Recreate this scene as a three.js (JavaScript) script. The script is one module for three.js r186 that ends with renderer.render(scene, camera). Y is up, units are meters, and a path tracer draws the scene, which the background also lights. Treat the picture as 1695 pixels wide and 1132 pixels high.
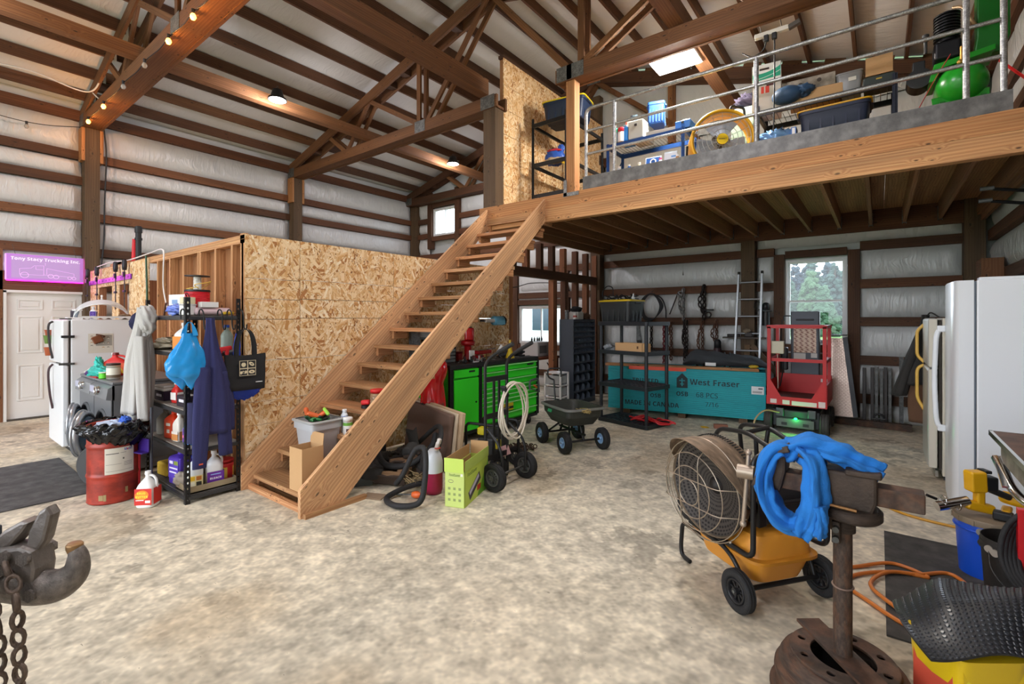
import * as THREE from 'three';
import { RoundedBoxGeometry } from 'three/addons/geometries/RoundedBoxGeometry.js';
import { mergeGeometries, mergeVertices, toCreasedNormals } from 'three/addons/utils/BufferGeometryUtils.js';
import { RectAreaLightUniformsLib } from 'three/addons/lights/RectAreaLightUniformsLib.js';
import { createNoise2D, createNoise3D } from 'simplex-noise';

// ---------- camera, sky, exposure ----------
const scene = new THREE.Scene();
const camera = new THREE.PerspectiveCamera(2 * Math.atan(566 / 790) * 180 / Math.PI, 1695 / 1132, 0.05, 200);
const EYE = 1.61, YAW = 37.56 * Math.PI / 180;
camera.position.set(0, EYE, 0);
camera.lookAt(-Math.sin(YAW), EYE, -Math.cos(YAW));
camera.setViewOffset(1695, 1132, 0, 38, 1695, 1132);
const renderer = new THREE.WebGLRenderer({ antialias: true });
renderer.toneMapping = THREE.LinearToneMapping;
renderer.toneMappingExposure = 1.0;
renderer.shadowMap.enabled = true;
RectAreaLightUniformsLib.init();
const LED_POWER = 5.8, SKY_POWER = 10.5;

// ---------- seeded random and noise ----------
function rng(s) { return () => { s = (s + 0x6d2b79f5) | 0; let t = Math.imul(s ^ (s >>> 15), 1 | s); t = (t + Math.imul(t ^ (t >>> 7), 61 | t)) ^ t; return ((t ^ (t >>> 14)) >>> 0) / 4294967296; }; }
const rnd = rng(7), n2 = createNoise2D(rng(11)), n3 = createNoise3D(rng(12));
const rr = (a, b) => a + (b - a) * rnd();
const PI = Math.PI, sin = Math.sin, cos = Math.cos, V = (x, y, z) => new THREE.Vector3(x, y, z);
const clamp = (x, a = 0, b = 1) => Math.min(b, Math.max(a, x)), sm = (a, b, x) => { const t = clamp((x - a) / (b - a)); return t * t * (3 - 2 * t); };
// noise that repeats over px by py cells
function tileNoise(seed, px, py) {
  const r = rng(seed), g = new Float32Array(px * py).map(() => r());
  return (x, y) => {
    const xi = Math.floor(x), yi = Math.floor(y), fx = x - xi, fy = y - yi, u = fx * fx * (3 - 2 * fx), v = fy * fy * (3 - 2 * fy);
    const at = (i, j) => g[(((j % py) + py) % py) * px + (((i % px) + px) % px)];
    return (at(xi, yi) * (1 - u) + at(xi + 1, yi) * u) * (1 - v) + (at(xi, yi + 1) * (1 - u) + at(xi + 1, yi + 1) * u) * v;
  };
}
function fbm(seed, px, py, oct, gain = 0.5) {
  const L = []; for (let o = 0; o < oct; o++) L.push(tileNoise(seed + o * 17, px << o, py << o));
  return (u, v) => { let s = 0, a = 1, w = 0; for (let o = 0; o < oct; o++) { s += a * L[o](u * (px << o), v * (py << o)); w += a; a *= gain; } return s / w; };
}
function dataTex(w, h, f, srgb = true, rep = [1, 1]) {
  const d = new Uint8Array(w * h * 4);
  for (let j = 0; j < h; j++) for (let i = 0; i < w; i++) { const c = f(i / w, j / h, i, j), k = (j * w + i) * 4; d[k] = clamp(c[0]) * 255; d[k + 1] = clamp(c[1]) * 255; d[k + 2] = clamp(c[2]) * 255; d[k + 3] = 255; }
  const t = new THREE.DataTexture(d, w, h); t.wrapS = t.wrapT = THREE.RepeatWrapping; t.magFilter = THREE.LinearFilter; t.minFilter = THREE.LinearMipmapLinearFilter; t.generateMipmaps = true;
  if (srgb) t.colorSpace = THREE.SRGBColorSpace; t.repeat.set(rep[0], rep[1]); t.needsUpdate = true; return t;
}
function canvasTex(w, h, draw, rep) {
  const c = document.createElement('canvas'); c.width = w; c.height = h; draw(c.getContext('2d'), w, h);
  const t = new THREE.CanvasTexture(c); t.colorSpace = THREE.SRGBColorSpace; if (rep) { t.wrapS = t.wrapT = THREE.RepeatWrapping; t.repeat.set(rep[0], rep[1]); } return t;
}

// ---------- overcast sky ----------
{
  const cl = fbm(301, 4, 3, 4), w = 512, h = 256;
  const t = dataTex(w, h, (u, v) => { const e = v - 0.5, c = cl(u, v), b = e < 0 ? 0.55 : 0.84 + 0.14 * (c - 0.4); return e < 0 ? [b * 0.9, b * 0.93, b * 0.85] : [b * 0.95, b * 0.985, b * 1.03]; });
  t.mapping = THREE.EquirectangularReflectionMapping; scene.background = t; scene.backgroundIntensity = SKY_POWER;
}

// ---------- materials ----------
const woodTex = (() => {
  const a = fbm(21, 4, 2, 4), b = tileNoise(29, 96, 6), c = fbm(33, 3, 2, 3), kn = [];
  const r = rng(5); for (let i = 0; i < 9; i++) kn.push([r(), r(), 0.02 + 0.03 * r()]);
  return dataTex(256, 1024, (u, v) => {
    let ring = u * 9 + 1.6 * a(u, v), k = 0;
    for (const [x, y, s] of kn) { let dx = Math.abs(u - x), dy = Math.abs(v - y); dx = Math.min(dx, 1 - dx); dy = Math.min(dy, 1 - dy) * 3.2; const d = Math.hypot(dx, dy); if (d < 0.16) { ring += 2.2 * Math.exp(-d * d / (s * s * 6)); k = Math.max(k, sm(s, s * 0.35, d)); } }
    const g = 0.5 + 0.5 * sin(ring * 6.283), f = b(u * 96, v * 6);
    let l = 0.80 + 0.13 * g * (0.5 + 0.5 * c(u, v)) + 0.12 * (f - 0.5) + 0.22 * (c(u, v) - 0.5); l -= 0.42 * k;
    return [l * 1.05, l * (0.98 - 0.06 * (1 - g)), l * (0.92 - 0.08 * (1 - g))];
  }, true, [1 / 0.28, 1 / 2.2]);
})();
const woodBump = (() => { const b = tileNoise(29, 96, 6); return dataTex(256, 256, (u, v) => { const f = b(u * 96, v * 6); return [f, f, f]; }, false, [1 / 0.28, 1 / 2.2]); })();
const osbTex = (() => canvasTex(1024, 1024, (g, W) => {
  const r = rng(91); g.fillStyle = '#d8ae74'; g.fillRect(0, 0, W, W);
  const cols = ['#f0d3a6', '#e6c08c', '#d6a468', '#f8e4c2', '#c28a4e', '#e0b47c', '#ad7440', '#f0d2a4', '#dcb27c', '#845428'];
  for (let i = 0; i < 3000; i++) {
    const x = r() * W, y = r() * W, L = 40 + 95 * r() * r() + 30 * r(), w = 8 + 30 * r() * r(), a = (r() < 0.72 ? 1.57 : 0) + (r() - 0.5) * 1.7, k = i < 1300 ? r() * 10 : r() * r() * 9;
    g.fillStyle = cols[k | 0]; g.globalAlpha = 0.55 + 0.4 * r();
    for (const ox of [0, x < 170 ? W : x > W - 170 ? -W : 0]) for (const oy of [0, y < 170 ? W : y > W - 170 ? -W : 0]) {
      g.save(); g.translate(x + ox, y + oy); g.rotate(a); g.beginPath(); g.moveTo(-L / 2, -w / 2 + r() * 3); g.lineTo(L / 2 - r() * 8, -w / 2); g.lineTo(L / 2, w / 2 - r() * 4); g.lineTo(-L / 2 + r() * 8, w / 2); g.closePath(); g.fill();
      if (r() < 0.35) { g.globalAlpha = 0.35; g.strokeStyle = '#6d4322'; g.lineWidth = 1; g.stroke(); g.globalAlpha = 0.8; } g.restore();
      if (ox === 0 && oy === 0) continue;
    }
  }
}, [1 / 1.22, 1 / 1.22]))();
const concreteTex = (() => {
  const a = fbm(41, 3, 3, 6, 0.6), b = fbm(57, 16, 16, 5, 0.72), fi = fbm(59, 70, 70, 3, 0.7), c = fbm(63, 5, 5, 3), d = tileNoise(77, 256, 256), e = fbm(81, 2, 2, 4);
  const ck = (u, v, k) => Math.abs(a(u * 1 + k, v * 1 + k * 0.37) - 0.5);
  return dataTex(2048, 2048, (u, v) => {
    const big = a(u, v), mid = b(u, v), sp = d(u * 256, v * 256), st = sm(0.52, 0.66, c(u, v)) * mid;
    const fn = fi(u, v); let l = 0.79 + 0.16 * (big - 0.5) + 0.22 * (mid - 0.5) + 0.36 * (fn - 0.5) + 0.10 * (sp - 0.5);
    l -= 0.26 * st * fn; l -= 0.22 * sm(0.58, 0.68, mid) * sm(0.42, 0.6, e(u, v)) * (0.4 + fn);
    l += 0.05 * sm(0.42, 0.33, mid);
    const cr = ck(u, v, 0.11); if (cr < 0.0016) l -= 0.16 * sm(0.35, 0.5, c(v, u));
    if (sp > 0.985) l -= 0.22;
    const wm = 0.04 * (big - 0.45) + 0.05 * st;
    return [l * (0.985 + wm), l * 0.94, l * (0.835 - wm)];
  }, true, [1 / 5.2, 1 / 5.2]);
})();
const wrinkle = (() => {
  const a = fbm(101, 14, 2, 4), b = fbm(111, 40, 3, 3), c = fbm(117, 6, 4, 3);
  return dataTex(1024, 512, (u, v) => { const k = a(u + 0.12 * c(u, v), v), r1 = 1 - Math.abs(2 * k - 1), r2 = 1 - Math.abs(2 * b(u + 0.06 * c(u, v), v) - 1); const l = 0.55 * r1 * r1 + 0.35 * r2 * r2; return [l, l, l]; }, false, [1 / 1.9, 1 / 0.95]);
})();
const grain = (() => { const a = fbm(131, 32, 32, 4, 0.7); return dataTex(512, 512, (u, v) => { const l = a(u, v); return [l, l, l]; }, false, [2, 2]); })();
const mottle = (() => { const a = fbm(141, 6, 6, 5, 0.6); return dataTex(512, 512, (u, v) => { const l = 0.72 + 0.5 * (a(u, v) - 0.4); return [l, l, l]; }, true, [2.2, 2.2]); })();
const rustTex = (() => { const a = fbm(151, 8, 8, 5, 0.62), b = fbm(157, 5, 5, 4); return dataTex(512, 512, (u, v) => { const l = 0.35 + 0.5 * a(u, v), k = sm(0.45, 0.62, b(u, v)); return [l * (0.64 + 0.1 * k), l * (0.55 + 0.02 * k), l * (0.49 - 0.03 * k)]; }, true, [3, 3]); })();
const galvTex = (() => { const a = fbm(161, 40, 40, 2), b = fbm(163, 9, 9, 3); return dataTex(512, 512, (u, v) => { const l = 0.62 + 0.34 * (a(u, v) - 0.5) + 0.24 * (b(u, v) - 0.5); return [l, l, l * 0.99]; }, true, [3, 3]); })();
const MC = new Map();
function mat(color, rough = 0.6, metal = 0, o = {}) {
  const key = color + '|' + rough + '|' + metal + '|' + Object.entries(o).map(([k, v]) => k + (v?.uuid ?? v)).join();
  if (!MC.has(key)) { const phys = ['clearcoat', 'transmission', 'sheen', 'thickness'].some((k) => k in o); MC.set(key, new (phys ? THREE.MeshPhysicalMaterial : THREE.MeshStandardMaterial)({ color, roughness: rough, metalness: metal, side: THREE.DoubleSide, ...o })); }
  return MC.get(key);
}
const wood = (c, r = 0.72) => mat(c, r, 0, { map: woodTex, bumpMap: woodBump, bumpScale: 0.0012 });
const W = {
  girt: wood('#6d4b31'), girt2: wood('#5b4029'), girt3: wood('#815c3c'), purlin: wood('#674a31'), purlin2: wood('#775838'), purlin3: wood('#573f29'),
  truss: wood('#7a5938'), truss2: wood('#89653f'), warm: wood('#bd915f'), post: wood('#63553f'), postd: wood('#6a5a45'), stud: wood('#d6ae80'), studb: wood('#c49a6a'), studd: wood('#9a6c4a'), stair: wood('#dfbd93'), stairb: wood('#cfa376'), stairw: wood('#b8966c'),
  glulam: wood('#d4ac7a'), glulamb: wood('#c99c68'), deck: wood('#b9976a'), ply: wood('#b08358'), joist: wood('#967350'), joistb: wood('#a68058'),
};
const osb = mat('#ffffff', 0.8, 0, { map: osbTex, bumpMap: osbTex, bumpScale: 0.002 });
const concrete = mat('#ffffff', 0.78, 0, { map: concreteTex, bumpMap: concreteTex, bumpScale: 0.004 });
const vinyl = mat('#cdcecc', 0.3, 0, { bumpMap: wrinkle, bumpScale: 0.012 }), vinylRoof = mat('#dddcd8', 0.6, 0, { bumpMap: wrinkle, bumpScale: 0.006 });
const galv = mat('#ffffff', 0.42, 0.75, { map: galvTex }), galvFlat = mat('#b9bcbc', 0.45, 0.6, { map: galvTex }), steelDark = mat('#8d8d8b', 0.5, 0.7, { map: galvTex });
const blackSteel = mat('#1b1b1c', 0.42, 0.25), blackPlastic = mat('#17181a', 0.5), blackRubber = mat('#1d1d1e', 0.72, 0, { bumpMap: grain, bumpScale: 0.002 }), chrome = mat('#d8d8d8', 0.14, 1), rust = mat('#c2b6ac', 0.72, 0.25, { map: rustTex, bumpMap: rustTex, bumpScale: 0.003 });
const white = mat('#e8e8e6', 0.35), cardboard = mat('#c39a6b', 0.85, 0, { bumpMap: grain, bumpScale: 0.001 }), glass = mat('#f4fbff', 0.02, 0, { transmission: 1, thickness: 0, ior: 1.45 });
const paint = (c, r = 0.35, m = 0) => mat(c, r, m), plast = (c, r = 0.42) => mat(c, r), cloth = (c) => mat(c, 0.92, 0, { bumpMap: grain, bumpScale: 0.0015 });

// ---------- geometry helpers ----------
function clean(g) { if (g.index) g = g.toNonIndexed(); for (const k of Object.keys(g.attributes)) if (!['position', 'normal', 'uv'].includes(k)) g.deleteAttribute(k); if (!g.attributes.uv) g.setAttribute('uv', new THREE.BufferAttribute(new Float32Array(g.attributes.position.count * 2), 2)); if (!g.attributes.normal) g.computeVertexNormals(); g.morphAttributes = {}; return g; }
const M = (...gs) => { const l = gs.flat(9).map(clean); return l.length === 1 ? l[0] : mergeGeometries(l); };
// uv in metres by the dominant face direction, grain along axis 0/1/2, with an offset of its own
function boxUV(g, axis = -1, ox = 0, oy = 0) {
  g = clean(g); const p = g.attributes.position, n = g.attributes.normal, u = g.attributes.uv, v = [0, 0, 0];
  for (let i = 0; i < p.count; i++) {
    const a = [Math.abs(n.getX(i)), Math.abs(n.getY(i)), Math.abs(n.getZ(i))], d = a[0] > a[1] ? (a[0] > a[2] ? 0 : 2) : (a[1] > a[2] ? 1 : 2);
    v[0] = p.getX(i); v[1] = p.getY(i); v[2] = p.getZ(i);
    let [s, t] = [0, 1, 2].filter((k) => k !== d); if (axis === s) [s, t] = [t, s]; else if (axis < 0 && d === 0) [s, t] = [2, 1];
    u.setXY(i, v[s] + ox, v[t] + oy);
  }
  return g;
}
const at = (g, x = 0, y = 0, z = 0, rx = 0, ry = 0, rz = 0) => { if (rx) g.rotateX(rx); if (ry) g.rotateY(ry); if (rz) g.rotateZ(rz); return g.translate(x, y, z); };
const box = (w, h, d, x = 0, y = 0, z = 0, rx = 0, ry = 0, rz = 0) => at(boxUV(new THREE.BoxGeometry(w, h, d)), x, y, z, rx, ry, rz);
const rbox = (w, h, d, r = 0.01, x = 0, y = 0, z = 0, rx = 0, ry = 0, rz = 0, s = 2) => at(boxUV(new RoundedBoxGeometry(w, h, d, s, Math.min(r, w / 2.02, h / 2.02, d / 2.02))), x, y, z, rx, ry, rz);
const cyl = (r1, r2, h, x = 0, y = 0, z = 0, rx = 0, ry = 0, rz = 0, s = 24) => at(new THREE.CylinderGeometry(r1, r2, h, s), x, y, z, rx, ry, rz);
const lathe = (p, s = 28, x = 0, y = 0, z = 0, rx = 0, ry = 0, rz = 0) => at(new THREE.LatheGeometry(p.map(([a, b]) => new THREE.Vector2(Math.max(a, 1e-4), b)), s), x, y, z, rx, ry, rz);
const torus = (R, r, x = 0, y = 0, z = 0, rx = 0, ry = 0, rz = 0, a = 8, b = 32, arc = 2 * PI) => at(new THREE.TorusGeometry(R, r, a, b, arc), x, y, z, rx, ry, rz);
const sph = (rx, ry, rz, x = 0, y = 0, z = 0, s = 20) => at(new THREE.SphereGeometry(1, s, Math.max(8, s * 0.6 | 0)).scale(rx, ry, rz), x, y, z);
const lumpy = (rx, ry, rz, amp, f, seed = 0, x = 0, y = 0, z = 0, s = 28) => { const g = new THREE.SphereGeometry(1, s, s * 0.7 | 0), p = g.attributes.position; for (let i = 0; i < p.count; i++) { const a = p.getX(i), b = p.getY(i), c = p.getZ(i), k = 1 + amp * (n3(a * f + seed, b * f, c * f - seed) + 0.5 * n3(a * f * 2.3, b * f * 2.3 + seed, c * f * 2.3)); p.setXYZ(i, a * k * rx, b * k * ry, c * k * rz); } const m = mergeVertices((g.deleteAttribute('normal'), g.deleteAttribute('uv'), g), 1e-4); m.computeVertexNormals(); return at(clean(m), x, y, z); };
// axis-aligned board by its limits, grain along its longest side
function bb(x0, x1, y0, y1, z0, z1) { const s = [x1 - x0, y1 - y0, z1 - z0], ax = s.indexOf(Math.max(...s)); return boxUV(new THREE.BoxGeometry(...s), ax, rr(0, 5), rr(0, 5)).translate((x0 + x1) / 2, (y0 + y1) / 2, (z0 + z1) / 2); }
// board from a to b, w across (side), h along up
function board(a, b, w, h, up = V(0, 1, 0)) {
  a = Array.isArray(a) ? V(...a) : a; b = Array.isArray(b) ? V(...b) : b; const d = b.clone().sub(a), L = d.length(); d.normalize();
  const side = d.clone().cross(up).normalize(), u = side.clone().cross(d).normalize(), g = boxUV(new THREE.BoxGeometry(w, h, L), 2, rr(0, 5), rr(0, 5));
  return g.applyMatrix4(new THREE.Matrix4().makeBasis(side, u, d.clone().negate())).translate((a.x + b.x) / 2, (a.y + b.y) / 2, (a.z + b.z) / 2);
}
function sweep(pts, r, seg = 8, closed = false, caps = true) {
  const P = pts.map((p) => Array.isArray(p) ? V(...p) : p.clone()), n = P.length, T = P.map((p, i) => { const a = P[closed ? (i - 1 + n) % n : Math.max(0, i - 1)], b = P[closed ? (i + 1) % n : Math.min(n - 1, i + 1)]; return b.clone().sub(a).normalize(); });
  let N = Math.abs(T[0].y) < 0.9 ? V(0, 1, 0) : V(1, 0, 0); const pos = [], nor = [], uv = [], idx = []; let len = 0;
  for (let i = 0; i <= (closed ? n : n - 1); i++) {
    const k = i % n; if (i) len += P[k].distanceTo(P[(k - 1 + n) % n]); N = N.clone().sub(T[k].clone().multiplyScalar(N.dot(T[k]))).normalize(); const Bn = T[k].clone().cross(N), R = typeof r === 'function' ? r(i / (n - 1)) : r;
    for (let j = 0; j <= seg; j++) { const a = j / seg * 2 * PI, c = cos(a), s = sin(a), nx = N.clone().multiplyScalar(c).addScaledVector(Bn, s); pos.push(P[k].x + nx.x * R, P[k].y + nx.y * R, P[k].z + nx.z * R); nor.push(nx.x, nx.y, nx.z); uv.push(j / seg * 2 * PI * R, len); }
  }
  const rows = closed ? n + 1 : n;
  for (let i = 0; i < rows - 1; i++) for (let j = 0; j < seg; j++) { const a = i * (seg + 1) + j, b = a + seg + 1; idx.push(a, a + 1, b, b, a + 1, b + 1); }
  if (!closed && caps) for (const [row, sg] of [[0, -1], [n - 1, 1]]) { const c = pos.length / 3; pos.push(P[row].x, P[row].y, P[row].z); nor.push(T[row].x * sg, T[row].y * sg, T[row].z * sg); uv.push(0, 0); for (let j = 0; j <= seg; j++) { const q = (row * (seg + 1) + j) * 3; pos.push(pos[q], pos[q + 1], pos[q + 2]); nor.push(T[row].x * sg, T[row].y * sg, T[row].z * sg); uv.push(0, 0); } for (let j = 0; j < seg; j++) sg < 0 ? idx.push(c, c + 2 + j, c + 1 + j) : idx.push(c, c + 1 + j, c + 2 + j); }
  const g = new THREE.BufferGeometry(); g.setAttribute('position', new THREE.Float32BufferAttribute(pos, 3)); g.setAttribute('normal', new THREE.Float32BufferAttribute(nor, 3)); g.setAttribute('uv', new THREE.Float32BufferAttribute(uv, 2)); g.setIndex(idx); return clean(g);
}
const spl = (pts, n = 40, closed = false) => new THREE.CatmullRomCurve3(pts.map((p) => Array.isArray(p) ? V(...p) : p), closed, 'centripetal').getPoints(n).slice(0, closed ? n : n + 1);
const hose = (pts, r, n = 48, seg = 8) => sweep(spl(pts, n), r, seg);
// straight pipe runs with rounded bends
function bent(pts, f = 0.06, closed = false) {
  const P = pts.map((p) => Array.isArray(p) ? V(...p) : p), n = P.length, out = [];
  for (let i = 0; i < n; i++) {
    if (!closed && (i === 0 || i === n - 1)) { out.push(P[i]); continue; }
    const a = P[(i - 1 + n) % n], b = P[i], c = P[(i + 1) % n], la = Math.min(f, a.distanceTo(b) / 2.05), lc = Math.min(f, c.distanceTo(b) / 2.05), s = b.clone().lerp(a, la / a.distanceTo(b)), e = b.clone().lerp(c, lc / c.distanceTo(b));
    for (let k = 0; k <= 5; k++) { const t = k / 5; out.push(s.clone().multiplyScalar((1 - t) ** 2).addScaledVector(b, 2 * t * (1 - t)).addScaledVector(e, t * t)); }
  }
  return out;
}
const pipe = (pts, r, f = 0.06, seg = 10, closed = false) => sweep(bent(pts, f, closed), r, seg, closed);
const bar = (a, b, r, seg = 10) => sweep([a, b], r, seg);
function ext(pts, d, bev = 0, holes = []) { const s = new THREE.Shape(pts.map(([x, y]) => new THREE.Vector2(x, y))); for (const h of holes) s.holes.push(new THREE.Path(h.map(([x, y]) => new THREE.Vector2(x, y)))); const g = new THREE.ExtrudeGeometry(s, { depth: d - 2 * bev, bevelEnabled: bev > 0, bevelSize: bev, bevelThickness: bev, bevelOffset: -bev, bevelSegments: 2, steps: 1, curveSegments: 10 }); return boxUV(g.translate(0, 0, -d / 2 + bev)); }
const circ = (r, n = 24, cx = 0, cy = 0) => Array.from({ length: n }, (_, i) => [cx + r * cos(i / n * 2 * PI), cy + r * sin(i / n * 2 * PI)]);
const rrect = (w, h, r, n = 5) => { const o = []; for (const [sx, sy, a0] of [[1, 1, 0], [-1, 1, 1], [-1, -1, 2], [1, -1, 3]]) for (let k = 0; k <= n; k++) { const a = (a0 + k / n) * PI / 2; o.push([sx * (w / 2 - r) + r * cos(a), sy * (h / 2 - r) + r * sin(a)]); } return o; };
// skin through rings of equal point counts
function loft(rings, closed = true, cap0 = false, cap1 = false, smooth = true) {
  const m = rings[0].length, pos = [], uv = [], idx = []; for (const [i, r] of rings.entries()) for (const [j, p] of r.entries()) { const q = Array.isArray(p) ? p : [p.x, p.y, p.z]; pos.push(...q); uv.push(j / m, i / (rings.length - 1)); }
  const q = closed ? m : m - 1; for (let i = 0; i < rings.length - 1; i++) for (let j = 0; j < q; j++) { const a = i * m + j, b = i * m + (j + 1) % m, c = a + m, d = b + m; idx.push(a, b, c, b, d, c); }
  for (const [on, k] of [[cap0, 0], [cap1, rings.length - 1]]) if (on) { const c = [0, 0, 0]; for (let j = 0; j < m; j++) for (let t = 0; t < 3; t++) c[t] += pos[(k * m + j) * 3 + t] / m; pos.push(...c); uv.push(0.5, 0.5); const ci = pos.length / 3 - 1; for (let j = 0; j < m; j++) k ? idx.push(ci, k * m + j, k * m + (j + 1) % m) : idx.push(ci, (j + 1) % m, j); }
  const g = new THREE.BufferGeometry(); g.setAttribute('position', new THREE.Float32BufferAttribute(pos, 3)); g.setAttribute('uv', new THREE.Float32BufferAttribute(uv, 2)); g.setIndex(idx);
  if (smooth === 'crease') { const t = toCreasedNormals(g, 0.6); return clean(t); } g.computeVertexNormals(); return clean(g);
}
// sheet f(u,v) -> point
function sheet(f, nu, nv, thick = 0) {
  const pos = [], uv = [], idx = []; for (let j = 0; j <= nv; j++) for (let i = 0; i <= nu; i++) { const p = f(i / nu, j / nv); pos.push(p[0], p[1], p[2]); uv.push(p[3] ?? i / nu, p[4] ?? j / nv); }
  for (let j = 0; j < nv; j++) for (let i = 0; i < nu; i++) { const a = j * (nu + 1) + i, b = a + 1, c = a + nu + 1, d = c + 1; idx.push(a, b, c, b, d, c); }
  let g = new THREE.BufferGeometry(); g.setAttribute('position', new THREE.Float32BufferAttribute(pos, 3)); g.setAttribute('uv', new THREE.Float32BufferAttribute(uv, 2)); g.setIndex(idx); g.computeVertexNormals();
  if (thick) {
    const N = g.attributes.normal, n = pos.length / 3, p2 = [...pos], u2 = [...uv, ...uv], i2 = [...idx]; for (let k = 0; k < n; k++) p2.push(pos[3 * k] - N.getX(k) * thick, pos[3 * k + 1] - N.getY(k) * thick, pos[3 * k + 2] - N.getZ(k) * thick);
    for (let k = 0; k < idx.length; k += 3) i2.push(idx[k] + n, idx[k + 2] + n, idx[k + 1] + n);
    const rim = []; for (let i = 0; i <= nu; i++) rim.push(i); for (let j = 1; j <= nv; j++) rim.push(j * (nu + 1) + nu); for (let i = nu - 1; i >= 0; i--) rim.push(nv * (nu + 1) + i); for (let j = nv - 1; j > 0; j--) rim.push(j * (nu + 1));
    for (let k = 0; k < rim.length; k++) { const a = rim[k], b = rim[(k + 1) % rim.length]; i2.push(a, a + n, b, b, a + n, b + n); }
    g = new THREE.BufferGeometry(); g.setAttribute('position', new THREE.Float32BufferAttribute(p2, 3)); g.setAttribute('uv', new THREE.Float32BufferAttribute(u2, 2)); g.setIndex(i2); g = toCreasedNormals(g, 0.9);
  }
  return clean(g);
}
const ring = (w, d, n, f = () => 1, e = 2) => Array.from({ length: n }, (_, i) => { const a = i / n * 2 * PI, c = cos(a), s = sin(a), k = f(a); return [Math.sign(c) * Math.abs(c) ** (2 / e) * w * k, Math.sign(s) * Math.abs(s) ** (2 / e) * d * k]; });

// ---------- scene bookkeeping ----------
const used = new Map();
const numbered = (n) => { const k = used.get(n) ?? 0; used.set(n, k + 1); return k ? n + '_' + String(k).padStart(3, '0') : n; };
const shade = (o) => { o.castShadow = o.receiveShadow = true; return o; };
function tag(o, label, category, group, kind) { o.userData.label = label; if (category) o.userData.category = category; if (group) o.userData.group = group; if (kind) o.userData.kind = kind; return o; }
function thing(name, label, category, p = [0, 0, 0], turn = 0, group) { const o = new THREE.Group(); o.name = numbered(name); o.position.set(...p); o.rotation.y = turn; scene.add(o); return tag(o, label, category, group); }
function part(parent, name, g, m, label) { const o = shade(new THREE.Mesh(M(g), m)); o.name = name; if (label) o.userData.label = label; parent.add(o); return o; }
function solo(name, label, category, g, m, p = [0, 0, 0], turn = 0, group) { const o = shade(new THREE.Mesh(M(g), m)); o.name = numbered(name); o.position.set(...p); o.rotation.y = turn; scene.add(o); return tag(o, label, category, group); }
function struct(name, label, category) { const o = new THREE.Group(); o.name = name; scene.add(o); return tag(o, label, category, null, 'structure'); }
function dup(src, label, p, turn = src.rotation.y, group) { const o = src.clone(); o.name = numbered(src.name.replace(/_\d{3}$/, '')); o.userData = { ...src.userData, label }; if (group) o.userData.group = group; o.position.set(...p); o.rotation.y = turn; scene.add(o); return o; }
// flat print: a thin plate w x h facing +z
function print(parent, name, w, h, px, py, draw, p, r = [0, 0, 0], o = {}) {
  const t = canvasTex(px, py, draw), m = new THREE.MeshStandardMaterial({ map: t, roughness: 0.6, side: THREE.DoubleSide, ...o }), k = shade(new THREE.Mesh(new THREE.PlaneGeometry(w, h), m));
  k.name = name; k.position.set(...p); k.rotation.set(...r); parent.add(k); return k;
}
const txt = (g, s, x, y, size, col, font = 'bold', al = 'center', fam = 'sans-serif') => { g.font = `${font} ${size}px ${fam}`; g.fillStyle = col; g.textAlign = al; g.textBaseline = 'middle'; g.fillText(s, x, y); };

// =====================================================================  THE BUILDING
const XL = -10.85, XR = 1.2, ZB = -9.35, ZF = 5.2, RX = -4.8;
const chordY = (x) => 5.96 + 0.272 * ((x > RX ? 2 * RX - x : x) + 7.25), roofY = (x) => chordY(x) + 0.37;
const GT = [0.42, 1.03, 1.64, 2.24, 2.84, 3.45, 4.05, 4.48], GH = 0.14;   // girt tops
const pick = (a) => a[(rnd() * a.length) | 0];

// floor
{
  const f = struct('floor', 'worn pale concrete slab with stains and hairline cracks', 'floor');
  part(f, 'slab', boxUV(new THREE.BoxGeometry(12.6, 0.2, 15)).translate(-4.82, -0.1, -2.1), concrete);
  const lawn = struct('ground_outside', 'flat green lawn outside the building', 'lawn');
  const lt = (() => { const a = fbm(201, 20, 20, 4, 0.7); return dataTex(256, 256, (u, v) => { const l = 0.55 + 0.6 * (a(u, v) - 0.4); return [l * 0.40, l * 0.60, l * 0.17]; }, true, [0.3, 0.3]); })();
  part(lawn, 'grass', boxUV(new THREE.BoxGeometry(140, 0.1, 120)).translate(0, -0.2, -20), mat('#ffffff', 0.95, 0, { map: lt }));
}
// insulation blanket pillowed between two boards; o origin, U and Vv edge vectors, n inward
let seedI = 0;
function blanket(parent, o, U, Vv, n, bulge, m = vinyl, nu = 44, nv = 10, amp = 1) {
  const s = seedI++ * 3.17, Lu = U.length(), Lv = Vv.length();
  const g = sheet((u, v) => {
    const e = Math.min(1, Math.min(v, 1 - v) * 5) * Math.min(1, Math.min(u, 1 - u) * 24), x = u * Lu, y = v * Lv;
    const w = n2(x * 0.9 + s, v * 0.8) * 0.5 + (1 - Math.abs(n2(x * 2.6 + y * 0.9 + s, y * 0.7 - s))) ** 3 * 0.55 + (1 - Math.abs(n2(x * 6 + s + y, y * 1.3))) ** 4 * 0.25;
    const d = bulge * (1 - (2 * v - 1) ** 4) * Math.min(1, Math.min(u, 1 - u) * 30) + e * 0.024 * amp * w;
    return [o.x + U.x * u + Vv.x * v + n.x * d, o.y + U.y * u + Vv.y * v + n.y * d, o.z + U.z * u + Vv.z * v + n.z * d, x + s, y];
  }, nu, nv);
  return part(parent, 'insulation_panel', g, m);
}
const siding = mat('#c9ccc9', 0.6, 0.2);
const BAYS = [[-9.4, -5.75], [-5.75, -2.1], [-2.1, 1.55], [1.55, 5.2]];

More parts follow.
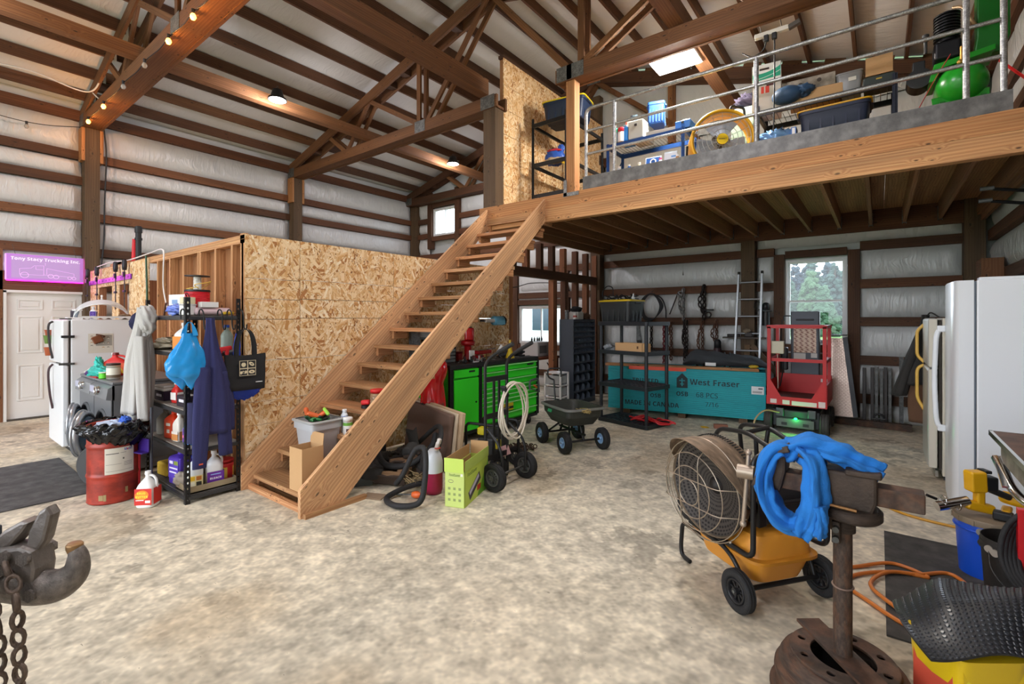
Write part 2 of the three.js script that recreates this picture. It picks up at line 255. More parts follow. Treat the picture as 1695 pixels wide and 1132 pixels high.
// left wall
{
  const w = struct('wall_left', 'long white insulated wall with brown girts and posts', 'wall');
  part(w, 'siding', ext([[-5.3, 0], [9.5, 0], [9.5, 5.3], [-5.3, 5.3]], 0.06, 0, [[[1.12, 0.02], [2.0, 0.02], [2.0, 2.03], [1.12, 2.03]]]).rotateY(PI / 2).translate(-11.02, 0, 0), siding);
  for (const [za, zb] of BAYS) {
    const edges = [0, ...GT, 5.17], door = za === -2.1;
    for (let i = 0; i < edges.length - 1; i++) {
      let a = edges[i], b = i < GT.length ? GT[i] - GH : 5.03, z0 = za + 0.1, z1 = zb - 0.1; if (door && b < 2.3) z0 = -0.9; if (b < 2 && za < -2.2 ) continue;
      blanket(w, V(XL - 0.09, a, z1), V(0, 0, z0 - z1), V(0, b - a, 0), V(1, 0, 0), 0.075, vinyl, 56, 10);
    }
    for (const [i, t] of GT.entries()) { let z0 = za + 0.1, z1 = zb - 0.1; if (door && t < 2.3) z0 = -0.92; part(w, 'girt', bb(XL - 0.14, XL, t - GH, t, z0, z1), pick([W.girt, W.girt2, W.girt3])); }
    part(w, 'eave_girt', bb(XL - 0.14, XL + 0.02, 5.0, 5.17, za + 0.05, zb - 0.05), W.girt);
  }
  part(w, 'eave_closure', bb(-11.05, -10.93, 5.1, 5.5, -9.6, 5.3), siding);
  for (const [y0, y1] of [[2.07, 2.22], [2.22, 2.37]]) part(w, 'door_header', bb(XL - 0.1, XL + 0.01, y0, y1, -2.05, -1.02), pick([W.girt, W.girt3]));
  part(w, 'door_trimmer', bb(XL - 0.1, XL + 0.01, 0, 2.72, -1.06, -0.92), W.girt3);
  part(w, 'wall_patch', bb(XL - 0.1, XL - 0.06, 2.36, 2.74, -2.05, -1.0), vinyl);
}
// the door in it
{
  const d = struct('door_1', 'white six panel door beside the white refrigerator', 'door');
  const wd = paint('#dcdad5', 0.45);
  part(d, 'door_frame', [bb(XL - 0.12, XL + 0.012, 0, 2.06, -1.1, -1.065), bb(XL - 0.12, XL + 0.012, 0, 2.06, -2.06, -2.02), bb(XL - 0.12, XL + 0.012, 2.03, 2.07, -2.06, -1.065)], wd);
  part(d, 'door_slab', bb(XL - 0.09, XL - 0.045, 0.02, 2.03, -2.02, -1.1), wd);
  for (const [z, zz] of [[-1.52, -1.22], [-1.92, -1.62]]) for (const [y0, y1] of [[0.3, 0.88], [1.06, 1.66], [1.76, 1.93]]) {
    const cy = (y0 + y1) / 2, cz = (z + zz) / 2, h = y1 - y0, l = zz - z, x = XL - 0.045;
    const rim = ext(rrect(l, h, 0.01, 2), 0.014, 0.004, [rrect(l - 0.05, h - 0.05, 0.008, 2)]).rotateY(PI / 2).translate(x + 0.004, cy, cz);
    part(d, 'door_panel', [rim, rbox(0.012, h - 0.1, l - 0.1, 0.005, x + 0.003, cy, cz)], wd);
  }
  for (const y of [0.42, 1.05, 1.78]) part(d, 'hinge', cyl(0.008, 0.008, 0.09, XL - 0.035, y, -1.09), steelDark);
  part(d, 'threshold', bb(XL - 0.1, XL + 0.03, 0, 0.025, -2.02, -1.1), mat('#4a443c', 0.6, 0.3));
}
// back wall with windows
const HOLES = [[-1.28, -0.41, 1.2, 2.62], [-10.06, -9.17, 3.96, 4.73], [-7.01, -5.75, 1.02, 1.92], [-8.5, -7.33, 0.92, 2.0]];
{
  const w = struct('wall_back', 'white insulated gable wall with brown girts at the far end', 'wall');
  part(w, 'siding', ext([[-11, 0], [1.4, 0], [1.4, 5.3], [RX, 7.0], [-11, 5.3]], 0.06, 0, HOLES.map(([a, b, c, d]) => [[a, c], [b, c], [b, d], [a, d]])).translate(0, 0, -9.55), siding);
  const spans = [[-10.65, -7.25], [-7.0, -5.0], [-4.7, -1.96], [-1.72, 0.95]];
  const edges = [0, ...GT, 5.1], cut = (x0, x1, y0, y1) => { let L = [[x0, x1]]; for (const [a, b, c, d] of HOLES) if (y1 > c - 0.14 && y0 < d + 0.16) L = L.flatMap(([p, q]) => a - 0.17 >= q || b + 0.17 <= p ? [[p, q]] : [[p, a - 0.17], [b + 0.17, q]].filter(([m, n]) => n - m > 0.05)); return L; };
  for (const [sa, sb] of spans) {
    for (let i = 0; i < edges.length - 1; i++) { const a = edges[i], b = i < GT.length ? GT[i] - GH : 5.1; for (const [x0, x1] of cut(sa, sb, a, b)) blanket(w, V(x0, a, ZB - 0.09), V(x1 - x0, 0, 0), V(0, b - a, 0), V(0, 0, 1), 0.07, vinyl, Math.max(8, (x1 - x0) * 14 | 0), 9); }
    for (const t of GT) for (const [x0, x1] of cut(sa, sb, t - GH, t)) part(w, 'girt', bb(x0, x1, t - GH, t, ZB - 0.12, ZB), pick([W.girt, W.girt2]));
  }
  for (const [x0, x1] of [[-10.8, RX], [RX, 1.2]]) {   // gable triangle above the wall
    const g = sheet((u, v) => { const x = x0 + (x1 - x0) * u, t = roofY(x) - 0.02; return [x, 5.1 + (t - 5.1) * v, ZB - 0.05 + 0.03 * n2(x * 2, v * 2), x, v * 1.5]; }, 60, 8); part(w, 'insulation_panel', g, vinyl);
  }
  for (const [a, b, c, d] of HOLES) {   // trimmers round the windows
    const far = c > 3, y0 = far ? 3.6 : 0.05, y1 = far ? 5.2 : 2.72;
    for (const [p, q] of [[a - 0.17, a - 0.01], [b + 0.01, b + 0.17]]) part(w, 'window_trimmer', bb(p, q, y0, y1, ZB - 0.12, ZB + 0.012), W.girt2);
    part(w, 'window_header', bb(a, b, d + 0.03, d + 0.15, ZB - 0.1, ZB + 0.005), W.girt2); part(w, 'window_sill_board', bb(a, b, c - 0.14, c - 0.02, ZB - 0.1, ZB + 0.005), W.girt);
    if (c > 1.1) part(w, 'insulation_panel', bb(a, b, far ? 4.88 : 0.4, far ? 5.0 : c - 0.14, ZB - 0.1, ZB - 0.05), vinyl);
    else part(w, 'insulation_panel', bb(a, b, 0.05, c - 0.14, ZB - 0.1, ZB - 0.05), vinyl), part(w, 'insulation_panel', bb(a, b, d + 0.15, 2.7, ZB - 0.1, ZB - 0.05), vinyl);
  }
}
function windowUnit(n, [a, b, c, d], label, slide) {
  const w = struct('window_' + n, label, 'window'), fr = plast('#e2e3e2', 0.4), f = 0.035, z = -9.46, cx = (a + b) / 2, cy = (c + d) / 2, W2 = b - a, H2 = d - c;
  part(w, 'window_frame', ext([[a, c], [b, c], [b, d], [a, d]], 0.1, 0, [[[a + f, c + f], [b - f, c + f], [b - f, d - f], [a + f, d - f]]]).translate(0, 0, z), fr);
  const sash = (x0, x1, y0, y1, dz) => { part(w, 'sash', ext([[x0, y0], [x1, y0], [x1, y1], [x0, y1]], 0.03, 0, [[[x0 + 0.03, y0 + 0.03], [x1 - 0.03, y0 + 0.03], [x1 - 0.03, y1 - 0.03], [x0 + 0.03, y1 - 0.03]]]).translate(0, 0, z + dz), fr); part(w, 'pane', new THREE.PlaneGeometry(x1 - x0 - 0.05, y1 - y0 - 0.05).translate((x0 + x1) / 2, (y0 + y1) / 2, z + dz), glass); };
  if (slide) { sash(a + f, cx + 0.02, c + f, d - f, 0.015); sash(cx - 0.02, b - f, c + f, d - f, -0.018); }
  else { sash(a + f, b - f, cy - 0.02, d - f, -0.018); sash(a + f, b - f, c + f, cy + 0.02, 0.015); for (const x of [a + 0.25, b - 0.25]) part(w, 'sash_lock', rbox(0.07, 0.03, 0.03, 0.008, x, cy + 0.02, z + 0.03), fr); }
}
windowUnit(1, HOLES[0], 'white single hung window with trees outside behind the red lift', false);
windowUnit(2, HOLES[1], 'small white sliding window high on the gable wall', true);
windowUnit(3, HOLES[2], 'white sliding window seen through the opening beside the studs', true);
windowUnit(4, HOLES[3], 'tall white window partly hidden behind the chipboard edge', true);

// right wall, front wall with the open vehicle door
{
  const w = struct('wall_right', 'white insulated wall with brown girts behind the freezers', 'wall');
  part(w, 'siding', bb(1.36, 1.42, 0, 5.3, -9.6, 5.3), siding);
  for (const [za, zb] of BAYS) {
    const edges = [0, ...GT, 5.17];
    for (let i = 0; i < edges.length - 1; i++) { const a = edges[i], b = i < GT.length ? GT[i] - GH : 5.03; blanket(w, V(XR + 0.09, a, za + 0.1), V(0, 0, zb - za - 0.2), V(0, b - a, 0), V(-1, 0, 0), 0.07, vinyl, 40, 8); }
    for (const t of GT) part(w, 'girt', bb(XR, XR + 0.14, t - GH, t, za + 0.1, zb - 0.1), pick([W.girt, W.girt2]));
    part(w, 'eave_girt', bb(XR - 0.02, XR + 0.14, 5.0, 5.17, za + 0.05, zb - 0.05), W.girt);
  }
  part(w, 'eave_closure', bb(1.3, 1.42, 5.1, 5.5, -9.6, 5.3), siding);
  const f = struct('wall_front', 'gable wall behind the camera with an open vehicle door', 'wall');
  part(f, 'siding', ext([[-11, 0], [1.4, 0], [1.4, 5.3], [RX, 7.0], [-11, 5.3]], 0.1, 0, [[[-8.6, 0.01], [-0.6, 0.01], [-0.6, 4.3], [-8.6, 4.3]]]).translate(0, 0, 5.3), vinyl);
}
// roof: sheet with its insulation, purlins as parts
{
  const c = struct('ceiling', 'white insulated pitched roof underside with brown purlins', 'ceiling');
  for (const s of [-1, 1]) {
    const xe = s < 0 ? -11 : 1.4, o = (x) => V(x, roofY(x), 0);
    part(c, 'roof_sheet', [board([xe, roofY(xe) + 0.1, -2.1], [RX, roofY(RX) + 0.1, -2.1], 15.2, 0.05)], siding);
    const xs = [], lim = s < 0 ? XL : XR; for (let j = 0; j < 12; j++) { const x = RX + s * (0.24 + 0.61 * j); if (s * (lim - x) > 0.05) xs.push(x); }
    const e = [RX, ...xs, lim - s * -0.1];
    for (let i = 0; i < e.length - 1; i++) for (const [za, zb] of BAYS) {
      const a = o(e[i]), b = o(e[i + 1]), n = V(s * -0.262, -0.965, 0); blanket(c, V(a.x, a.y, za), V(0, 0, zb - za), b.clone().sub(a), n, 0.012, vinylRoof, 40, 5, 0.35);
    }
    for (const x of xs) for (const [za, zb] of BAYS) part(c, 'purlin', board([x, chordY(x) + 0.275, za + 0.02], [x, chordY(x) + 0.275, zb - 0.02], 0.042, 0.17), pick([W.purlin, W.purlin2, W.purlin3, W.purlin]));
    for (let i = 0; i < e.length - 1; i++) { const x = (e[i] + e[i + 1]) / 2; part(c, 'blocking', board([x - 0.14, chordY(x - 0.14) + 0.2, ZB + 0.02], [x + 0.14, chordY(x + 0.14) + 0.2, ZB + 0.02], 0.04, 0.3), W.purlin2); }
  }
}
// posts
function post(name, label, x0, x1, y1, z0, z1, cleats = 0, y0 = 0) {
  const t = thing(name, label, 'post'); part(t, 'timber', bb(x0, x1, y0, y1, z0, z1), W.post);
  if (cleats) for (const z of [z0 - 0.045, z1]) part(t, 'cleat', bb(x0 + 0.02, x1 + 0.01, 4.3, 4.86, z, z + 0.045), W.warm);
  return t;
}
post('wall_post', 'grey timber post in the wall beside the pink sign', -10.9, -10.68, 5.0, -2.2, -2.0, 1);
post('wall_post', 'grey timber post of the long wall behind the chipboard partition', -10.9, -10.68, 5.0, -5.85, -5.65, 1);
post('wall_post', 'corner timber post beside the small high window', -10.9, -10.65, 5.2, -9.5, -9.28);
post('wall_post', 'timber post behind the leaning ladder', -1.95, -1.73, 2.99, -9.42, -9.22);
post('wall_post', 'corner timber post behind the tall white freezer', 0.95, 1.17, 5.2, -9.45, -9.2);
post('wall_post', 'timber post between stud wall and dark corner under loft', -4.96, -4.74, 6.4, -9.45, -9.24);
post('wall_post', 'mossy grey timber post behind the green air compressor', 1.02, 1.22, 5.0, -5.86, -5.64);
post('centre_post', 'tall doubled timber post beside the upper chipboard wall', -4.9, -4.66, 4.86, -5.84, -5.64, 0, 3.33);

// trusses
function truss(label, z, left, right, mt) {
  const t = thing('roof_truss', label, 'truss'), pl = galvFlat; const bc = 4.86, bt = 5.05;
  const nodes = [[-9.25, 1], [-8.6, 0], [-7.86, 1], [-6.35, 0], [RX, 1]], pt = ([x, top], dz) => [x, top ? chordY(x) + 0.05 : bt - 0.05, z + dz];
  for (const s of [-1, 1]) {
    if (s < 0 && !left || s > 0 && !right) continue; const mx = (x) => s < 0 ? x : 2 * RX - x;
    for (const dz of [-0.11, 0.11]) {
      part(t, 'top_chord', board([mx(-10.9), chordY(-10.9) + 0.095, z + dz], [mx(RX), chordY(RX) + 0.095, z + dz], 0.042, 0.19), mt);
      if (!(z < -9 && s > 0)) part(t, 'bottom_chord', bb(...(s < 0 ? [-10.85, -4.62] : [-3.56, 1.2]), bc, bt, z + dz - 0.021, z + dz + 0.021), mt);
      const w = (a, b, h = 0.085) => { const A = pt(a, dz * 0.75), B = pt(b, dz * 0.75); A[0] = mx(A[0]); B[0] = mx(B[0]); part(t, 'web', board(A, B, 0.04, h, V(0.01, 1, 0)), pick([W.truss, W.truss2])); };
      if (z < -9 && s > 0) { w([-6.9, 0], nodes[4]); w([-6.42, 0], [-6.42, 1], 0.09); continue; } w(nodes[0], nodes[1]); w(nodes[1], nodes[2]); w(nodes[2], nodes[3]); w([-6.42, 0], [-6.42, 1], 0.09); w([-6.25, 0], nodes[4]);
    }
    if (z < -9 && s > 0) continue; for (const x of [-10.75, -6.35]) { const y = x < -10 ? 4.98 : 4.97; for (const dz of [-0.135, 0.135]) part(t, 'gusset_plate', rbox(0.26, 0.2, 0.006, 0.002, mx(x), y, z + dz, 0, 0, 0, 1), pl); }
    for (const dz of [-0.135, 0.135]) { part(t, 'gusset_plate', rbox(0.3, 0.2, 0.006, 0.002, RX, chordY(RX) + 0.07, z + dz, 0, 0, 0, 1), pl); if (s < 0) part(t, 'gusset_plate', rbox(0.28, 0.2, 0.006, 0.002, -4.8, 4.96, z + dz, 0, 0, 0, 1), pl); else part(t, 'gusset_plate', rbox(0.24, 0.2, 0.006, 0.002, -3.42, 4.97, z + dz, 0, 0, 0, 1), pl); }
    for (const x of [-9.9, -8.9, -7.3, -6.9, -5.6]) part(t, 'spacer_block', bb(mx(x) - 0.07, mx(x) + 0.07, chordY(x) + 0.02, chordY(x) + 0.14, z - 0.09, z + 0.09), W.purlin3);
    const X0 = s < 0 ? -10.8 : -3.55; part(t, 'chord_filler', bb(X0, X0 + (s < 0 ? 6.15 : 4.7), bc + 0.01, bc + 0.05, z - 0.09, z + 0.09), mt);
  }
  return t;
}
truss('timber roof truss hung with warm string lights, nearest the camera', -2.1, true, true, W.truss);
truss('timber roof truss ending on the doubled post and loft railing post', -5.75, true, true, W.truss);
truss('gable end truss against the far white wall', -9.22, true, true, W.girt2);
// long beams on the bottom chords
solo('ceiling_beam', 'long timber beam carrying the two round lamps', 'beam', [bb(-7.88, -7.75, 5.055, 5.22, -9.1, 5.1)], W.truss2);
solo('ceiling_beam', 'deep timber beam running out to the doubled post', 'beam', [bb(-4.94, -4.76, 5.055, 5.29, -5.6, 5.1)], W.truss);
solo('ceiling_beam', 'timber beam running just above the loft panel lamp', 'beam', [bb(-1.98, -1.8, 5.055, 5.26, -9.1, 5.1)], W.truss);

// lower partition: chipboard sheets on studs along x = -4.84, open studs facing the camera
{
  const p = struct('wall_partition', 'chipboard clad stud partition behind the stairs', 'wall');
  const X = -4.84, T = 0.012;
  // sheets with joints: courses break at these heights
  const rows = [0.02, 0.35, 0.59, 1.62, 1.82, 2.02, 2.43], rows2 = rows;
  const zs = [-2.07, -2.62, -3.84, -5.06, -6.2];
  for (let k = 0; k < zs.length - 1; k++) {
    const dy = k % 2 ? 0.0 : 0.012, ys = [0.02, 0.33, 0.57, 0.8, 1.2, 1.62 - dy, 1.82 - dy, 2.02 - dy, 2.43];
    for (let i = 0; i < ys.length - 1; i++) part(p, 'chipboard_panel', boxUV(new THREE.BoxGeometry(T, ys[i + 1] - ys[i] - 0.005, zs[k] - zs[k + 1] - 0.005), -1, k * 0.37, i * 0.21 * (k + 1)).translate(X + T / 2, (ys[i] + ys[i + 1]) / 2, (zs[k] + zs[k + 1]) / 2), osb);
  }
  const stud = (x0, x1, y0, y1, z0, z1, m = pick([W.stud, W.studb])) => part(p, 'stud', bb(x0, x1, y0, y1, z0, z1), m);
  stud(X - 0.09, X, 0, 2.44, -2.108, -2.07); part(p, 'top_plate', bb(X - 0.09, X, 2.34, 2.425, -6.2, -2.11), W.studb);
  for (let z = -2.6; z > -6.2; z -= 0.406) stud(X - 0.09, X - 0.002, 0.04, 2.34, z - 0.038, z, W.studd);
  stud(X - 0.09, X + 0.012, 0, 2.44, -6.25, -6.2, W.studd); stud(X - 0.09, X + 0.012, 0.0, 3.0, -6.3, -6.25, W.ply);
  // header and open studs towards the back wall
  part(p, 'header', bb(X - 0.05, X + 0.05, 2.34, 2.5, -9.3, -6.2), W.girt2);
  for (const z of [-6.3, -6.68, -7.1, -7.5, -7.91, -8.37, -8.8, -9.22]) stud(X - 0.08, X + 0.03, 2.5, 2.97, z - 0.09, z, pick([W.girt, W.girt2, W.studd]));
  for (const z of [-7.52, -7.94, -8.37, -8.8, -9.22]) stud(X - 0.08, X + 0.03, 0, 2.34, z - (z === -7.52 ? 0.13 : 0.1), z, pick([W.girt, W.studd]));
  // wall facing the camera at z = -2.07
  const Z = -2.07;
  part(p, 'top_plate', bb(-10.65, X, 2.385, 2.425, Z - 0.09, Z), W.stud); part(p, 'top_plate', bb(-7.6, X, 2.345, 2.383, Z - 0.09, Z), W.stud); part(p, 'bottom_plate', bb(-8.4, X, 0, 0.04, Z - 0.09, Z), W.studb);
  for (const x of [-7.3, -6.86, -6.42, -5.98, -5.92, -5.52, -5.12, -4.88]) stud(x - 0.02, x + 0.018, 0.04, 2.345, Z - 0.09, Z, W.stud);
  for (const [a, b] of [[-7.6, -7.28], [-7.27, -6.88], [-6.85, -6.44], [-6.41, -5.99], [-5.97, -5.53], [-5.51, -5.13], [-5.11, -4.86]]) part(p, 'plywood_panel', bb(a, b, 0.04, 2.345, Z - 0.104, Z - 0.092), pick([W.ply, W.ply, W.studd]));
  for (const [a, b, c, d] of [[-8.45, -7.6, 1.75, 2.41], [-8.45, -7.6, 0.9, 1.745], [-8.45, -7.6, 0.02, 0.895], [-10.6, -8.46, 2.12, 2.41], [-10.6, -10.1, 0.9, 2.115], [-10.6, -10.1, 0.02, 0.895], [-9.3, -8.95, 0.02, 2.115]]) part(p, 'chipboard_panel', boxUV(new THREE.BoxGeometry(b - a, d - c, 0.012), -1, a * 1.3, c).translate((a + b) / 2, (c + d) / 2, Z + 0.006), osb);
  for (const x of [-10.1, -9.32, -8.96, -8.46, -7.62]) stud(x - 0.02, x + 0.018, 0.04, 2.12, Z - 0.09, Z - 0.002, W.studd);
  for (const [x, l, m] of [[-9.2, 0.6, W.stud], [-8.9, 0.5, W.studb]]) part(p, 'scrap_board', bb(x - l / 2, x + l / 2, 2.426, 2.465, Z - 0.085, Z - 0.01), m);
  part(p, 'plywood_panel', bb(-9.98, -8.98, 0.04, 2.12, Z - 0.6, Z - 0.59), W.ply);
}
// upper chipboard wall on the loft
{
  const p = struct('wall_loft', 'tall chipboard wall closing the side of the loft', 'wall'), X = -4.68;
  for (const [k, [z0, z1]] of [[-5.86, -7.08], [-7.08, -8.3], [-8.3, -9.25]].entries()) for (const [i, [y0, y1]] of [[3.34, 3.72], [3.72, 4.12], [4.12, 4.52], [4.52, 4.92], [4.92, 5.3], [5.3, 5.72]].entries()) part(p, 'chipboard_panel', boxUV(new THREE.BoxGeometry(0.012, y1 - y0 - 0.006, z0 - z1 - 0.006), -1, 0.4 * k, 0.3 * i).translate(X, (y0 + y1) / 2, (z0 + z1) / 2), osb);
  part(p, 'top_plate', bb(X - 0.1, X + 0.008, 5.722, 5.77, -9.25, -5.86), W.purlin3);
  for (let z = -5.9; z > -9.2; z -= 0.55) part(p, 'stud', bb(X - 0.1, X - 0.013, 3.34, 5.72, z - 0.038, z), W.studb);
}
// loft floor
{
  const f = struct('floor_loft', 'plywood loft floor on timber joists with an orange front beam', 'loft');
  for (let i = 0; i < 5; i++) part(f, 'deck_sheet', bb(-4.7 + i * 1.19, -4.7 + (i + 1) * 1.19 - 0.004, 3.3, 3.325, -9.3, -5.62), W.deck);
  for (let i = 0; i < 15; i++) { const x = -4.5 + i * 0.4; part(f, 'joist', bb(x - 0.02, x + 0.02, 3.06, 3.3, -9.26, -5.7), pick([W.joist, W.joistb])); part(f, 'joist_hanger', [box(0.006, 0.2, 0.05, x - 0.024, 3.14, -9.235), box(0.006, 0.2, 0.05, x + 0.024, 3.14, -9.235), box(0.05, 0.006, 0.05, x, 3.056, -9.235)], galvFlat); }
  part(f, 'ledger', bb(-4.7, 1.16, 2.98, 3.3, -9.32, -9.26), W.girt);
  part(f, 'side_joist', bb(1.12, 1.16, 2.98, 3.3, -9.2, -5.7), W.joist); part(f, 'side_joist', bb(-4.72, -4.66, 2.98, 3.3, -9.26, -5.7), W.joist);
  part(f, 'front_beam', bb(-4.95, 1.2, 2.97, 3.15, -5.7, -5.6), W.glulam); part(f, 'front_beam', bb(-4.95, 1.2, 3.153, 3.33, -5.7, -5.602), W.glulamb);
}
// loft railing and its corner post
{
  const r = thing('loft_railing', 'galvanized pipe guard railing with steel toe board on the loft', 'railing'), z = -5.66;
  part(r, 'toe_board', bb(-3.15, 0.88, 3.33, 3.515, z - 0.006, z + 0.006), mat('#8b8986', 0.5, 0.35, { map: mottle }));
  part(r, 'top_rail', pipe([[-3.12, 3.34, z - 0.03], [-3.12, 4.43, z - 0.03], [1.1, 4.43, z - 0.03]], 0.022, 0.1, 12), galv);
  for (const y of [4.13, 3.82]) part(r, 'mid_rail', bar([-3.12, y, z - 0.03], [0.83, y, z - 0.03], 0.018, 12), galv);
  for (const x of [-2.71, -1.05, 0.6, 0.83]) part(r, 'rail_post', bar([x, 3.34, z - 0.03], [x, x === 0.83 ? 5.0 : 4.43, z - 0.03], 0.024, 12), galv);
  const p = thing('railing_post', 'square timber post standing on the front beam of the loft', 'post');
  part(p, 'timber', bb(-3.4, -3.27, 3.33, 4.86, -5.78, -5.64), W.warm); part(p, 'bracket', [box(0.05, 0.22, 0.005, -3.39, 3.39, -5.597), box(0.24, 0.05, 0.005, -3.3, 3.3, -5.597)], galvFlat);
}
// stairs
{
  const s = thing('staircase', 'open wooden stairs with thick side boards rising to the loft', 'stairs'), x0 = -4.78, x1 = -3.72;
  for (let k = 0; k < 16; k++) {
    const y = 0.13 + 0.196 * k, z = -2.11 - 0.2287 * k;
    part(s, 'tread', bb(x0 + 0.04, x1, y - 0.04, y, z - 0.27, z), pick([W.stair, W.stairw, W.stairb, W.stairw]));
    part(s, 'cleat', bb(x0 + 0.045, x0 + 0.085, y - 0.13, y - 0.042, z - 0.25, z - 0.03), W.stairb); part(s, 'cleat', bb(x1 - 0.05, x1 - 0.005, y - 0.13, y - 0.042, z - 0.25, z - 0.03), W.stairb);
  }
  const prof = (x, t, m, n) => { const g = ext([[2.0, 0], [2.0, 0.23], [5.55, 3.28], [5.55, 2.97], [2.36, 0.0]], t, 0.002); g.rotateY(PI / 2).translate(x, 0, 0); const p = g.attributes.position, u = g.attributes.uv; for (let i = 0; i < p.count; i++) { const a = p.getZ(i), b = p.getY(i), c = 0.66, d = 0.75; u.setXY(i, a * c + b * d + p.getX(i), -a * d + b * c); } part(s, n, g, m); };
  prof(x1 + 0.02, 0.04, W.stair, 'side_board'); prof(x0 + 0.02, 0.04, W.stair, 'side_board');
  part(s, 'kick_board', bb(x0 + 0.04, x1, 0.0, 0.05, -2.1, -2.06), W.stairb); part(s, 'foot_block', bb(x1 + 0.04, x1 + 0.08, 0, 0.04, -2.6, -2.02), W.stairw); part(s, 'base_sheet', bb(x0 + 0.04, x1, 0.002, 0.012, -2.36, -2.1), W.stairw);
}
// lamps
function highbay(label, x, z) {
  const t = thing('round_lamp', label, 'lamp', [x, 5.05, z]);
  part(t, 'housing', lathe([[0, 0.16], [0.07, 0.16], [0.085, 0.1], [0.1, 0.05], [0.13, 0.03], [0.14, 0], [0.12, 0]], 28), mat('#2a2a2c', 0.5, 0.4)); part(t, 'hook', torus(0.03, 0.005, 0, 0.19, 0), steelDark);
  part(t, 'lens', cyl(0.125, 0.125, 0.006, 0, 0.002, 0), new THREE.MeshStandardMaterial({ color: '#ffffff', emissive: '#f4f7ff', emissiveIntensity: 24 }));
  const l = new THREE.PointLight('#f8f4fc', LED_POWER, 0, 2); l.position.set(x, 4.93, z); l.castShadow = true; l.shadow.radius = 5; scene.add(l); const dn = new THREE.RectAreaLight('#f8f4fc', LED_POWER * 26, 0.24, 0.24); dn.position.set(x, 5.035, z); dn.lookAt(x, 0, z); dn.castShadow = true; scene.add(dn); return t;
}
highbay('round white lamp hung from the beam above the chipboard room', -7.5, -3.7);
highbay('round white lamp hung from the beam near the gable window', -7.5, -7.6);
highbay('round lamp on the same beam nearer the entrance, out of view', -7.5, -0.1);
highbay('round lamp above the stair foot, out of view', -1.55, -3.5);
highbay('round lamp above the open floor near the entrance, out of view', -1.55, -0.1);
highbay('round lamp at the front of the building, out of view', -1.55, 3.5);
highbay('round lamp by the vehicle door, out of view', -7.5, 3.5);
{
  const t = thing('panel_lamp', 'rectangular twin tube lamp shining above the loft', 'lamp', [-2.15, 5.02, -6.36]);
  part(t, 'housing', rbox(0.6, 0.05, 0.44, 0.01, 0, 0.03, 0), white); part(t, 'reflector', box(0.5, 0.008, 0.14, 0, 0.002, 0), mat('#e6e0d2', 0.5));
  for (const z of [-0.14, 0.14]) part(t, 'tube', rbox(0.56, 0.02, 0.11, 0.008, 0, 0, z), new THREE.MeshStandardMaterial({ color: '#ffffff', emissive: '#fffdf6', emissiveIntensity: 12 }));
  part(t, 'hanger', [bar([-0.25, 0.05, 0], [-0.25, 0.3, 0], 0.004), bar([0.25, 0.05, 0], [0.25, 0.3, 0], 0.004)], steelDark);
  const l = new THREE.RectAreaLight('#fff8ec', LED_POWER * 14, 0.56, 0.4); l.position.set(-2.15, 4.995, -6.36); l.lookAt(-2.15, 0, -6.36); l.castShadow = true; scene.add(l); const sd = new THREE.PointLight('#fff8ec', LED_POWER * 2.6, 0, 2); sd.position.set(-2.15, 4.9, -6.36); sd.castShadow = true; sd.shadow.radius = 8; scene.add(sd);
}

// =====================================================================  GENERIC MAKERS
const superRing = (w, d, y, e = 4, n = 24, ox = 0, oz = 0) => ring(w / 2, d / 2, n, undefined, e).map(([a, b]) => [a + ox, y, b + oz]);
// bottle or jug: loft body, cap, optional handle and flat label on +z
function jug(name, label, cat, p, turn, o, group) {
  const { w = 0.15, d = 0.1, h = 0.28, neck = 0.018, sh = 0.62, e = 4, body, cap = '#e8e8e6', capH = 0.025, handle, lab, liquid, rough = 0.4, trans } = o;
  const t = thing(name, label, cat, p, turn, group), hb = h - capH, R = [];
  R.push(superRing(w * 0.86, d * 0.86, 0, e), superRing(w * 0.97, d * 0.97, 0.006, e), superRing(w, d, 0.02, e), superRing(w, d, hb * sh * 0.5, e), superRing(w, d, hb * sh, e));
  for (let k = 1; k <= 6; k++) { const s = k / 6, q = 1 - s ** 1.6, ee = e + (2 - e) * s; R.push(superRing(w * q + 2 * neck * (1 - q), d * q + 2 * neck * (1 - q), hb * (sh + (0.9 - sh) * s), ee, 24)); }
  R.push(superRing(2 * neck, 2 * neck, hb, 2));
  const bm = trans ? mat(body, rough, 0, { transmission: 0.5, thickness: 0, ior: 1.3 }) : mat(body, rough);
  part(t, 'body', loft(R, true, true, true), bm);
  part(t, 'cap', [cyl(neck * 1.2, neck * 1.25, capH, 0, hb + capH / 2, 0, 0, 0, 0, 16), cyl(neck * 1.32, neck * 1.32, 0.006, 0, hb + 0.003, 0, 0, 0, 0, 16)], plast(cap));
  if (handle) part(t, 'handle', hose([[neck * 0.8, hb * 0.97, 0], [w * 0.3, hb * 0.93, 0], [w * 0.44, hb * 0.82, 0], [w * 0.46, hb * (sh + 0.02), 0]], 0.011, 16, 8), bm);
  if (lab) { const { y0 = 0.12, y1 = 0.55, bg = '#fff', draw, k = 0.86 } = lab; print(t, 'label', w * k, (y1 - y0) * h, 160, Math.max(40, 160 * (y1 - y0) * h / (w * k) | 0), (g, W, H) => { g.fillStyle = bg; g.fillRect(0, 0, W, H); draw?.(g, W, H); }, [0, (y0 + y1) / 2 * h, d / 2 + 0.0015]); if (lab.side !== 0) part(t, 'label', new THREE.PlaneGeometry(d * k * 0.9, (y1 - y0) * h).rotateY(PI / 2).translate(w / 2 + 0.0015, (y0 + y1) / 2 * h, 0), mat(bg, 0.5)); }
  return t;
}
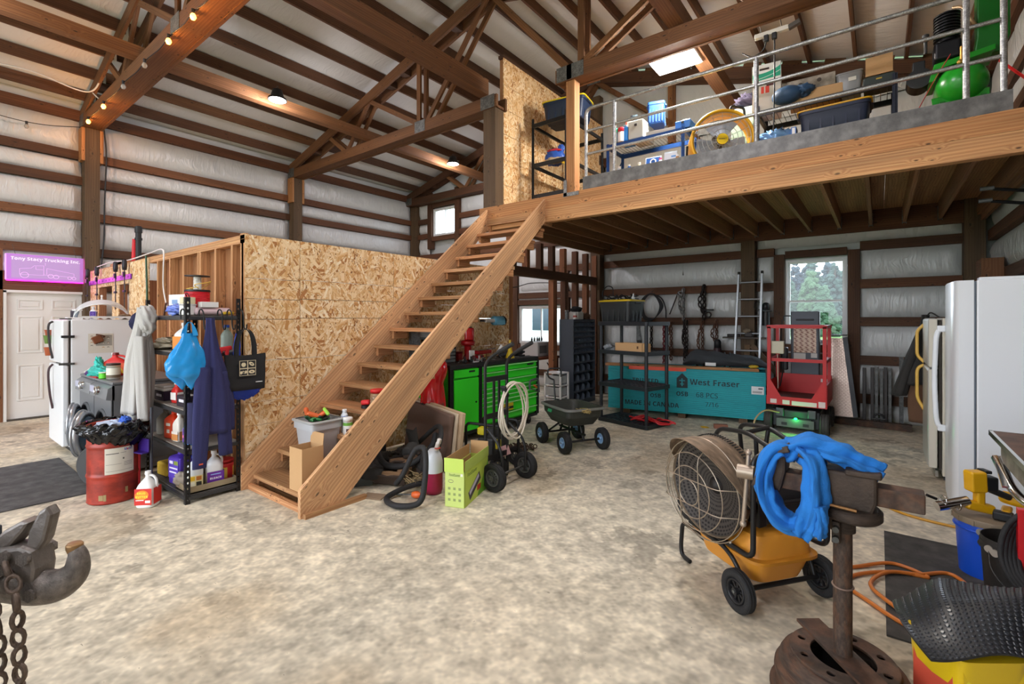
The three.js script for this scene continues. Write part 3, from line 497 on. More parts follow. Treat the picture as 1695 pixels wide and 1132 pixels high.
function can(name, label, cat, p, o, group, turn = 0) {   // round container with wrapped label and lid
  const { r = 0.04, h = 0.15, body = '#e8e8e6', lid = '#e8e8e6', lidH = 0.02, lab, top = 1 } = o, t = thing(name, label, cat, p, turn, group);
  part(t, 'body', lathe([[0, 0], [r * 0.94, 0], [r, 0.006], [r, (h - lidH) * 0.9], [r * top, h - lidH], [0, h - lidH]], 24), typeof body === 'string' ? plast(body) : body);
  part(t, 'lid', lathe([[0, h], [r * top * 0.95, h], [r * top * 1.04, h - 0.004], [r * top * 1.04, h - lidH], [0, h - lidH]], 24), plast(lid));
  if (lab) { const k = new THREE.Mesh(new THREE.CylinderGeometry(r + 0.001, r + 0.001, h * 0.6, 24, 1, true), new THREE.MeshStandardMaterial({ map: canvasTex(256, 96, lab), roughness: 0.5, side: THREE.DoubleSide })); k.position.y = h * 0.42; k.name = 'label'; t.add(shade(k)); }
  return t;
}
// open or closed carton
function carton(name, label, p, turn, w, h, d, m, o = {}, group) {
  const t = thing(name, label, 'box', p, turn, group), k = 0.005;
  part(t, 'carton_wall', [box(w, h, k, 0, h / 2, d / 2 - k / 2), box(w, h, k, 0, h / 2, -d / 2 + k / 2), box(k, h, d - 2 * k, w / 2 - k / 2, h / 2, 0), box(k, h, d - 2 * k, -w / 2 + k / 2, h / 2, 0), box(w - 2 * k, k, d - 2 * k, 0, k / 2, 0)], m);
  if (o.flaps) for (const [x, z, a, b, rx, rz] of o.flaps) part(t, 'flap', box(a, k, b, x, h + 0.001, z).translate(0, 0, 0).applyMatrix4(new THREE.Matrix4()), m);
  if (!o.open) { part(t, 'flap', box(w, k, d / 2 - 0.001, 0, h + k / 2, d / 4), m); part(t, 'flap', box(w, k, d / 2 - 0.001, 0, h + k / 2, -d / 4), m); if (o.tape) part(t, 'tape', [box(w + 0.002, 0.001, 0.05, 0, h + k + 0.0006, 0), box(0.001, h * 0.25, 0.05, w / 2 + 0.0008, h * 0.88, 0)], mat(o.tape, 0.3)); }
  return t;
}
// storage tote with lid
function tote(label, p, turn, w, h, d, body, lid, group) {
  const t = thing('storage_tote', label, 'storage tote', p, turn, group), R = [], bm = plast(body, 0.5);
  for (const [y, k] of [[0, 0.82], [0.012, 0.86], [h * 0.82, 0.95], [h * 0.82, 0.985], [h * 0.93, 0.99]]) R.push(superRing(w * k, d * k, y, 9, 48));
  part(t, 'body', loft(R, true, true, false, 'crease'), bm);
  for (const s of [-1, 1]) { for (let i = -2; i <= 2; i++) part(t, 'rib', box(0.018, h * 0.74, 0.012, i * w * 0.17, h * 0.42, s * d * 0.455, s * -0.06), bm); for (let i = -1; i <= 1; i++) part(t, 'rib', box(0.012, h * 0.74, 0.018, s * w * 0.452, h * 0.42, i * d * 0.2, 0, 0, s * 0.06), bm); }
  for (const s of [-1, 1]) part(t, 'grip', rbox(0.03, 0.025, d * 0.34, 0.008, s * w * 0.5, h * 0.86, 0), bm);
  if (lid) part(t, 'lid', [loft([superRing(w, d, h * 0.93, 9, 48), superRing(w * 1.03, d * 1.03, h * 0.935, 9, 48), superRing(w * 1.03, d * 1.03, h * 0.985, 9, 48), superRing(w * 0.98, d * 0.97, h, 9, 48)], true, true, true, 'crease'), rbox(w * 0.78, 0.012, d * 0.72, 0.005, 0, h + 0.003, 0)], plast(lid, 0.45));
  return t;
}
// wheel with tyre facing x axis
function wheel(parent, R, wd, hubR, p, tyre = blackRubber, hub = galvFlat, spokes = 8, name = 'wheel', ry = 0) {
  const g = new THREE.Group(); g.name = name; g.position.set(...p); g.rotation.y = ry; parent.add(g);
  const prof = []; for (let i = 0; i <= 14; i++) { const a = i / 14 * 2 * PI; prof.push([(R + hubR) / 2 + (R - hubR) / 2 * Math.sign(cos(a)) * Math.abs(cos(a)) ** 0.6, wd / 2 * Math.sign(sin(a)) * Math.abs(sin(a)) ** 0.6]); }
  part(g, 'tyre', [lathe(prof, 36, 0, 0, 0, 0, 0, PI / 2), ...[-0.3, 0, 0.3].map((k) => torus(R * 0.995, wd * 0.05, k * wd, 0, 0, 0, PI / 2, 0, 5, 36))], tyre);
  const hb = [lathe([[hubR * 0.82, -wd * 0.42], [hubR * 1.02, -wd * 0.42], [hubR * 1.02, wd * 0.42], [hubR * 0.82, wd * 0.42], [hubR * 0.8, 0], [hubR * 0.82, -wd * 0.42]], 28, 0, 0, 0, 0, 0, PI / 2), cyl(hubR * 0.28, hubR * 0.28, wd * 1.1, 0, 0, 0, 0, 0, PI / 2, 16)];
  for (let i = 0; i < spokes; i++) { const a = i / spokes * 2 * PI; hb.push(at(new THREE.BoxGeometry(wd * 0.3, hubR * 0.62, hubR * 0.16), 0, hubR * 0.55, 0).rotateX(a)); }
  part(g, 'hub', hb, hub); part(g, 'axle_nut', cyl(hubR * 0.14, hubR * 0.14, wd * 1.25, 0, 0, 0, 0, 0, PI / 2, 8), galvFlat); return g;
}
function hanging(y0, y1, n, f, m = 26) { const R = []; for (let i = 0; i <= n; i++) { const s = i / n, { cx, cz, w, d, fold = 0, ph = 0, nf = 5 } = f(s), y = y0 + (y1 - y0) * s; R.push(Array.from({ length: m }, (_, j) => { const a = j / m * 2 * PI, k = 1 + fold * cos(a * nf + ph + 1.5 * s) + 0.4 * fold * cos(a * (nf * 2 + 1) - s * 3 + ph); return [cx + cos(a) * d * k, y, cz + sin(a) * w * k]; })); } return loft(R, true, true, true); }

// =====================================================================  LEFT SIDE: DOOR CORNER
// glowing sign
{
  const s = thing('neon_sign', 'pink glowing acrylic sign with truck outline above the door', 'sign', [-10.79, 2.23, -1.55]);
  const draw = (g, W, H) => {
    g.fillStyle = '#c08ad0'; g.fillRect(0, 0, W, H); g.fillStyle = '#b9a3c6'; g.fillRect(W * 0.06, H * 0.08, W * 0.88, H * 0.84);
    txt(g, 'Tony Stacy Trucking Inc.', W * 0.5, H * 0.17, W * 0.077, '#fff'); g.strokeStyle = '#ffd9ff'; g.lineWidth = 4; g.lineJoin = 'round';
    const L = (p) => { g.beginPath(); p.forEach(([x, y], i) => i ? g.lineTo(x * W, y * H) : g.moveTo(x * W, y * H)); g.stroke(); };
    L([[0.16, 0.78], [0.16, 0.56], [0.3, 0.52], [0.34, 0.42], [0.46, 0.4], [0.46, 0.78], [0.16, 0.78]]); L([[0.36, 0.44], [0.36, 0.56], [0.45, 0.56]]); L([[0.46, 0.76], [0.86, 0.8]]); L([[0.5, 0.5], [0.86, 0.66], [0.86, 0.78]]); L([[0.5, 0.5], [0.5, 0.74]]); L([[0.48, 0.4], [0.48, 0.28]]);
    g.lineWidth = 6; for (const [x, y, r] of [[0.22, 0.8, 0.05], [0.55, 0.8, 0.035], [0.62, 0.82, 0.035], [0.8, 0.84, 0.025], [0.86, 0.85, 0.025]]) { g.beginPath(); g.ellipse(x * W, y * H, r * W, r * W, 0, 0, 7); g.stroke(); }
  };
  const t = canvasTex(1024, 480, draw);
  const pl = new THREE.Mesh(new THREE.BoxGeometry(0.92, 0.41, 0.012), new THREE.MeshStandardMaterial({ color: '#d8b8e4', map: t, roughness: 0.2, emissive: '#ffffff', emissiveMap: t, emissiveIntensity: 0.55 })); pl.name = 'acrylic_panel'; pl.rotation.y = PI / 2; pl.position.set(0, 0.205, 0); s.add(shade(pl));
  const glow = new THREE.MeshStandardMaterial({ color: '#ff3cd8', emissive: '#ff1fc8', emissiveIntensity: 3.5 }); part(s, 'light_channel', [box(0.016, 0.016, 0.92, 0, -0.008, 0)], glow); part(s, 'light_channel', [box(0.016, 0.4, 0.014, 0, 0.2, 0.466)], new THREE.MeshStandardMaterial({ color: '#e9a8ff', emissive: '#e27bff', emissiveIntensity: 1.3 }));
  for (const z of [-0.36, 0.36]) part(s, 'hanger_chain', bar([0, 0.41, z], [-0.02, 0.56, z + 0.03], 0.003), steelDark);
  const l = new THREE.RectAreaLight('#ff5fd8', 5, 0.9, 0.4); l.position.set(-10.77, 2.43, -1.55); l.lookAt(-5, 2.43, -1.55); l.castShadow = true; scene.add(l);
}
// refrigerator beside the door
{
  const f = thing('refrigerator', 'white top freezer refrigerator beside the white door', 'refrigerator', [-8.04, 0, -1.6]); const w = paint('#e9eaea', 0.3);
  part(f, 'body', [rbox(0.76, 1.55, 0.62, 0.012, 0, 0.83, -0.02)], w); part(f, 'base_grille', box(0.72, 0.07, 0.58, 0, 0.035, -0.02), blackPlastic); part(f, 'gasket', box(0.72, 1.5, 0.02, 0, 0.84, 0.298), mat('#3b342e', 0.8));
  const fd = part(f, 'door', rbox(0.76, 0.52, 0.062, 0.018, 0, 1.34, 0.34), w), rd = part(f, 'door', rbox(0.76, 0.97, 0.062, 0.018, 0, 0.575, 0.34), w); fd.name = 'freezer_door';
  part(fd, 'handle', hose([[-0.1, 1.58, 0.375], [-0.1, 1.55, 0.41], [-0.1, 1.3, 0.405], [-0.1, 1.12, 0.38]], 0.012, 20, 8), mat('#2a1d1d', 0.4)); part(rd, 'handle', hose([[-0.1, 1.05, 0.375], [-0.1, 1.0, 0.41], [-0.1, 0.7, 0.405], [-0.1, 0.5, 0.378]], 0.012, 20, 8), mat('#3a1f22', 0.4));
  part(f, 'latch', rbox(0.02, 0.03, 0.12, 0.004, 0.39, 1.4, 0.32), blackPlastic); part(f, 'latch', rbox(0.02, 0.025, 0.14, 0.004, 0.39, 1.075, 0.33), steelDark); part(f, 'hinge', box(0.06, 0.015, 0.1, 0.33, 1.612, 0.33), steelDark);
}
{
  const c = thing('wall_chart', 'cream chart of mushroom pictures stuck on the refrigerator side', 'poster', [-7.655, 1.31, -1.585]);
  print(c, 'sheet', 0.24, 0.24, 256, 256, (g, W) => { g.fillStyle = '#d9d4c6'; g.fillRect(0, 0, W, W); const r = rng(3); g.fillStyle = '#9d9a90'; g.fillRect(W * 0.3, W * 0.08, W * 0.66, W * 0.55); for (let i = 0; i < 12; i++) { const x = i < 4 ? 0.14 : 0.4 + 0.2 * (i % 3), y = i < 4 ? 0.14 + 0.16 * i : 0.22 + 0.25 * ((i - 4) / 3 | 0); g.fillStyle = ['#7a5a42', '#4c3f37', '#b98a58', '#5d5d55'][i % 4]; g.beginPath(); g.ellipse(x * W, y * W, 14, 9, 0, PI, 0); g.fill(); g.fillStyle = '#e8e2d2'; g.fillRect(x * W - 4, y * W, 8, 12); } }, [0, 0, 0], [0, PI / 2, 0]);
  const m = thing('leather_pouch', 'brown leather pouch magnet over the mushroom chart', 'pouch', [-7.645, 1.36, -1.55]); part(m, 'pouch', [rbox(0.03, 0.09, 0.1, 0.012, 0, 0, 0, 0.4)], mat('#7a4526', 0.7)); part(m, 'cuff', torus(0.04, 0.008, 0, 0.045, -0.03, 1.2, 0.3, 0, 6, 16), mat('#5a2f1a', 0.7));
  for (const [lab, col, y, z] of [['terracotta cup magnet at the top of the refrigerator door edge', '#9a4b2c', 1.42, -1.215], ['green cup magnet between two terracotta ones', '#5f7a33', 1.35, -1.205], ['lowest terracotta cup magnet on the refrigerator door', '#a8522a', 1.2, -1.21]]) { const k = thing('cup_magnet', lab, 'magnet', [-8.3, y, z]); part(k, 'cup', lathe([[0, -0.05], [0.032, -0.05], [0.045, 0.05], [0.04, 0.05], [0.028, -0.04], [0, -0.04]], 18), mat(col, 0.7)); part(k, 'rim', torus(0.043, 0.005, 0, 0.05, 0, PI / 2, 0, 0, 6, 18), mat(col, 0.7)); }
}
// on top of the refrigerator
{
  const y = 1.605;
  const d = thing('mesh_food_cover', 'white mesh dome food cover on the refrigerator', 'food cover', [-7.78, y, -1.62]);
  part(d, 'mesh', sheet((u, v) => { const a = u * PI, r = 0.27; return [0.14 * (v * 2 - 1) * sin(a), 0.25 * sin(a) ** 0.8 * (1 - 0.25 * (2 * v - 1) ** 2), r * -cos(a)]; }, 28, 10), mat('#dcdde0', 0.8, 0, { transparent: true, opacity: 0.6 }));
  part(d, 'rim', hose(Array.from({ length: 13 }, (_, i) => { const a = i / 12 * PI; return [0.142 * sin(a), 0.25 * sin(a) ** 0.8 * 0.76, -0.27 * cos(a)]; }), 0.006, 30, 6), white); part(d, 'knob', lathe([[0, 0.25], [0.012, 0.25], [0.008, 0.28], [0.014, 0.3], [0, 0.31]], 12), white);
  part(d, 'scalloped_edge', sheet((u, v) => [0.15, 0.01 + 0.03 * (1 - v) + 0.008 * sin(u * 40) * v, -0.3 + 0.52 * u], 60, 2, 0.002), white);
  jug('glue_bottle', 'white bottle with purple label standing on the refrigerator', 'bottle', [-7.69, y, -1.52], 1.2, { w: 0.07, d: 0.06, h: 0.16, neck: 0.014, sh: 0.7, e: 2.4, body: '#e6e6ea', cap: '#f0f0f0', lab: { y0: 0.06, y1: 0.62, bg: '#4c2a92', k: 0.8, draw: (g, W, H) => { g.strokeStyle = '#b9a2e0'; g.lineWidth = 6; g.beginPath(); g.arc(W / 2, H * 0.32, 26, 0, 7); g.stroke(); g.fillStyle = '#e8e0f4'; g.fillRect(W * 0.2, H * 0.6, W * 0.6, 8); } } });
  const c = thing('card_reader', 'small white and grey desk machine at the refrigerator corner', 'appliance', [-7.8, y, -1.36]); part(c, 'base', rbox(0.16, 0.025, 0.14, 0.006, 0, 0.013, 0), white); part(c, 'screen', rbox(0.12, 0.075, 0.02, 0.004, 0.02, 0.065, -0.02, -0.3), mat('#7d8893', 0.3)); part(c, 'top', rbox(0.17, 0.02, 0.07, 0.006, 0, 0.115, -0.03), white); part(c, 'stand', [box(0.015, 0.1, 0.06, -0.07, 0.06, -0.01), box(0.015, 0.1, 0.02, -0.03, 0.06, -0.03)], mat('#5b5660', 0.4));
  const s = thing('seashell', 'brown seashell at the back of the refrigerator top', 'shell', [-7.72, y, -1.84]); part(s, 'shell', lumpy(0.05, 0.035, 0.07, 0.25, 2.4, 3, 0, 0.034, 0), mat('#8a6f55', 0.6)); part(s, 'opening', lumpy(0.025, 0.02, 0.04, 0.2, 2, 5, 0.03, 0.03, 0.03), mat('#3a2f28', 0.6));
}
// washer and dryer
function frontLoader(label, p, sw) {
  const t = thing('front_load_washer', label, 'washer', p), g = mat('#7e8083', 0.35, 0.45), gl = mat('#c5c8cc', 0.25, 0.7), W2 = 0.65, D = 0.66;
  part(t, 'cabinet', [box(0.02, 0.9, D, W2 / 2 - 0.01, 0.48, 0), box(0.02, 0.9, D, -W2 / 2 + 0.01, 0.48, 0), box(W2, 0.9, 0.02, 0, 0.48, -D / 2), ext([[-0.325, 0.03], [0.325, 0.03], [0.325, 0.78], [-0.325, 0.78]], 0.02, 0, [circ(0.22, 32, 0, 0.42)]).translate(0, 0, D / 2)], g);
  part(t, 'top', rbox(W2 + 0.005, 0.03, D + 0.01, 0.01, 0, 0.95, 0), g); part(t, 'side_panel', [ext(rrect(0.5, 0.66, 0.06), 0.006, 0.002).rotateY(PI / 2).translate(W2 / 2 + 0.002, 0.45, -0.02)], mat('#75777a', 0.38, 0.4));
  part(t, 'control_panel', [loft([[-0.325, 0.325]].flatMap(() => [-0.325, 0.325]).slice(0, 2).map((x) => [[x, 0.78, D / 2 + 0.01], [x, 0.79, D / 2 + 0.05], [x, 0.9, D / 2 + 0.035], [x, 0.935, D / 2 - 0.02], [x, 0.78, D / 2 - 0.02]]), true, true, true, 'crease')], mat('#8d9093', 0.3, 0.5)); part(t, 'dial', [cyl(0.04, 0.045, 0.03, 0, 0.86, D / 2 + 0.055, PI / 2), torus(0.042, 0.006, 0, 0.86, D / 2 + 0.068, 0, 0, 0)], chrome); part(t, 'drawer_face', rbox(0.2, 0.07, 0.02, 0.006, -0.2, 0.86, D / 2 + 0.045), mat('#b9b9cb', 0.3));
  part(t, 'drum', [lathe([[0.22, 0.33], [0.24, 0.28], [0.24, -0.2], [0, -0.22]], 32, 0, 0.42, 0, PI / 2)], mat('#90989e', 0.3, 0.8)); part(t, 'gasket', torus(0.225, 0.02, 0, 0.42, D / 2 + 0.01), mat('#4a4b4d', 0.6));
  const d = new THREE.Group(); d.name = 'door'; d.position.set(-0.25, 0.42, D / 2 + 0.03); d.rotation.y = sw; t.add(d); part(d, 'door_ring', [torus(0.2, 0.035, 0.22, 0, 0, 0, 0, 0, 10, 36), torus(0.235, 0.012, 0.22, 0, 0.02, 0, 0, 0, 8, 36)], gl); part(d, 'glass_bowl', lathe([[0, -0.1], [0.1, -0.09], [0.17, -0.04], [0.18, 0.02], [0, 0.025]], 28, 0.22, 0, 0, PI / 2), mat('#3d5468', 0.15, 0.1)); part(d, 'door_handle', rbox(0.03, 0.14, 0.02, 0.008, 0.42, 0, 0.03), mat('#4a4b4d', 0.4));
  for (const [x, z] of [[-0.26, -0.26], [0.26, -0.26], [-0.26, 0.26], [0.26, 0.26]]) part(t, 'foot', cyl(0.025, 0.03, 0.03, x, 0.015, z, 0, 0, 0, 12), blackRubber); return t;
}
frontLoader('grey front load washer next to the refrigerator, door swung open', [-7.18, 0, -1.7], -0.35);
frontLoader('grey front load dryer behind the red drum, jugs on top', [-6.51, 0, -1.7], -0.55);
{
  const y = 0.967;
  jug('detergent_jug', 'red laundry jug with rainbow label lying on dryer', 'jug', [-6.9, y + 0.0, -1.56], 1.0, { w: 0.24, d: 0.1, h: 0.26, neck: 0.024, sh: 0.55, body: '#cf2320', cap: '#7a1a1a', handle: true, lab: { y0: 0.1, y1: 0.55, bg: '#e2572a', draw: (g, W, H) => { g.strokeStyle = '#f2c230'; g.lineWidth = 14; g.beginPath(); g.arc(W / 2, H, H * 0.7, PI, 0); g.stroke(); g.strokeStyle = '#6fae3c'; g.beginPath(); g.arc(W / 2, H, H * 0.45, PI, 0); g.stroke(); } } });
  jug('detergent_jug', 'small red jug with white cap behind the turquoise pouch', 'jug', [-7.12, y, -1.6], 0.6, { w: 0.13, d: 0.1, h: 0.25, body: '#d32a2a', cap: '#ecebe8', neck: 0.022 });
  const p = thing('refill_pouch', 'turquoise plastic pouch slumped on the dryer', 'pouch', [-6.86, y, -1.42]); part(p, 'pouch', lumpy(0.2, 0.06, 0.1, 0.28, 2.2, 9, 0, 0.06, 0), mat('#2fb7a8', 0.3)); part(p, 'top_fold', lumpy(0.05, 0.08, 0.04, 0.35, 2.8, 4, -0.09, 0.13, 0), mat('#35c4b4', 0.3)); part(p, 'print', lumpy(0.08, 0.03, 0.06, 0.2, 2, 6, -0.12, 0.04, 0.05), mat('#4a1f66', 0.35));
  const r = thing('rag', 'white rag bunched at the washer edge', 'cloth', [-7.15, y, -1.42]); part(r, 'cloth', lumpy(0.09, 0.04, 0.07, 0.35, 2.6, 14, 0, 0.035, 0), cloth('#e4e0d8'));
  can('glass_jar', 'glass jar of coins with dark lid on the dryer', 'jar', [-6.5, y, -1.45], { r: 0.06, h: 0.17, body: mat('#d8d6cc', 0.1, 0, { transmission: 0.6, thickness: 0 }), lid: '#3a2a26', lidH: 0.018, lab: (g, W, H) => { g.fillStyle = '#e4dfcc'; g.fillRect(0, 0, W, H); g.fillStyle = '#6a5a44'; g.fillRect(0, H * 0.72, W, H * 0.28); } });
  can('soap_tub', 'bright green tub in front of the turquoise pouch', 'tub', [-6.66, y, -1.4], { r: 0.04, h: 0.07, body: '#5fd02e', lid: '#e8efe0', lidH: 0.012 });
  solo('booklet', 'white and red booklet lying on the dryer edge', 'booklet', [box(0.22, 0.006, 0.05, 0, 0.003, 0), box(0.2, 0.012, 0.035, 0, 0.012, 0.0)], mat('#c23a3a', 0.5), [-6.85, y, -1.37], 0.05);
}
// purple clamp rail
{
  const rail = thing('clamp_rail', 'purple perforated steel rail above the doorway with clamps', 'rack', [-9.45, 2.21, -2.045]); const pu = paint('#6a2f96', 0.35);
  part(rail, 'rail', ext([[-1.16, -0.035], [1.16, -0.035], [1.16, 0.035], [-1.16, 0.035]], 0.012, 0, Array.from({ length: 12 }, (_, i) => circ(0.014, 10, -1.05 + i * 0.19, 0))), pu);
  for (const [x, l] of [[-10.5, 'leftmost bar clamp with black handle on purple rail'], [-9.9, 'second bar clamp from the door on purple rail'], [-8.86, 'third bar clamp on purple rail, before the end'], [-8.42, 'bar clamp at the stud end of the purple rail']]) {
    const c = thing('bar_clamp', l, 'clamp', [x, 2.2, -2.0], 0, 'bar clamps'); part(c, 'bar', box(0.02, 0.62, 0.01, 0, -0.14, 0), steelDark); part(c, 'handle', [lathe([[0, 0.1], [0.025, 0.1], [0.032, 0.15], [0.028, 0.23], [0.018, 0.25], [0, 0.25]], 14)], mat('#171320', 0.4)); part(c, 'jaw', [rbox(0.05, 0.07, 0.03, 0.006, 0.01, 0.04, 0.01), rbox(0.09, 0.03, 0.025, 0.006, 0.03, -0.2, 0.01)], mat('#231a33', 0.4)); part(c, 'screw', cyl(0.008, 0.008, 0.12, 0.06, -0.16, 0.01, 0, 0, 0, 8), steelDark);
  }
}
// above the stud wall
solo('black_pipe', 'black plastic pipe with collar standing behind the stud wall top', 'pipe', [cyl(0.035, 0.035, 0.5, 0, 0.25, 0), cyl(0.045, 0.045, 0.08, 0, 0.45, 0), cyl(0.045, 0.045, 0.03, 0, 0.32, 0)], blackPlastic, [-8.3, 2.42, -2.13]);
solo('red_tube', 'red plastic tube leaning beside the black pipe', 'tube', [cyl(0.024, 0.03, 0.34, 0, 0.17, 0, 0, 0, -0.08)], plast('#d0202a'), [-8.5, 2.42, -2.13]);
solo('white_cable', 'white cable running over the stud wall and down a stud', 'cable', [hose([[-9.9, 2.44, -2.0], [-9.2, 2.47, -2.03], [-8.5, 2.45, -2.06], [-7.6, 2.47, -2.06], [-6.95, 2.46, -2.02], [-6.83, 2.4, -2.0], [-6.84, 2.0, -2.0], [-6.72, 1.75, -2.0]], 0.009, 70, 6)], plast('#e6e4df'));
solo('green_cord', 'dark green cord hanging at the chipboard edge', 'cord', [hose([[-7.6, 2.44, -2.03], [-7.6, 2.0, -2.04], [-7.58, 1.2, -2.04], [-7.59, 0.4, -2.04]], 0.012, 30, 6)], plast('#2f5a3c'));
solo('cable', 'dark cable running down the grey post by the sign', 'cable', [hose([[-10.63, 4.9, -2.24], [-10.62, 4.5, -2.27], [-10.63, 3.6, -2.25], [-10.62, 3.0, -2.24], [-10.6, 2.5, -2.2]], 0.012, 40, 6)], blackPlastic);
// black floor mat
solo('floor_mat', 'dark rubber floor mat in front of the refrigerator', 'mat', [bb(-7.5, -5.78, 0.001, 0.012, -1.18, 0.3)], mat('#6a6866', 0.85, 0, { map: mottle }));
// red drum with liner
{
  const d = thing('steel_drum', 'red steel drum used as bin with black liner', 'drum', [-5.46, 0, -1.22], 0.4), red = mat('#c9432f', 0.42, 0.15, { map: mottle });
  const pr = [[0, 0], [0.18, 0], [0.188, 0.01]]; for (let y = 0.02; y < 0.66; y += 0.012) pr.push([0.185 + 0.008 * Math.exp(-(((y - 0.24) / 0.012) ** 2)) + 0.008 * Math.exp(-(((y - 0.5) / 0.012) ** 2)), y]); pr.push([0.195, 0.665], [0.19, 0.68], [0.175, 0.67], [0.172, 0.3], [0, 0.3]);
  part(d, 'shell', lathe(pr, 44), red);
  const lt = canvasTex(320, 256, (g, W, H) => { g.fillStyle = '#cfc8b8'; g.fillRect(0, 0, W, H); txt(g, 'Mobil', W * 0.78, H * 0.09, 36, '#1f3f9a'); g.fillStyle = '#c8242a'; g.beginPath(); g.arc(W * 0.745, H * 0.095, 8, 0, 7); g.fill(); g.fillStyle = '#4a4640'; g.fillRect(12, H * 0.2, W * 0.42, 7); g.fillRect(W * 0.5, H * 0.2, W * 0.2, 3); for (const y of [0.58, 0.64, 0.7]) g.fillRect(W * 0.62, H * y, W * 0.3, 3); g.fillRect(12, H * 0.62, W * 0.5, 2); g.fillRect(12, H * 0.88, W * 0.9, 2); g.fillRect(W * 0.58, H * 0.4, 16, 16); });
  const k = shade(new THREE.Mesh(new THREE.CylinderGeometry(0.1875, 0.1875, 0.225, 24, 1, true, 0.62, 1.15), new THREE.MeshStandardMaterial({ map: lt, roughness: 0.6, side: THREE.DoubleSide }))); k.name = 'label'; k.position.y = 0.372; d.add(k);
  const chips = []; const r = rng(8); for (let i = 0; i < 9; i++) chips.push(at(new THREE.CylinderGeometry(0.1872, 0.1872, 0.02 + 0.05 * r(), 5, 1, true, r() * 6.28, 0.08 + 0.2 * r()), 0, i < 6 ? 0.06 + 0.05 * r() : 0.2 + 0.35 * r(), 0)); part(d, 'bare_patch', chips, mat('#a08a5e', 0.6, 0.3));
  const b = thing('bin_liner', 'glossy black bin bag folded over the red drum', 'bin bag', [-5.46, 0.6, -1.22]); const R = [];
  for (let i = 0; i <= 22; i++) { const s = i / 22; R.push(Array.from({ length: 72 }, (_, j) => { const a = j / 72 * 2 * PI, nz = n3(cos(a) * 3, sin(a) * 3, s * 5), n1 = n3(cos(a) * 7, sin(a) * 7, s * 9); let rad, y; if (s < 0.5) { const q = s / 0.5; rad = 0.2 + 0.055 * sin(q * PI * 0.8) + 0.03 * nz + 0.018 * n1; y = -0.06 + 0.16 * q + 0.05 * nz * (1 - q) + 0.05 * cos(a - 2.2) * (1 - q); } else { const q = (s - 0.5) / 0.5; rad = 0.215 - 0.06 * q + 0.02 * nz; y = 0.1 - 0.16 * q + 0.02 * n1; } return [cos(a) * rad, y, sin(a) * rad]; })); }
  part(b, 'bag', loft(R, true), mat('#0e0e10', 0.16)); part(b, 'rubbish', [lumpy(0.13, 0.05, 0.13, 0.3, 2.5, 6, 0, 0.05, 0)], mat('#b8c6da', 0.5)); part(b, 'blue_wrapper', lumpy(0.05, 0.03, 0.04, 0.4, 3, 2, 0.06, 0.1, -0.07), mat('#2f62c8', 0.4));
}
solo('round_cover', 'dark round lid leaning behind the red drum', 'lid', [cyl(0.19, 0.19, 0.02, 0, 0.19, 0, PI / 2, 0, 0, 36), torus(0.19, 0.012, 0, 0.19, 0)], mat('#3a3836', 0.6), [-5.95, 0.01, -1.2], 0.6);
jug('cleaner_jug', 'white gallon jug with red label on the floor by the shelf', 'jug', [-5.0, 0, -1.35], 0.78, { w: 0.15, d: 0.135, h: 0.3, body: '#e9e8e4', cap: '#f2f2f0', sh: 0.56, e: 3.4, handle: true, lab: { y0: 0.1, y1: 0.56, bg: '#cf2a1e', k: 0.9, draw: (g, W, H) => { g.fillStyle = '#e98a1c'; g.beginPath(); g.ellipse(W * 0.42, H * 0.4, W * 0.4, H * 0.3, -0.2, 0, 7); g.fill(); txt(g, 'KRUD', W * 0.4, H * 0.28, 30, '#ffe23a'); txt(g, 'KUTTER', W * 0.42, H * 0.5, 32, '#ffe23a'); g.fillStyle = '#f1ece2'; g.fillRect(W * 0.62, H * 0.72, W * 0.3, H * 0.16); g.fillRect(W * 0.08, H * 0.68, W * 0.46, 8); } } });

// =====================================================================  BLACK SHELF BESIDE THE STAIRS
{
  const s = thing('shelving_unit', 'black perforated steel shelving unit crowded with cleaners beside the stairs', 'shelf', [-5.285, 0, -1.775]), w = 1.06, d = 0.45, H = 1.8;
  const holes = Array.from({ length: 36 }, (_, i) => [[-0.005, 0.028 + i * 0.049], [0.006, 0.03 + i * 0.049], [0.007, 0.042 + i * 0.049], [0, 0.05 + i * 0.049], [-0.007, 0.042 + i * 0.049]]);
  const face = () => ext([[-0.019, 0], [0.019, 0], [0.019, H], [-0.019, H]], 0.003, 0, holes);
  for (const sx of [-1, 1]) for (const sz of [-1, 1]) part(s, 'upright', [face().translate(sx * (w / 2 - 0.019), 0, sz * d / 2), face().rotateY(PI / 2).translate(sx * w / 2, 0, sz * (d / 2 - 0.019))], blackSteel);
  for (const [i, y] of [0.06, 0.46, 0.8, 1.3, 1.63].entries()) {
    const sh = part(s, 'shelf', rbox(w - 0.03, 0.014, d - 0.03, 0.003, 0, y + 0.006, 0, 0, 0, 0, 1), i % 4 ? mat('#8b8378', 0.7) : mat('#55504a', 0.7));
    part(sh, 'shelf_rail', [rbox(w - 0.04, 0.036, 0.02, 0.008, 0, y - 0.012, d / 2 - 0.008), rbox(w - 0.04, 0.036, 0.02, 0.008, 0, y - 0.012, -d / 2 + 0.008), rbox(0.02, 0.036, d - 0.04, 0.008, w / 2 - 0.008, y - 0.012, 0), rbox(0.02, 0.036, d - 0.04, 0.008, -w / 2 + 0.008, y - 0.012, 0)], mat('#3a3a3b', 0.35, 0.3));
  }
}
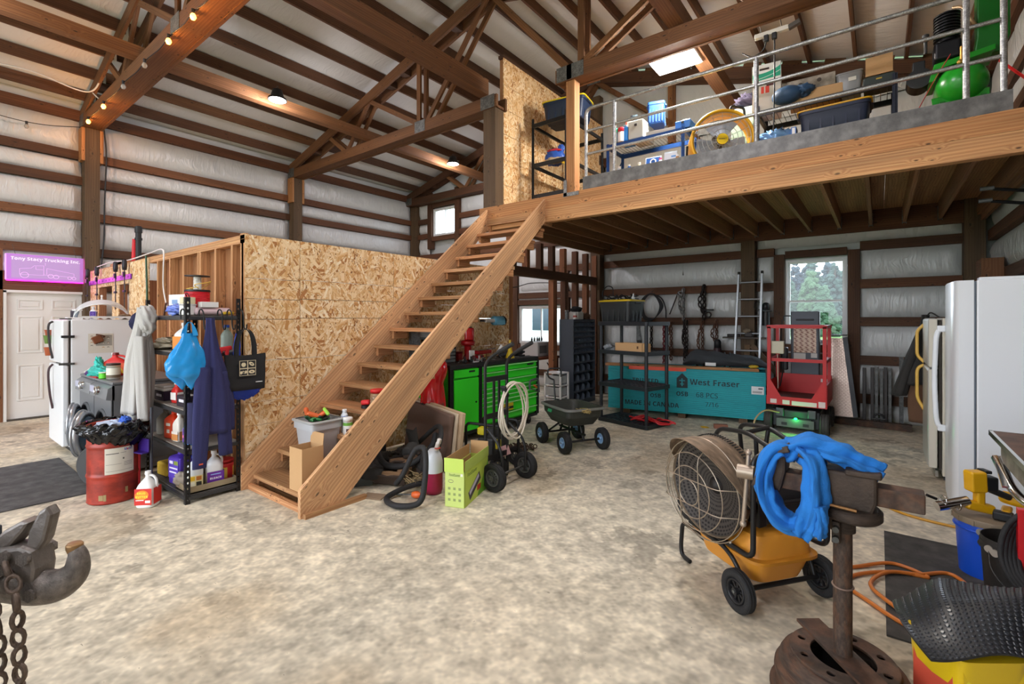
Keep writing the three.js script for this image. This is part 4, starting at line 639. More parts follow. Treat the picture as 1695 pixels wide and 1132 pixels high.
{
  const Y = [0.075, 0.475, 0.815, 1.315, 1.645];
  // bottom shelf
  const tr = thing('tray', 'flat cardboard tray under the jugs on the lowest shelf', 'tray', [-4.93, Y[0], -1.78]); part(tr, 'tray_wall', [box(0.3, 0.01, 0.4, 0, 0.005, 0), box(0.3, 0.06, 0.006, 0, 0.03, 0.197), box(0.006, 0.06, 0.4, 0.147, 0.03, 0), box(0.3, 0.06, 0.006, 0, 0.03, -0.197)], mat('#9a8b6e', 0.85));
  jug('bleach_jug', 'white jug with yellow label on the lowest shelf corner', 'jug', [-4.9, Y[0] + 0.01, -1.67], 1.35, { w: 0.13, d: 0.12, h: 0.3, body: '#dfe1e2', cap: '#2850b4', handle: true, e: 3, lab: { y0: 0.08, y1: 0.42, bg: '#e9d9a0', draw: (g, W, H) => { for (let i = 0; i < 4; i++) { g.fillStyle = ['#e0b020', '#c9762a', '#f0e6c8', '#3d3a30'][i]; g.fillRect(W * (0.1 + 0.45 * (i % 2)), H * (i < 2 ? 0.08 : 0.55), W * 0.36, H * 0.36); } } } });
  jug('bleach_jug', 'white jug with purple label on the lowest shelf', 'jug', [-4.88, Y[0] + 0.01, -1.82], 1.45, { w: 0.14, d: 0.12, h: 0.31, body: '#e6e6e8', cap: '#e6e6e8', handle: true, e: 3, lab: { y0: 0.1, y1: 0.42, bg: '#6a2d9a', k: 0.96, draw: (g, W, H) => { txt(g, 'BLEACH', W / 2, H * 0.6, 30, '#fff'); g.fillStyle = '#8fb8e8'; g.fillRect(W * 0.2, H * 0.2, W * 0.6, 10); } } });
  can('chemical_can', 'red canister with yellow label at the lowest shelf end', 'canister', [-4.93, Y[0] + 0.01, -1.93], { r: 0.075, h: 0.2, body: '#c8242a', lid: '#b01f24', lidH: 0.03, lab: (g, W, H) => { g.fillStyle = '#c8242a'; g.fillRect(0, 0, W, H); for (const x of [0.02, 0.36, 0.7]) { g.fillStyle = '#e6c34a'; g.fillRect(W * x, H * 0.1, W * 0.22, H * 0.8); } } });
  jug('antifreeze_jug', 'square purple jug with grip on the lowest shelf', 'jug', [-5.2, Y[0], -1.66], 0.15, { w: 0.2, d: 0.13, h: 0.33, body: '#4b2fa0', cap: '#2d2070', sh: 0.8, e: 7, handle: true, neck: 0.025, lab: { y0: 0.18, y1: 0.72, bg: '#5b3fb4', draw: (g, W, H) => { g.fillStyle = '#efeaf8'; g.fillRect(W * 0.1, H * 0.12, W * 0.35, H * 0.16); g.fillRect(W * 0.1, H * 0.45, W * 0.8, H * 0.08); g.fillRect(W * 0.1, H * 0.66, W * 0.7, H * 0.08); g.fillStyle = '#8a9a3a'; g.fillRect(W * 0.55, H * 0.1, W * 0.4, H * 0.2); } } });
  solo('sponge', 'yellow sponge lying on the lowest shelf', 'sponge', [rbox(0.2, 0.13, 0.14, 0.02, 0, 0.065, 0)], mat('#d8b23a', 0.95, 0, { bumpMap: grain, bumpScale: 0.006 }), [-5.58, Y[0], -1.68], 0.1);
  solo('stone_block', 'rough grey block behind the front upright', 'block', [lumpy(0.09, 0.07, 0.08, 0.2, 2, 7, 0, 0.07, 0)], mat('#a89c8c', 0.9), [-5.05, Y[0], -1.64]);
  // fourth shelf
  jug('clear_jug', 'translucent grey jug at the far corner of the shelf', 'jug', [-5.62, Y[1], -1.66], 0.2, { w: 0.14, d: 0.12, h: 0.26, body: '#c9c4b8', cap: '#9a9a98', handle: true, trans: 1 });
  jug('detergent_jug', 'orange red detergent jug on the middle shelf', 'jug', [-5.36, Y[1], -1.65], 0.25, { w: 0.17, d: 0.1, h: 0.28, body: '#e2401c', cap: '#c83216', handle: true, sh: 0.66, e: 5, lab: { y0: 0.12, y1: 0.6, bg: '#e8562a', k: 0.6, draw: (g, W, H) => { g.fillStyle = '#f0e6d8'; g.fillRect(W * 0.2, H * 0.15, W * 0.6, H * 0.2); g.fillRect(W * 0.3, H * 0.6, W * 0.4, H * 0.25); } } });
  jug('solvent_bottle', 'white bottle with amber liquid on the middle shelf', 'bottle', [-5.17, Y[1], -1.64], 0.2, { w: 0.11, d: 0.09, h: 0.27, body: '#e0d8cc', cap: '#eeeeee', lab: { y0: 0.05, y1: 0.35, bg: '#d08a4a', draw: (g, W, H) => { g.fillStyle = '#e9e0d4'; g.fillRect(0, 0, W, H * 0.3); } } });
  jug('glass_cleaner', 'blue bottle behind the front upright on the middle shelf', 'bottle', [-4.95, Y[1], -1.65], 0.4, { w: 0.1, d: 0.07, h: 0.27, body: '#3f8fd0', cap: '#d8e2ee', lab: { y0: 0.1, y1: 0.55, bg: '#6a3fa0', draw: (g, W, H) => { g.fillStyle = '#e86fb0'; g.fillRect(0, H * 0.5, W, H * 0.2); } } });
  jug('spray_bottle', 'dark green bottle beside the hanging coveralls', 'bottle', [-4.9, Y[1], -1.93], 1.4, { w: 0.08, d: 0.07, h: 0.25, neck: 0.013, body: '#2b3a34', cap: '#141414', e: 2.4, lab: { y0: 0.1, y1: 0.45, bg: '#2f9a6a' } });
  // third shelf
  for (const [l, x, z, c, h] of [['dark purple glove box on the third shelf corner', -5.6, -1.66, '#2c1b30', 0.09], ['grey box beneath the glove box stack', -5.58, -1.82, '#3a3836', 0.1], ['small black box near the front upright', -5.0, -1.66, '#241a26', 0.1], ['green grey box behind the red bottle', -5.12, -1.84, '#4f6a5c', 0.15]]) { const t = thing('glove_box', l, 'box', [x, Y[2], z], 0.05); part(t, 'carton', rbox(0.22, h, 0.12, 0.003, 0, h / 2, 0), mat(c, 0.5)); part(t, 'front_print', box(0.12, h * 0.25, 0.002, 0, h * 0.55, 0.061), mat('#d8d4dc', 0.5)); part(t, 'slot', box(0.1, 0.002, 0.04, 0, h + 0.001, 0), mat('#d8d6d2', 0.7)); }
  solo('folded_towels', 'white folded towels on top of the glove box', 'towels', [rbox(0.22, 0.03, 0.14, 0.012, 0, 0.015, 0), rbox(0.2, 0.025, 0.13, 0.01, 0.01, 0.043, 0)], cloth('#d9d5cd'), [-5.6, Y[2] + 0.092, -1.66], 0.1);
  jug('ketchup_bottle', 'red squeeze bottle between boxes on third shelf', 'bottle', [-5.3, Y[2], -1.66], 0.2, { w: 0.1, d: 0.07, h: 0.2, body: '#d02a26', cap: '#e6e0dc', lab: { y0: 0.15, y1: 0.5, bg: '#efe6e0' } });
  // second shelf
  jug('cleaner_jug', 'white jug with orange label behind the blue bag', 'jug', [-5.12, Y[3], -1.66], 0.4, { w: 0.14, d: 0.12, h: 0.26, body: '#e8e6e2', cap: '#e8e6e2', handle: true, lab: { y0: 0.08, y1: 0.52, bg: '#d8842a', k: 0.95 } });
  solo('work_gloves', 'pile of cream gloves on the second shelf edge', 'gloves', [lumpy(0.16, 0.035, 0.11, 0.3, 2.2, 21, 0, 0.034, 0), lumpy(0.1, 0.03, 0.08, 0.3, 2.4, 25, 0.06, 0.085, 0.0)], cloth('#d9cdb4'), [-5.6, Y[3], -1.64]);
  solo('snack_bag', 'crinkled orange bag tucked at the second shelf corner', 'bag', [lumpy(0.1, 0.07, 0.05, 0.3, 3, 31, 0, 0.068, 0)], mat('#c8792a', 0.3), [-5.68, Y[3] - 0.13, -1.52]);
  jug('clear_bottle', 'clear bottle with blue cap beside the hanging tote', 'bottle', [-4.88, Y[3], -1.93], 1.2, { w: 0.1, d: 0.09, h: 0.24, body: '#b8c4b8', cap: '#2a5ac0', e: 2.4, trans: 1 });
  const sp = thing('spray_bottle', 'red trigger spray bottle hanging below the second shelf', 'spray bottle', [-4.7, 1.1, -1.86], 1.5); part(sp, 'bottle', lathe([[0, 0], [0.03, 0], [0.033, 0.02], [0.03, 0.12], [0.014, 0.18], [0.013, 0.2]], 16), plast('#d8222a')); part(sp, 'head', [rbox(0.12, 0.04, 0.03, 0.01, -0.02, 0.24, 0, 0, 0, 0.15), rbox(0.03, 0.05, 0.03, 0.006, 0, 0.215, 0)], plast('#e02830')); part(sp, 'trigger', rbox(0.014, 0.08, 0.02, 0.004, -0.06, 0.19, 0, 0, 0, -0.6), plast('#c41e26'));
  // top shelf
  const wb = thing('parts_box', 'white box with blue print on the top shelf', 'box', [-5.35, Y[4], -1.74], 0.25); part(wb, 'carton', box(0.26, 0.2, 0.14, 0, 0.1, 0), mat('#e2e2e0', 0.6)); part(wb, 'print', [box(0.08, 0.04, 0.002, -0.04, 0.13, 0.071), box(0.08, 0.03, 0.002, -0.04, 0.08, 0.071)], mat('#7f9cc8', 0.6));
  const sp2 = (name, lab, p, r, h, core, wind) => { const t = thing(name, lab, 'spool', p); part(t, 'flange', [cyl(r, r, 0.008, 0, 0.004, 0, 0, 0, 0, 32)], mat('#1c1718', 0.5)); part(t, 'flange', [cyl(r, r, 0.008, 0, h, 0, 0, 0, 0, 32)], mat('#1c1718', 0.5)); const g = [cyl(wind, wind, h - 0.012, 0, h / 2, 0, 0, 0, 0, 32)]; for (let i = 0; i < 14; i++) g.push(torus(wind, 0.005, 0, 0.012 + (h - 0.024) * i / 13, 0, PI / 2, 0, 0, 5, 28)); part(t, 'winding', g, core); return t; };
  sp2('wire_spool', 'red wire wound on a black flanged spool', [-4.98, Y[4] + 0.03, -1.72], 0.105, 0.19, plast('#d21f2c', 0.35), 0.096);
  const ws = sp2('wire_spool', 'nearly empty spool with yellow wire on the red spool', [-4.98, Y[4] + 0.225, -1.72], 0.1, 0.135, plast('#e8e4dc'), 0.028); part(ws, 'loose_wire', hose([[0.03, 0.02, 0], [0.08, 0.05, 0.05], [0.12, 0.07, -0.03], [0.06, 0.09, -0.09], [-0.05, 0.03, -0.06], [-0.1, 0.015, 0.03], [0.02, 0.014, 0.09], [0.1, 0.03, 0.03]], 0.004, 50, 5), plast('#e2b84a'));
  solo('grey_tray', 'grey plastic tray under the red wire spool', 'tray', [rbox(0.26, 0.025, 0.26, 0.006, 0, 0.0125, 0)], mat('#6f6d6a', 0.5), [-4.98, Y[4], -1.74]);
  can('plastic_tub', 'white plastic tub at the top shelf corner', 'tub', [-4.9, Y[4], -1.615], { r: 0.062, h: 0.1, body: '#e8e8e4', lid: '#e8e8e4', lidH: 0.01, top: 1.05 });
  const tp = thing('tape_roll', 'cream roll of tape on the white tub', 'tape', [-4.9, Y[4] + 0.1, -1.615]); part(tp, 'roll', lathe([[0.03, 0], [0.056, 0], [0.058, 0.01], [0.058, 0.055], [0.056, 0.06], [0.03, 0.06], [0.03, 0]], 28), mat('#d8cda8', 0.6)); part(tp, 'core', lathe([[0.029, 0.001], [0.026, 0.001], [0.026, 0.059], [0.029, 0.059]], 24), cardboard); part(tp, 'wire_loop', torus(0.03, 0.004, 0, 0.07, 0, 0.4), blackSteel);
  solo('plastic_film', 'crumpled blue plastic film on the top shelf', 'film', [lumpy(0.11, 0.05, 0.08, 0.35, 3, 41, 0, 0.05, 0)], mat('#6f86d8', 0.25), [-5.1, Y[4], -1.61]);
  const fr = thing('foam_roll', 'pink foam roll on the top shelf', 'foam', [-4.85, Y[4] + 0.035, -1.8]); part(fr, 'roll', [cyl(0.034, 0.034, 0.26, 0, 0, 0, PI / 2), sph(0.034, 0.034, 0.02, 0, 0, -0.13), sph(0.034, 0.034, 0.02, 0, 0, 0.13)], mat('#e0c4c8', 0.8)); part(fr, 'paper', rbox(0.14, 0.05, 0.14, 0.004, -0.02, 0.06, 0.04), mat('#e6e4e0', 0.7));
  const sc = thing('scraper', 'yellow handled scraper at the shelf end', 'scraper', [-4.8, Y[4] + 0.012, -1.93], 0.3); part(sc, 'handle', rbox(0.04, 0.026, 0.1, 0.012, 0, 0.008, 0.02), plast('#d8b02a')); part(sc, 'blade', box(0.05, 0.003, 0.06, 0, 0.004, -0.05), steelDark);
  solo('hatchet', 'folding saw with dark grip leaning on the top shelf', 'saw', [hose([[-5.66, Y[4], -1.66], [-5.6, Y[4] + 0.12, -1.66], [-5.52, Y[4] + 0.1, -1.66], [-5.5, Y[4], -1.66]], 0.009, 24, 6)], mat('#5a3522', 0.6));
  // hooks on the top rail
  for (const [z, l] of [[-1.53, 'black wire hook holding the blue bag'], [-1.67, 'black wire hook holding the navy coveralls'], [-1.82, 'empty black wire hook on the shelf rail'], [-1.9, 'second empty black wire hook near the upright'], [-2.0, 'black wire hook holding the tote bag']]) { const k = thing('wire_hook', l, 'hook', [-4.73, 1.5, z], 0, 'hooks on the shelf rail'); part(k, 'wire', [hose([[-0.035, 0.11, 0.012], [-0.03, 0.18, 0.012], [0.0, 0.195, 0.008], [0.025, 0.17, 0.0], [0.028, 0.06, -0.005], [0.04, 0.02, -0.008], [0.075, 0.02, -0.008], [0.085, 0.06, -0.008]], 0.006, 40, 7)], blackSteel); }
}
// hanging things
{
  const b = thing('plastic_bag', 'bright blue plastic carrier bag hanging from the shelf', 'bag', [-4.6, 1.07, -1.53]); const R = [], n = 26, m = 44;
  for (let i = 0; i <= n; i++) { const s = i / n, y = 0.42 * s, wd = 0.145 * (sm(-0.1, 0.22, s)) * (1 - 0.72 * sm(0.35, 1, s)) + 0.01, dp = 0.07 * sm(-0.12, 0.2, s) * (1 - 0.85 * sm(0.4, 1, s)) + 0.006, cz = 0.02 * (1 - s); R.push(Array.from({ length: m }, (_, j) => { const a = j / m * 2 * PI, k = 1 + 0.10 * (1 - s * 0.4) * n3(cos(a) * 1.6 + 4, sin(a) * 1.6, s * 3) + 0.05 * n3(cos(a) * 4, sin(a) * 4, s * 6) + 0.08 * s * cos(a * 7); return [cos(a) * dp * k, y + 0.03 * (1 - s) * n3(cos(a), sin(a), 3) + (s < 0.1 ? -0.04 * cos(a * 2 + 1) * (1 - s * 10) : 0), sin(a) * wd * k + cz]; })); }
  part(b, 'bag', loft(R, true, true, false), mat('#1f8fd4', 0.2)); for (const s of [-1, 1]) part(b, 'handle', sheet((u, v) => { const k = u * PI, w = 0.025 * (0.5 - v) * (1 - 0.7 * sin(k)); return [0.012 * s + 0.015 * (1 - sin(k)) * s, 0.4 + 0.115 * sin(k) ** 0.8, -0.035 * cos(k) * (1 - 0.3 * sin(k)) + w * cos(k) + w * 0.6 * s]; }, 20, 4), mat('#2a98dc', 0.22));
}
{
  const c = thing('coveralls', 'navy blue work jacket hanging from the shelf hook', 'clothing', [-4.6, 0, -1.68]); const m = cloth('#2b2c58');
  part(c, 'body', hanging(1.62, 0.62, 26, (s) => ({ cx: 0, cz: -0.005 - 0.03 * s, w: 0.03 + 0.115 * sm(0, 0.8, s), d: 0.025 + 0.05 * sm(0, 0.5, s), fold: 0.16, ph: 0.6, nf: 5 }), 44), m);
  part(c, 'sleeve', hanging(1.2, 0.35, 20, (s) => ({ cx: 0.045, cz: 0.06 + 0.035 * s, w: 0.05 + 0.012 * sin(s * 3), d: 0.04, fold: 0.12, ph: 1.5, nf: 3 }), 24), m); part(c, 'sleeve', hanging(1.15, 0.42, 20, (s) => ({ cx: 0.03, cz: -0.07 - 0.045 * s, w: 0.055, d: 0.042, fold: 0.13, ph: 2.5, nf: 3 }), 24), m); part(c, 'pocket_panel', hanging(0.9, 0.56, 8, (s) => ({ cx: 0.0, cz: 0.135, w: 0.03, d: 0.045, fold: 0.1, nf: 2 }), 16), cloth('#24254a')); part(c, 'hem_tag', box(0.004, 0.012, 0.03, 0.088, 0.39, 0.095), mat('#c8523a', 0.7));
}
{
  const t = thing('tote_bag', 'black shopping tote with four printed food pictures', 'tote bag', [-4.62, 0.96, -1.985]); const m = mat('#19191b', 0.8);
  part(t, 'bag', loft(Array.from({ length: 9 }, (_, i) => { const s = i / 8; return superRing(0.075 + 0.01 * sin(s * 4), 0.33 + 0.03 * s, 0.33 * s, 6, 40).map(([x, y, z], j) => [x * (1 - 0.45 * s) + 0.006 * n2(z * 9, s * 4), y - 0.015 * (s > 0.9 ? cos(z * 9) : 0), z]); }), true, true, false), m);
  print(t, 'printed_picture', 0.15, 0.15, 256, 256, (g, W) => { g.fillStyle = '#19191b'; g.fillRect(0, 0, W, W); g.strokeStyle = '#d8cba8'; g.lineWidth = 7; for (const [i, j] of [[0, 0], [1, 0], [0, 1], [1, 1]]) { g.strokeRect(8 + i * 122, 8 + j * 124, 116, j ? 104 : 116); g.fillStyle = '#d8cba8'; const cx = 66 + i * 122, cy = 62 + j * 122; g.beginPath(); if (!j && !i) { g.arc(cx, cy + 6, 34, 0, 7); } else if (!j) { g.ellipse(cx - 4, cy, 44, 26, 0.6, 0, 7); } else if (i) { g.ellipse(cx, cy, 46, 28, 0, 0, 7); } else { for (let k = 0; k < 4; k++) g.ellipse(cx - 36 + k * 24, cy + 6 - 8 * (k % 2), 16, 24, k, 0, 7); } g.fill(); g.fillStyle = '#19191b'; if (i || j) { g.beginPath(); g.ellipse(cx, cy, 18, 7, 0.2, 0, 7); g.fill(); } else { g.fillRect(cx - 4, cy - 36, 6, 18); } } }, [0.05, 0.2, 0.0], [0, PI / 2, 0]);
  part(t, 'brand_mark', box(0.002, 0.008, 0.06, 0.049, 0.07, -0.1), mat('#cfcfcf', 0.6));
  for (const s of [-1, 1]) part(t, 'strap', sheet((u, v) => { const a = u * PI; return [s * 0.015 + 0.006 * s, 0.3 + 0.26 * sin(a) ** 0.7, -0.08 * cos(a) + 0.025 * (v - 0.5) * (Math.abs(cos(a)) + 0.15)]; }, 24, 2, 0.003), m);
}
solo('blue_rag', 'blue cloth drooping behind the black tote', 'cloth', [lumpy(0.03, 0.09, 0.14, 0.3, 2, 51, 0, 0.09, 0), lumpy(0.02, 0.16, 0.03, 0.2, 2, 53, 0, 0.45, 0.06)], mat('#1f45c0', 0.5), [-4.735, 0.86, -2.02]);
{
  const h = thing('grey_hoodie', 'light grey hooded sweatshirt hanging at the shelf corner', 'clothing', [-5.5, 0, -1.47]); const m = cloth('#b9b5af');
  part(h, 'body', hanging(1.72, 0.72, 30, (s) => ({ cx: -0.0 - 0.13 * s, cz: 0.02 + 0.02 * s, w: 0.04 + 0.06 * sm(0, 0.6, s), d: 0.045 + 0.125 * sm(0, 1, s), fold: 0.2, ph: 1.1, nf: 6 }), 48), m); part(h, 'hood', lumpy(0.09, 0.14, 0.07, 0.2, 2, 61, 0.03, 1.6, 0), m); part(h, 'sleeve', hanging(1.45, 0.68, 20, (s) => ({ cx: 0.05 + 0.1 * s, cz: 0.06, w: 0.045, d: 0.065 - 0.015 * s, fold: 0.12, nf: 4 }), 24), m); part(h, 'hem', hanging(0.73, 0.66, 4, () => ({ cx: -0.13, cz: 0.04, w: 0.085, d: 0.15, fold: 0.1, ph: 0.4, nf: 6 }), 40), cloth('#a9a59e'));
}
solo('cap', 'dark navy cap behind the grey sweatshirt', 'cap', [lumpy(0.08, 0.1, 0.09, 0.1, 1.5, 71)], cloth('#1f2040'), [-5.78, 1.58, -1.5]);
// broom bucket beside the shelf: purple dustpan and red handle
{
  const b = thing('tool_bin', 'dark bin with purple dustpan beside the red drum', 'bin', [-5.3, 0, -1.42], 0.3); 
  part(b, 'dustpan', [rbox(0.16, 0.12, 0.012, 0.004, 0, 0.47, 0.03), rbox(0.16, 0.012, 0.06, 0.004, 0, 0.41, 0.06)], plast('#3a1f78')); part(b, 'handle', [bar([-0.08, 0.02, 0.02], [-0.06, 0.72, 0.02], 0.013)], plast('#d0202a')); part(b, 'shaft', [bar([0.03, 0.02, -0.02], [0.02, 0.8, -0.03], 0.012)], mat('#3d3d44', 0.5)); part(b, 'base', rbox(0.16, 0.1, 0.1, 0.02, 0, 0.05, 0), mat('#26262a', 0.6));
}
// =====================================================================  ON THE STAIRS
{
  const TY = (k) => 0.13 + 0.196 * k, TZ = (k) => -2.11 - 0.2287 * k;
  const c = carton('cardboard_box', 'tall open brown cardboard box on the lowest stair', [-3.98, TY(0), -2.22], 0.02, 0.2, 0.37, 0.2, cardboard, { open: true }); part(c, 'flap', box(0.2, 0.1, 0.004, 0, 0.42, -0.1, -0.1), cardboard);
  const b = thing('plastic_bin', 'translucent bin of bungee cords on the second stair', 'bin', [-4.2, TY(1), -2.46]); const bm = mat('#c9c9cc', 0.45, 0, { transmission: 0.25, thickness: 0 });
  part(b, 'bin_wall', loft([superRing(0.25, 0.24, 0, 8, 40), superRing(0.26, 0.25, 0.01, 8, 40), superRing(0.32, 0.3, 0.27, 8, 40), superRing(0.35, 0.33, 0.27, 8, 40), superRing(0.35, 0.33, 0.34, 8, 40), superRing(0.31, 0.29, 0.34, 8, 40), superRing(0.3, 0.28, 0.25, 8, 40)], true, true, true, 'crease'), bm); part(b, 'rim', loft([superRing(0.36, 0.34, 0.33, 8, 40), superRing(0.38, 0.36, 0.335, 8, 40), superRing(0.38, 0.36, 0.35, 8, 40), superRing(0.33, 0.31, 0.352, 8, 40)], true), plast('#a8a8a6'));
  solo('red_strap', 'red strap showing through the translucent bin', 'strap', [lumpy(0.09, 0.05, 0.08, 0.2, 2, 81, 0, 0.05, 0)], plast('#c8403c'), [-4.17, TY(1) + 0.012, -2.44]);
  const cords = thing('bungee_cords', 'green and orange cords heaped in the translucent bin', 'cords', [-4.2, TY(1) + 0.24, -2.46]); const r = rng(31);
  for (let i = 0; i < 9; i++) part(cords, 'cord', hose(Array.from({ length: 7 }, (_, k) => [0.1 * (r() * 2 - 1), 0.05 + 0.09 * r(), 0.1 * (r() * 2 - 1)]), 0.013, 24, 6), plast(['#1f4a2a', '#2f7a3c', '#17251a'][i % 3])); for (const [x, z, q] of [[-0.09, 0.06, 0.2], [0.02, 0.06, 0.9], [0.06, 0, -0.7]]) part(cords, 'orange_end', at(new THREE.CapsuleGeometry(0.022, 0.08, 4, 10), x, 0.15, z, q, 0, q), plast('#d8602a')); part(cords, 'light_end', at(new THREE.CapsuleGeometry(0.016, 0.07, 4, 10), 0.1, 0.18, -0.02, 0, 0, 1), plast('#9ad04a'));
  can('spray_can', 'blue and white spray can on the third stair', 'spray can', [-4.08, TY(2), -2.66], { r: 0.033, h: 0.22, body: '#dfe4ea', lid: '#eef0f2', lidH: 0.035, top: 0.6, lab: (g, W, H) => { g.fillStyle = '#e6ecf2'; g.fillRect(0, 0, W, H); g.fillStyle = '#2b62b8'; g.fillRect(0, 0, W, H * 0.45); } });
  can('wipes_tub', 'white tub with green label on the third stair', 'tub', [-3.98, TY(2), -2.63], { r: 0.042, h: 0.16, body: '#e4e4e0', lid: '#eeeeea', lidH: 0.04, lab: (g, W, H) => { g.fillStyle = '#e9e9e4'; g.fillRect(0, 0, W, H); g.fillStyle = '#6aa83c'; g.fillRect(0, 0, W, H * 0.3); g.fillStyle = '#5a3a3a'; g.fillRect(W * 0.1, H * 0.6, W * 0.12, H * 0.3); g.fillRect(W * 0.6, H * 0.6, W * 0.14, H * 0.3); } });
  solo('gourd', 'tan lumpy gourd behind the white tub on the stairs', 'gourd', [lumpy(0.06, 0.055, 0.07, 0.12, 1.8, 91, 0, 0.055, 0)], mat('#c9a877', 0.7), [-3.86, TY(2), -2.72]);
  can('peanut_jar', 'clear jar of nuts and bolts with red lid on stair', 'jar', [-3.93, TY(3), -2.93], { r: 0.068, h: 0.2, body: mat('#9a7a5a', 0.25), lid: '#d4262a', lidH: 0.035, lab: (g, W, H) => { const q = rng(9); g.fillStyle = '#8a6a4c'; g.fillRect(0, 0, W, H); for (let i = 0; i < 260; i++) { g.fillStyle = ['#e0cfae', '#4a3526', '#b8a084', '#7a3a2a', '#cfc9bf'][(q() * 5) | 0]; g.fillRect(q() * W, q() * H, 4 + 8 * q(), 3 + 5 * q()); } } });
  const rt = thing('tape_measure', 'red gadget on a black puck beside the nut jar', 'tool', [-4.08, TY(3), -2.9], 0.3); part(rt, 'puck', cyl(0.045, 0.045, 0.03, 0, 0.015, 0), blackPlastic); part(rt, 'body', rbox(0.1, 0.05, 0.05, 0.018, 0, 0.058, 0, 0, 0, 0.15), plast('#d8262a'));
}

// =====================================================================  UNDER AND BEHIND THE STAIRS
{
  const p = thing('folding_pad', 'brown padded board with cream backing leaning beneath the stairs', 'pad', [-4.1, 0, -3.78], -0.32);
  part(p, 'pad', rbox(1.15, 0.6, 0.06, 0.025, 0, 0.3, 0.03, -0.12), mat('#6e5548', 0.85, 0, { bumpMap: grain, bumpScale: 0.002 })); part(p, 'backing', rbox(1.17, 0.62, 0.035, 0.014, 0.01, 0.3, -0.02, -0.12), cloth('#cbb79c')); part(p, 'cover_board', rbox(1.2, 0.62, 0.05, 0.012, 0.04, 0.31, -0.07, -0.1), mat('#c2a684', 0.8)); part(p, 'grip_slot', rbox(0.09, 0.012, 0.02, 0.004, -0.2, 0.6, -0.0), blackPlastic);
}
{
  const t = thing('red_tank', 'glossy red rounded tank behind the stair board', 'tank', [-4.3, 0, -4.02]); const rm = mat('#c8161c', 0.22, 0, { clearcoat: 0.6 });
  part(t, 'tank', lathe([[0, 1.16], [0.06, 1.155], [0.12, 1.13], [0.165, 1.07], [0.175, 1.0], [0.16, 0.92], [0.13, 0.85], [0.12, 0.74], [0.135, 0.62], [0.14, 0.56], [0, 0.56]], 36), rm); part(t, 'skirt', [ext([[-0.16, 0.06], [0.16, 0.06], [0.125, 0.6], [0.09, 0.8], [-0.12, 0.8]], 0.2, 0.02)], rm); part(t, 'gauge', cyl(0.022, 0.022, 0.03, -0.05, 0.84, 0.13, PI / 2), galvFlat); part(t, 'base', cyl(0.17, 0.18, 0.06, 0, 0.03, 0), mat('#7c1014', 0.4));
}
{ // propane style bottle, magenta bottom
  const t = thing('gas_bottle', 'white and magenta gas bottle standing within the hose loop', 'gas bottle', [-3.27, 0, -3.06]); const R = 0.085;
  part(t, 'lower_body', lathe([[0, 0.01], [0.06, 0], [0.075, 0.008], [R, 0.04], [R, 0.2]], 32), mat('#8c1238', 0.3)); part(t, 'upper_body', lathe([[R, 0.2], [R, 0.3], [0.07, 0.36], [0.045, 0.4], [0.035, 0.41], [0, 0.41]], 32), mat('#c8ccd0', 0.35)); part(t, 'valve', [cyl(0.02, 0.024, 0.07, 0.05, 0.44, 0.0, 0, 0, -0.3), rbox(0.035, 0.05, 0.03, 0.006, 0.075, 0.49, 0, 0, 0, -0.3)], mat('#cfc8c0', 0.4)); part(t, 'collar', torus(0.022, 0.006, 0.052, 0.425, 0, PI / 2), plast('#c23a30')); part(t, 'print', [box(0.05, 0.012, 0.002, -0.03, 0.14, R - 0.006, 0, -0.4), box(0.045, 0.01, 0.002, -0.03, 0.115, R - 0.006, 0, -0.4)], white);
}
solo('vacuum_hose', 'thick black vacuum hose looping on the floor by the stairs', 'hose', [sweep(spl([[-4.15, 0.3, -3.05], [-3.85, 0.17, -2.98], [-3.62, 0.2, -3.1], [-3.55, 0.34, -3.3], [-3.6, 0.43, -3.4]], 60), 0.03, 10)], blackRubber);
solo('vacuum_hose', 'grey black hose standing in a big loop before the gas bottle', 'hose', [sweep(spl([[-3.95, 0.26, -3.45], [-3.62, 0.5, -3.45], [-3.42, 0.46, -3.3], [-3.36, 0.22, -3.15], [-3.36, 0.1, -3.2], [-3.45, 0.06, -2.86], [-3.44, 0.03, -2.66], [-3.22, 0.03, -2.61], [-3.08, 0.06, -2.72], [-3.1, 0.22, -2.8], [-3.2, 0.46, -2.88], [-3.3, 0.44, -2.88], [-3.4, 0.2, -2.8], [-3.46, 0.12, -2.78]], 160), 0.025, 10)], blackRubber);
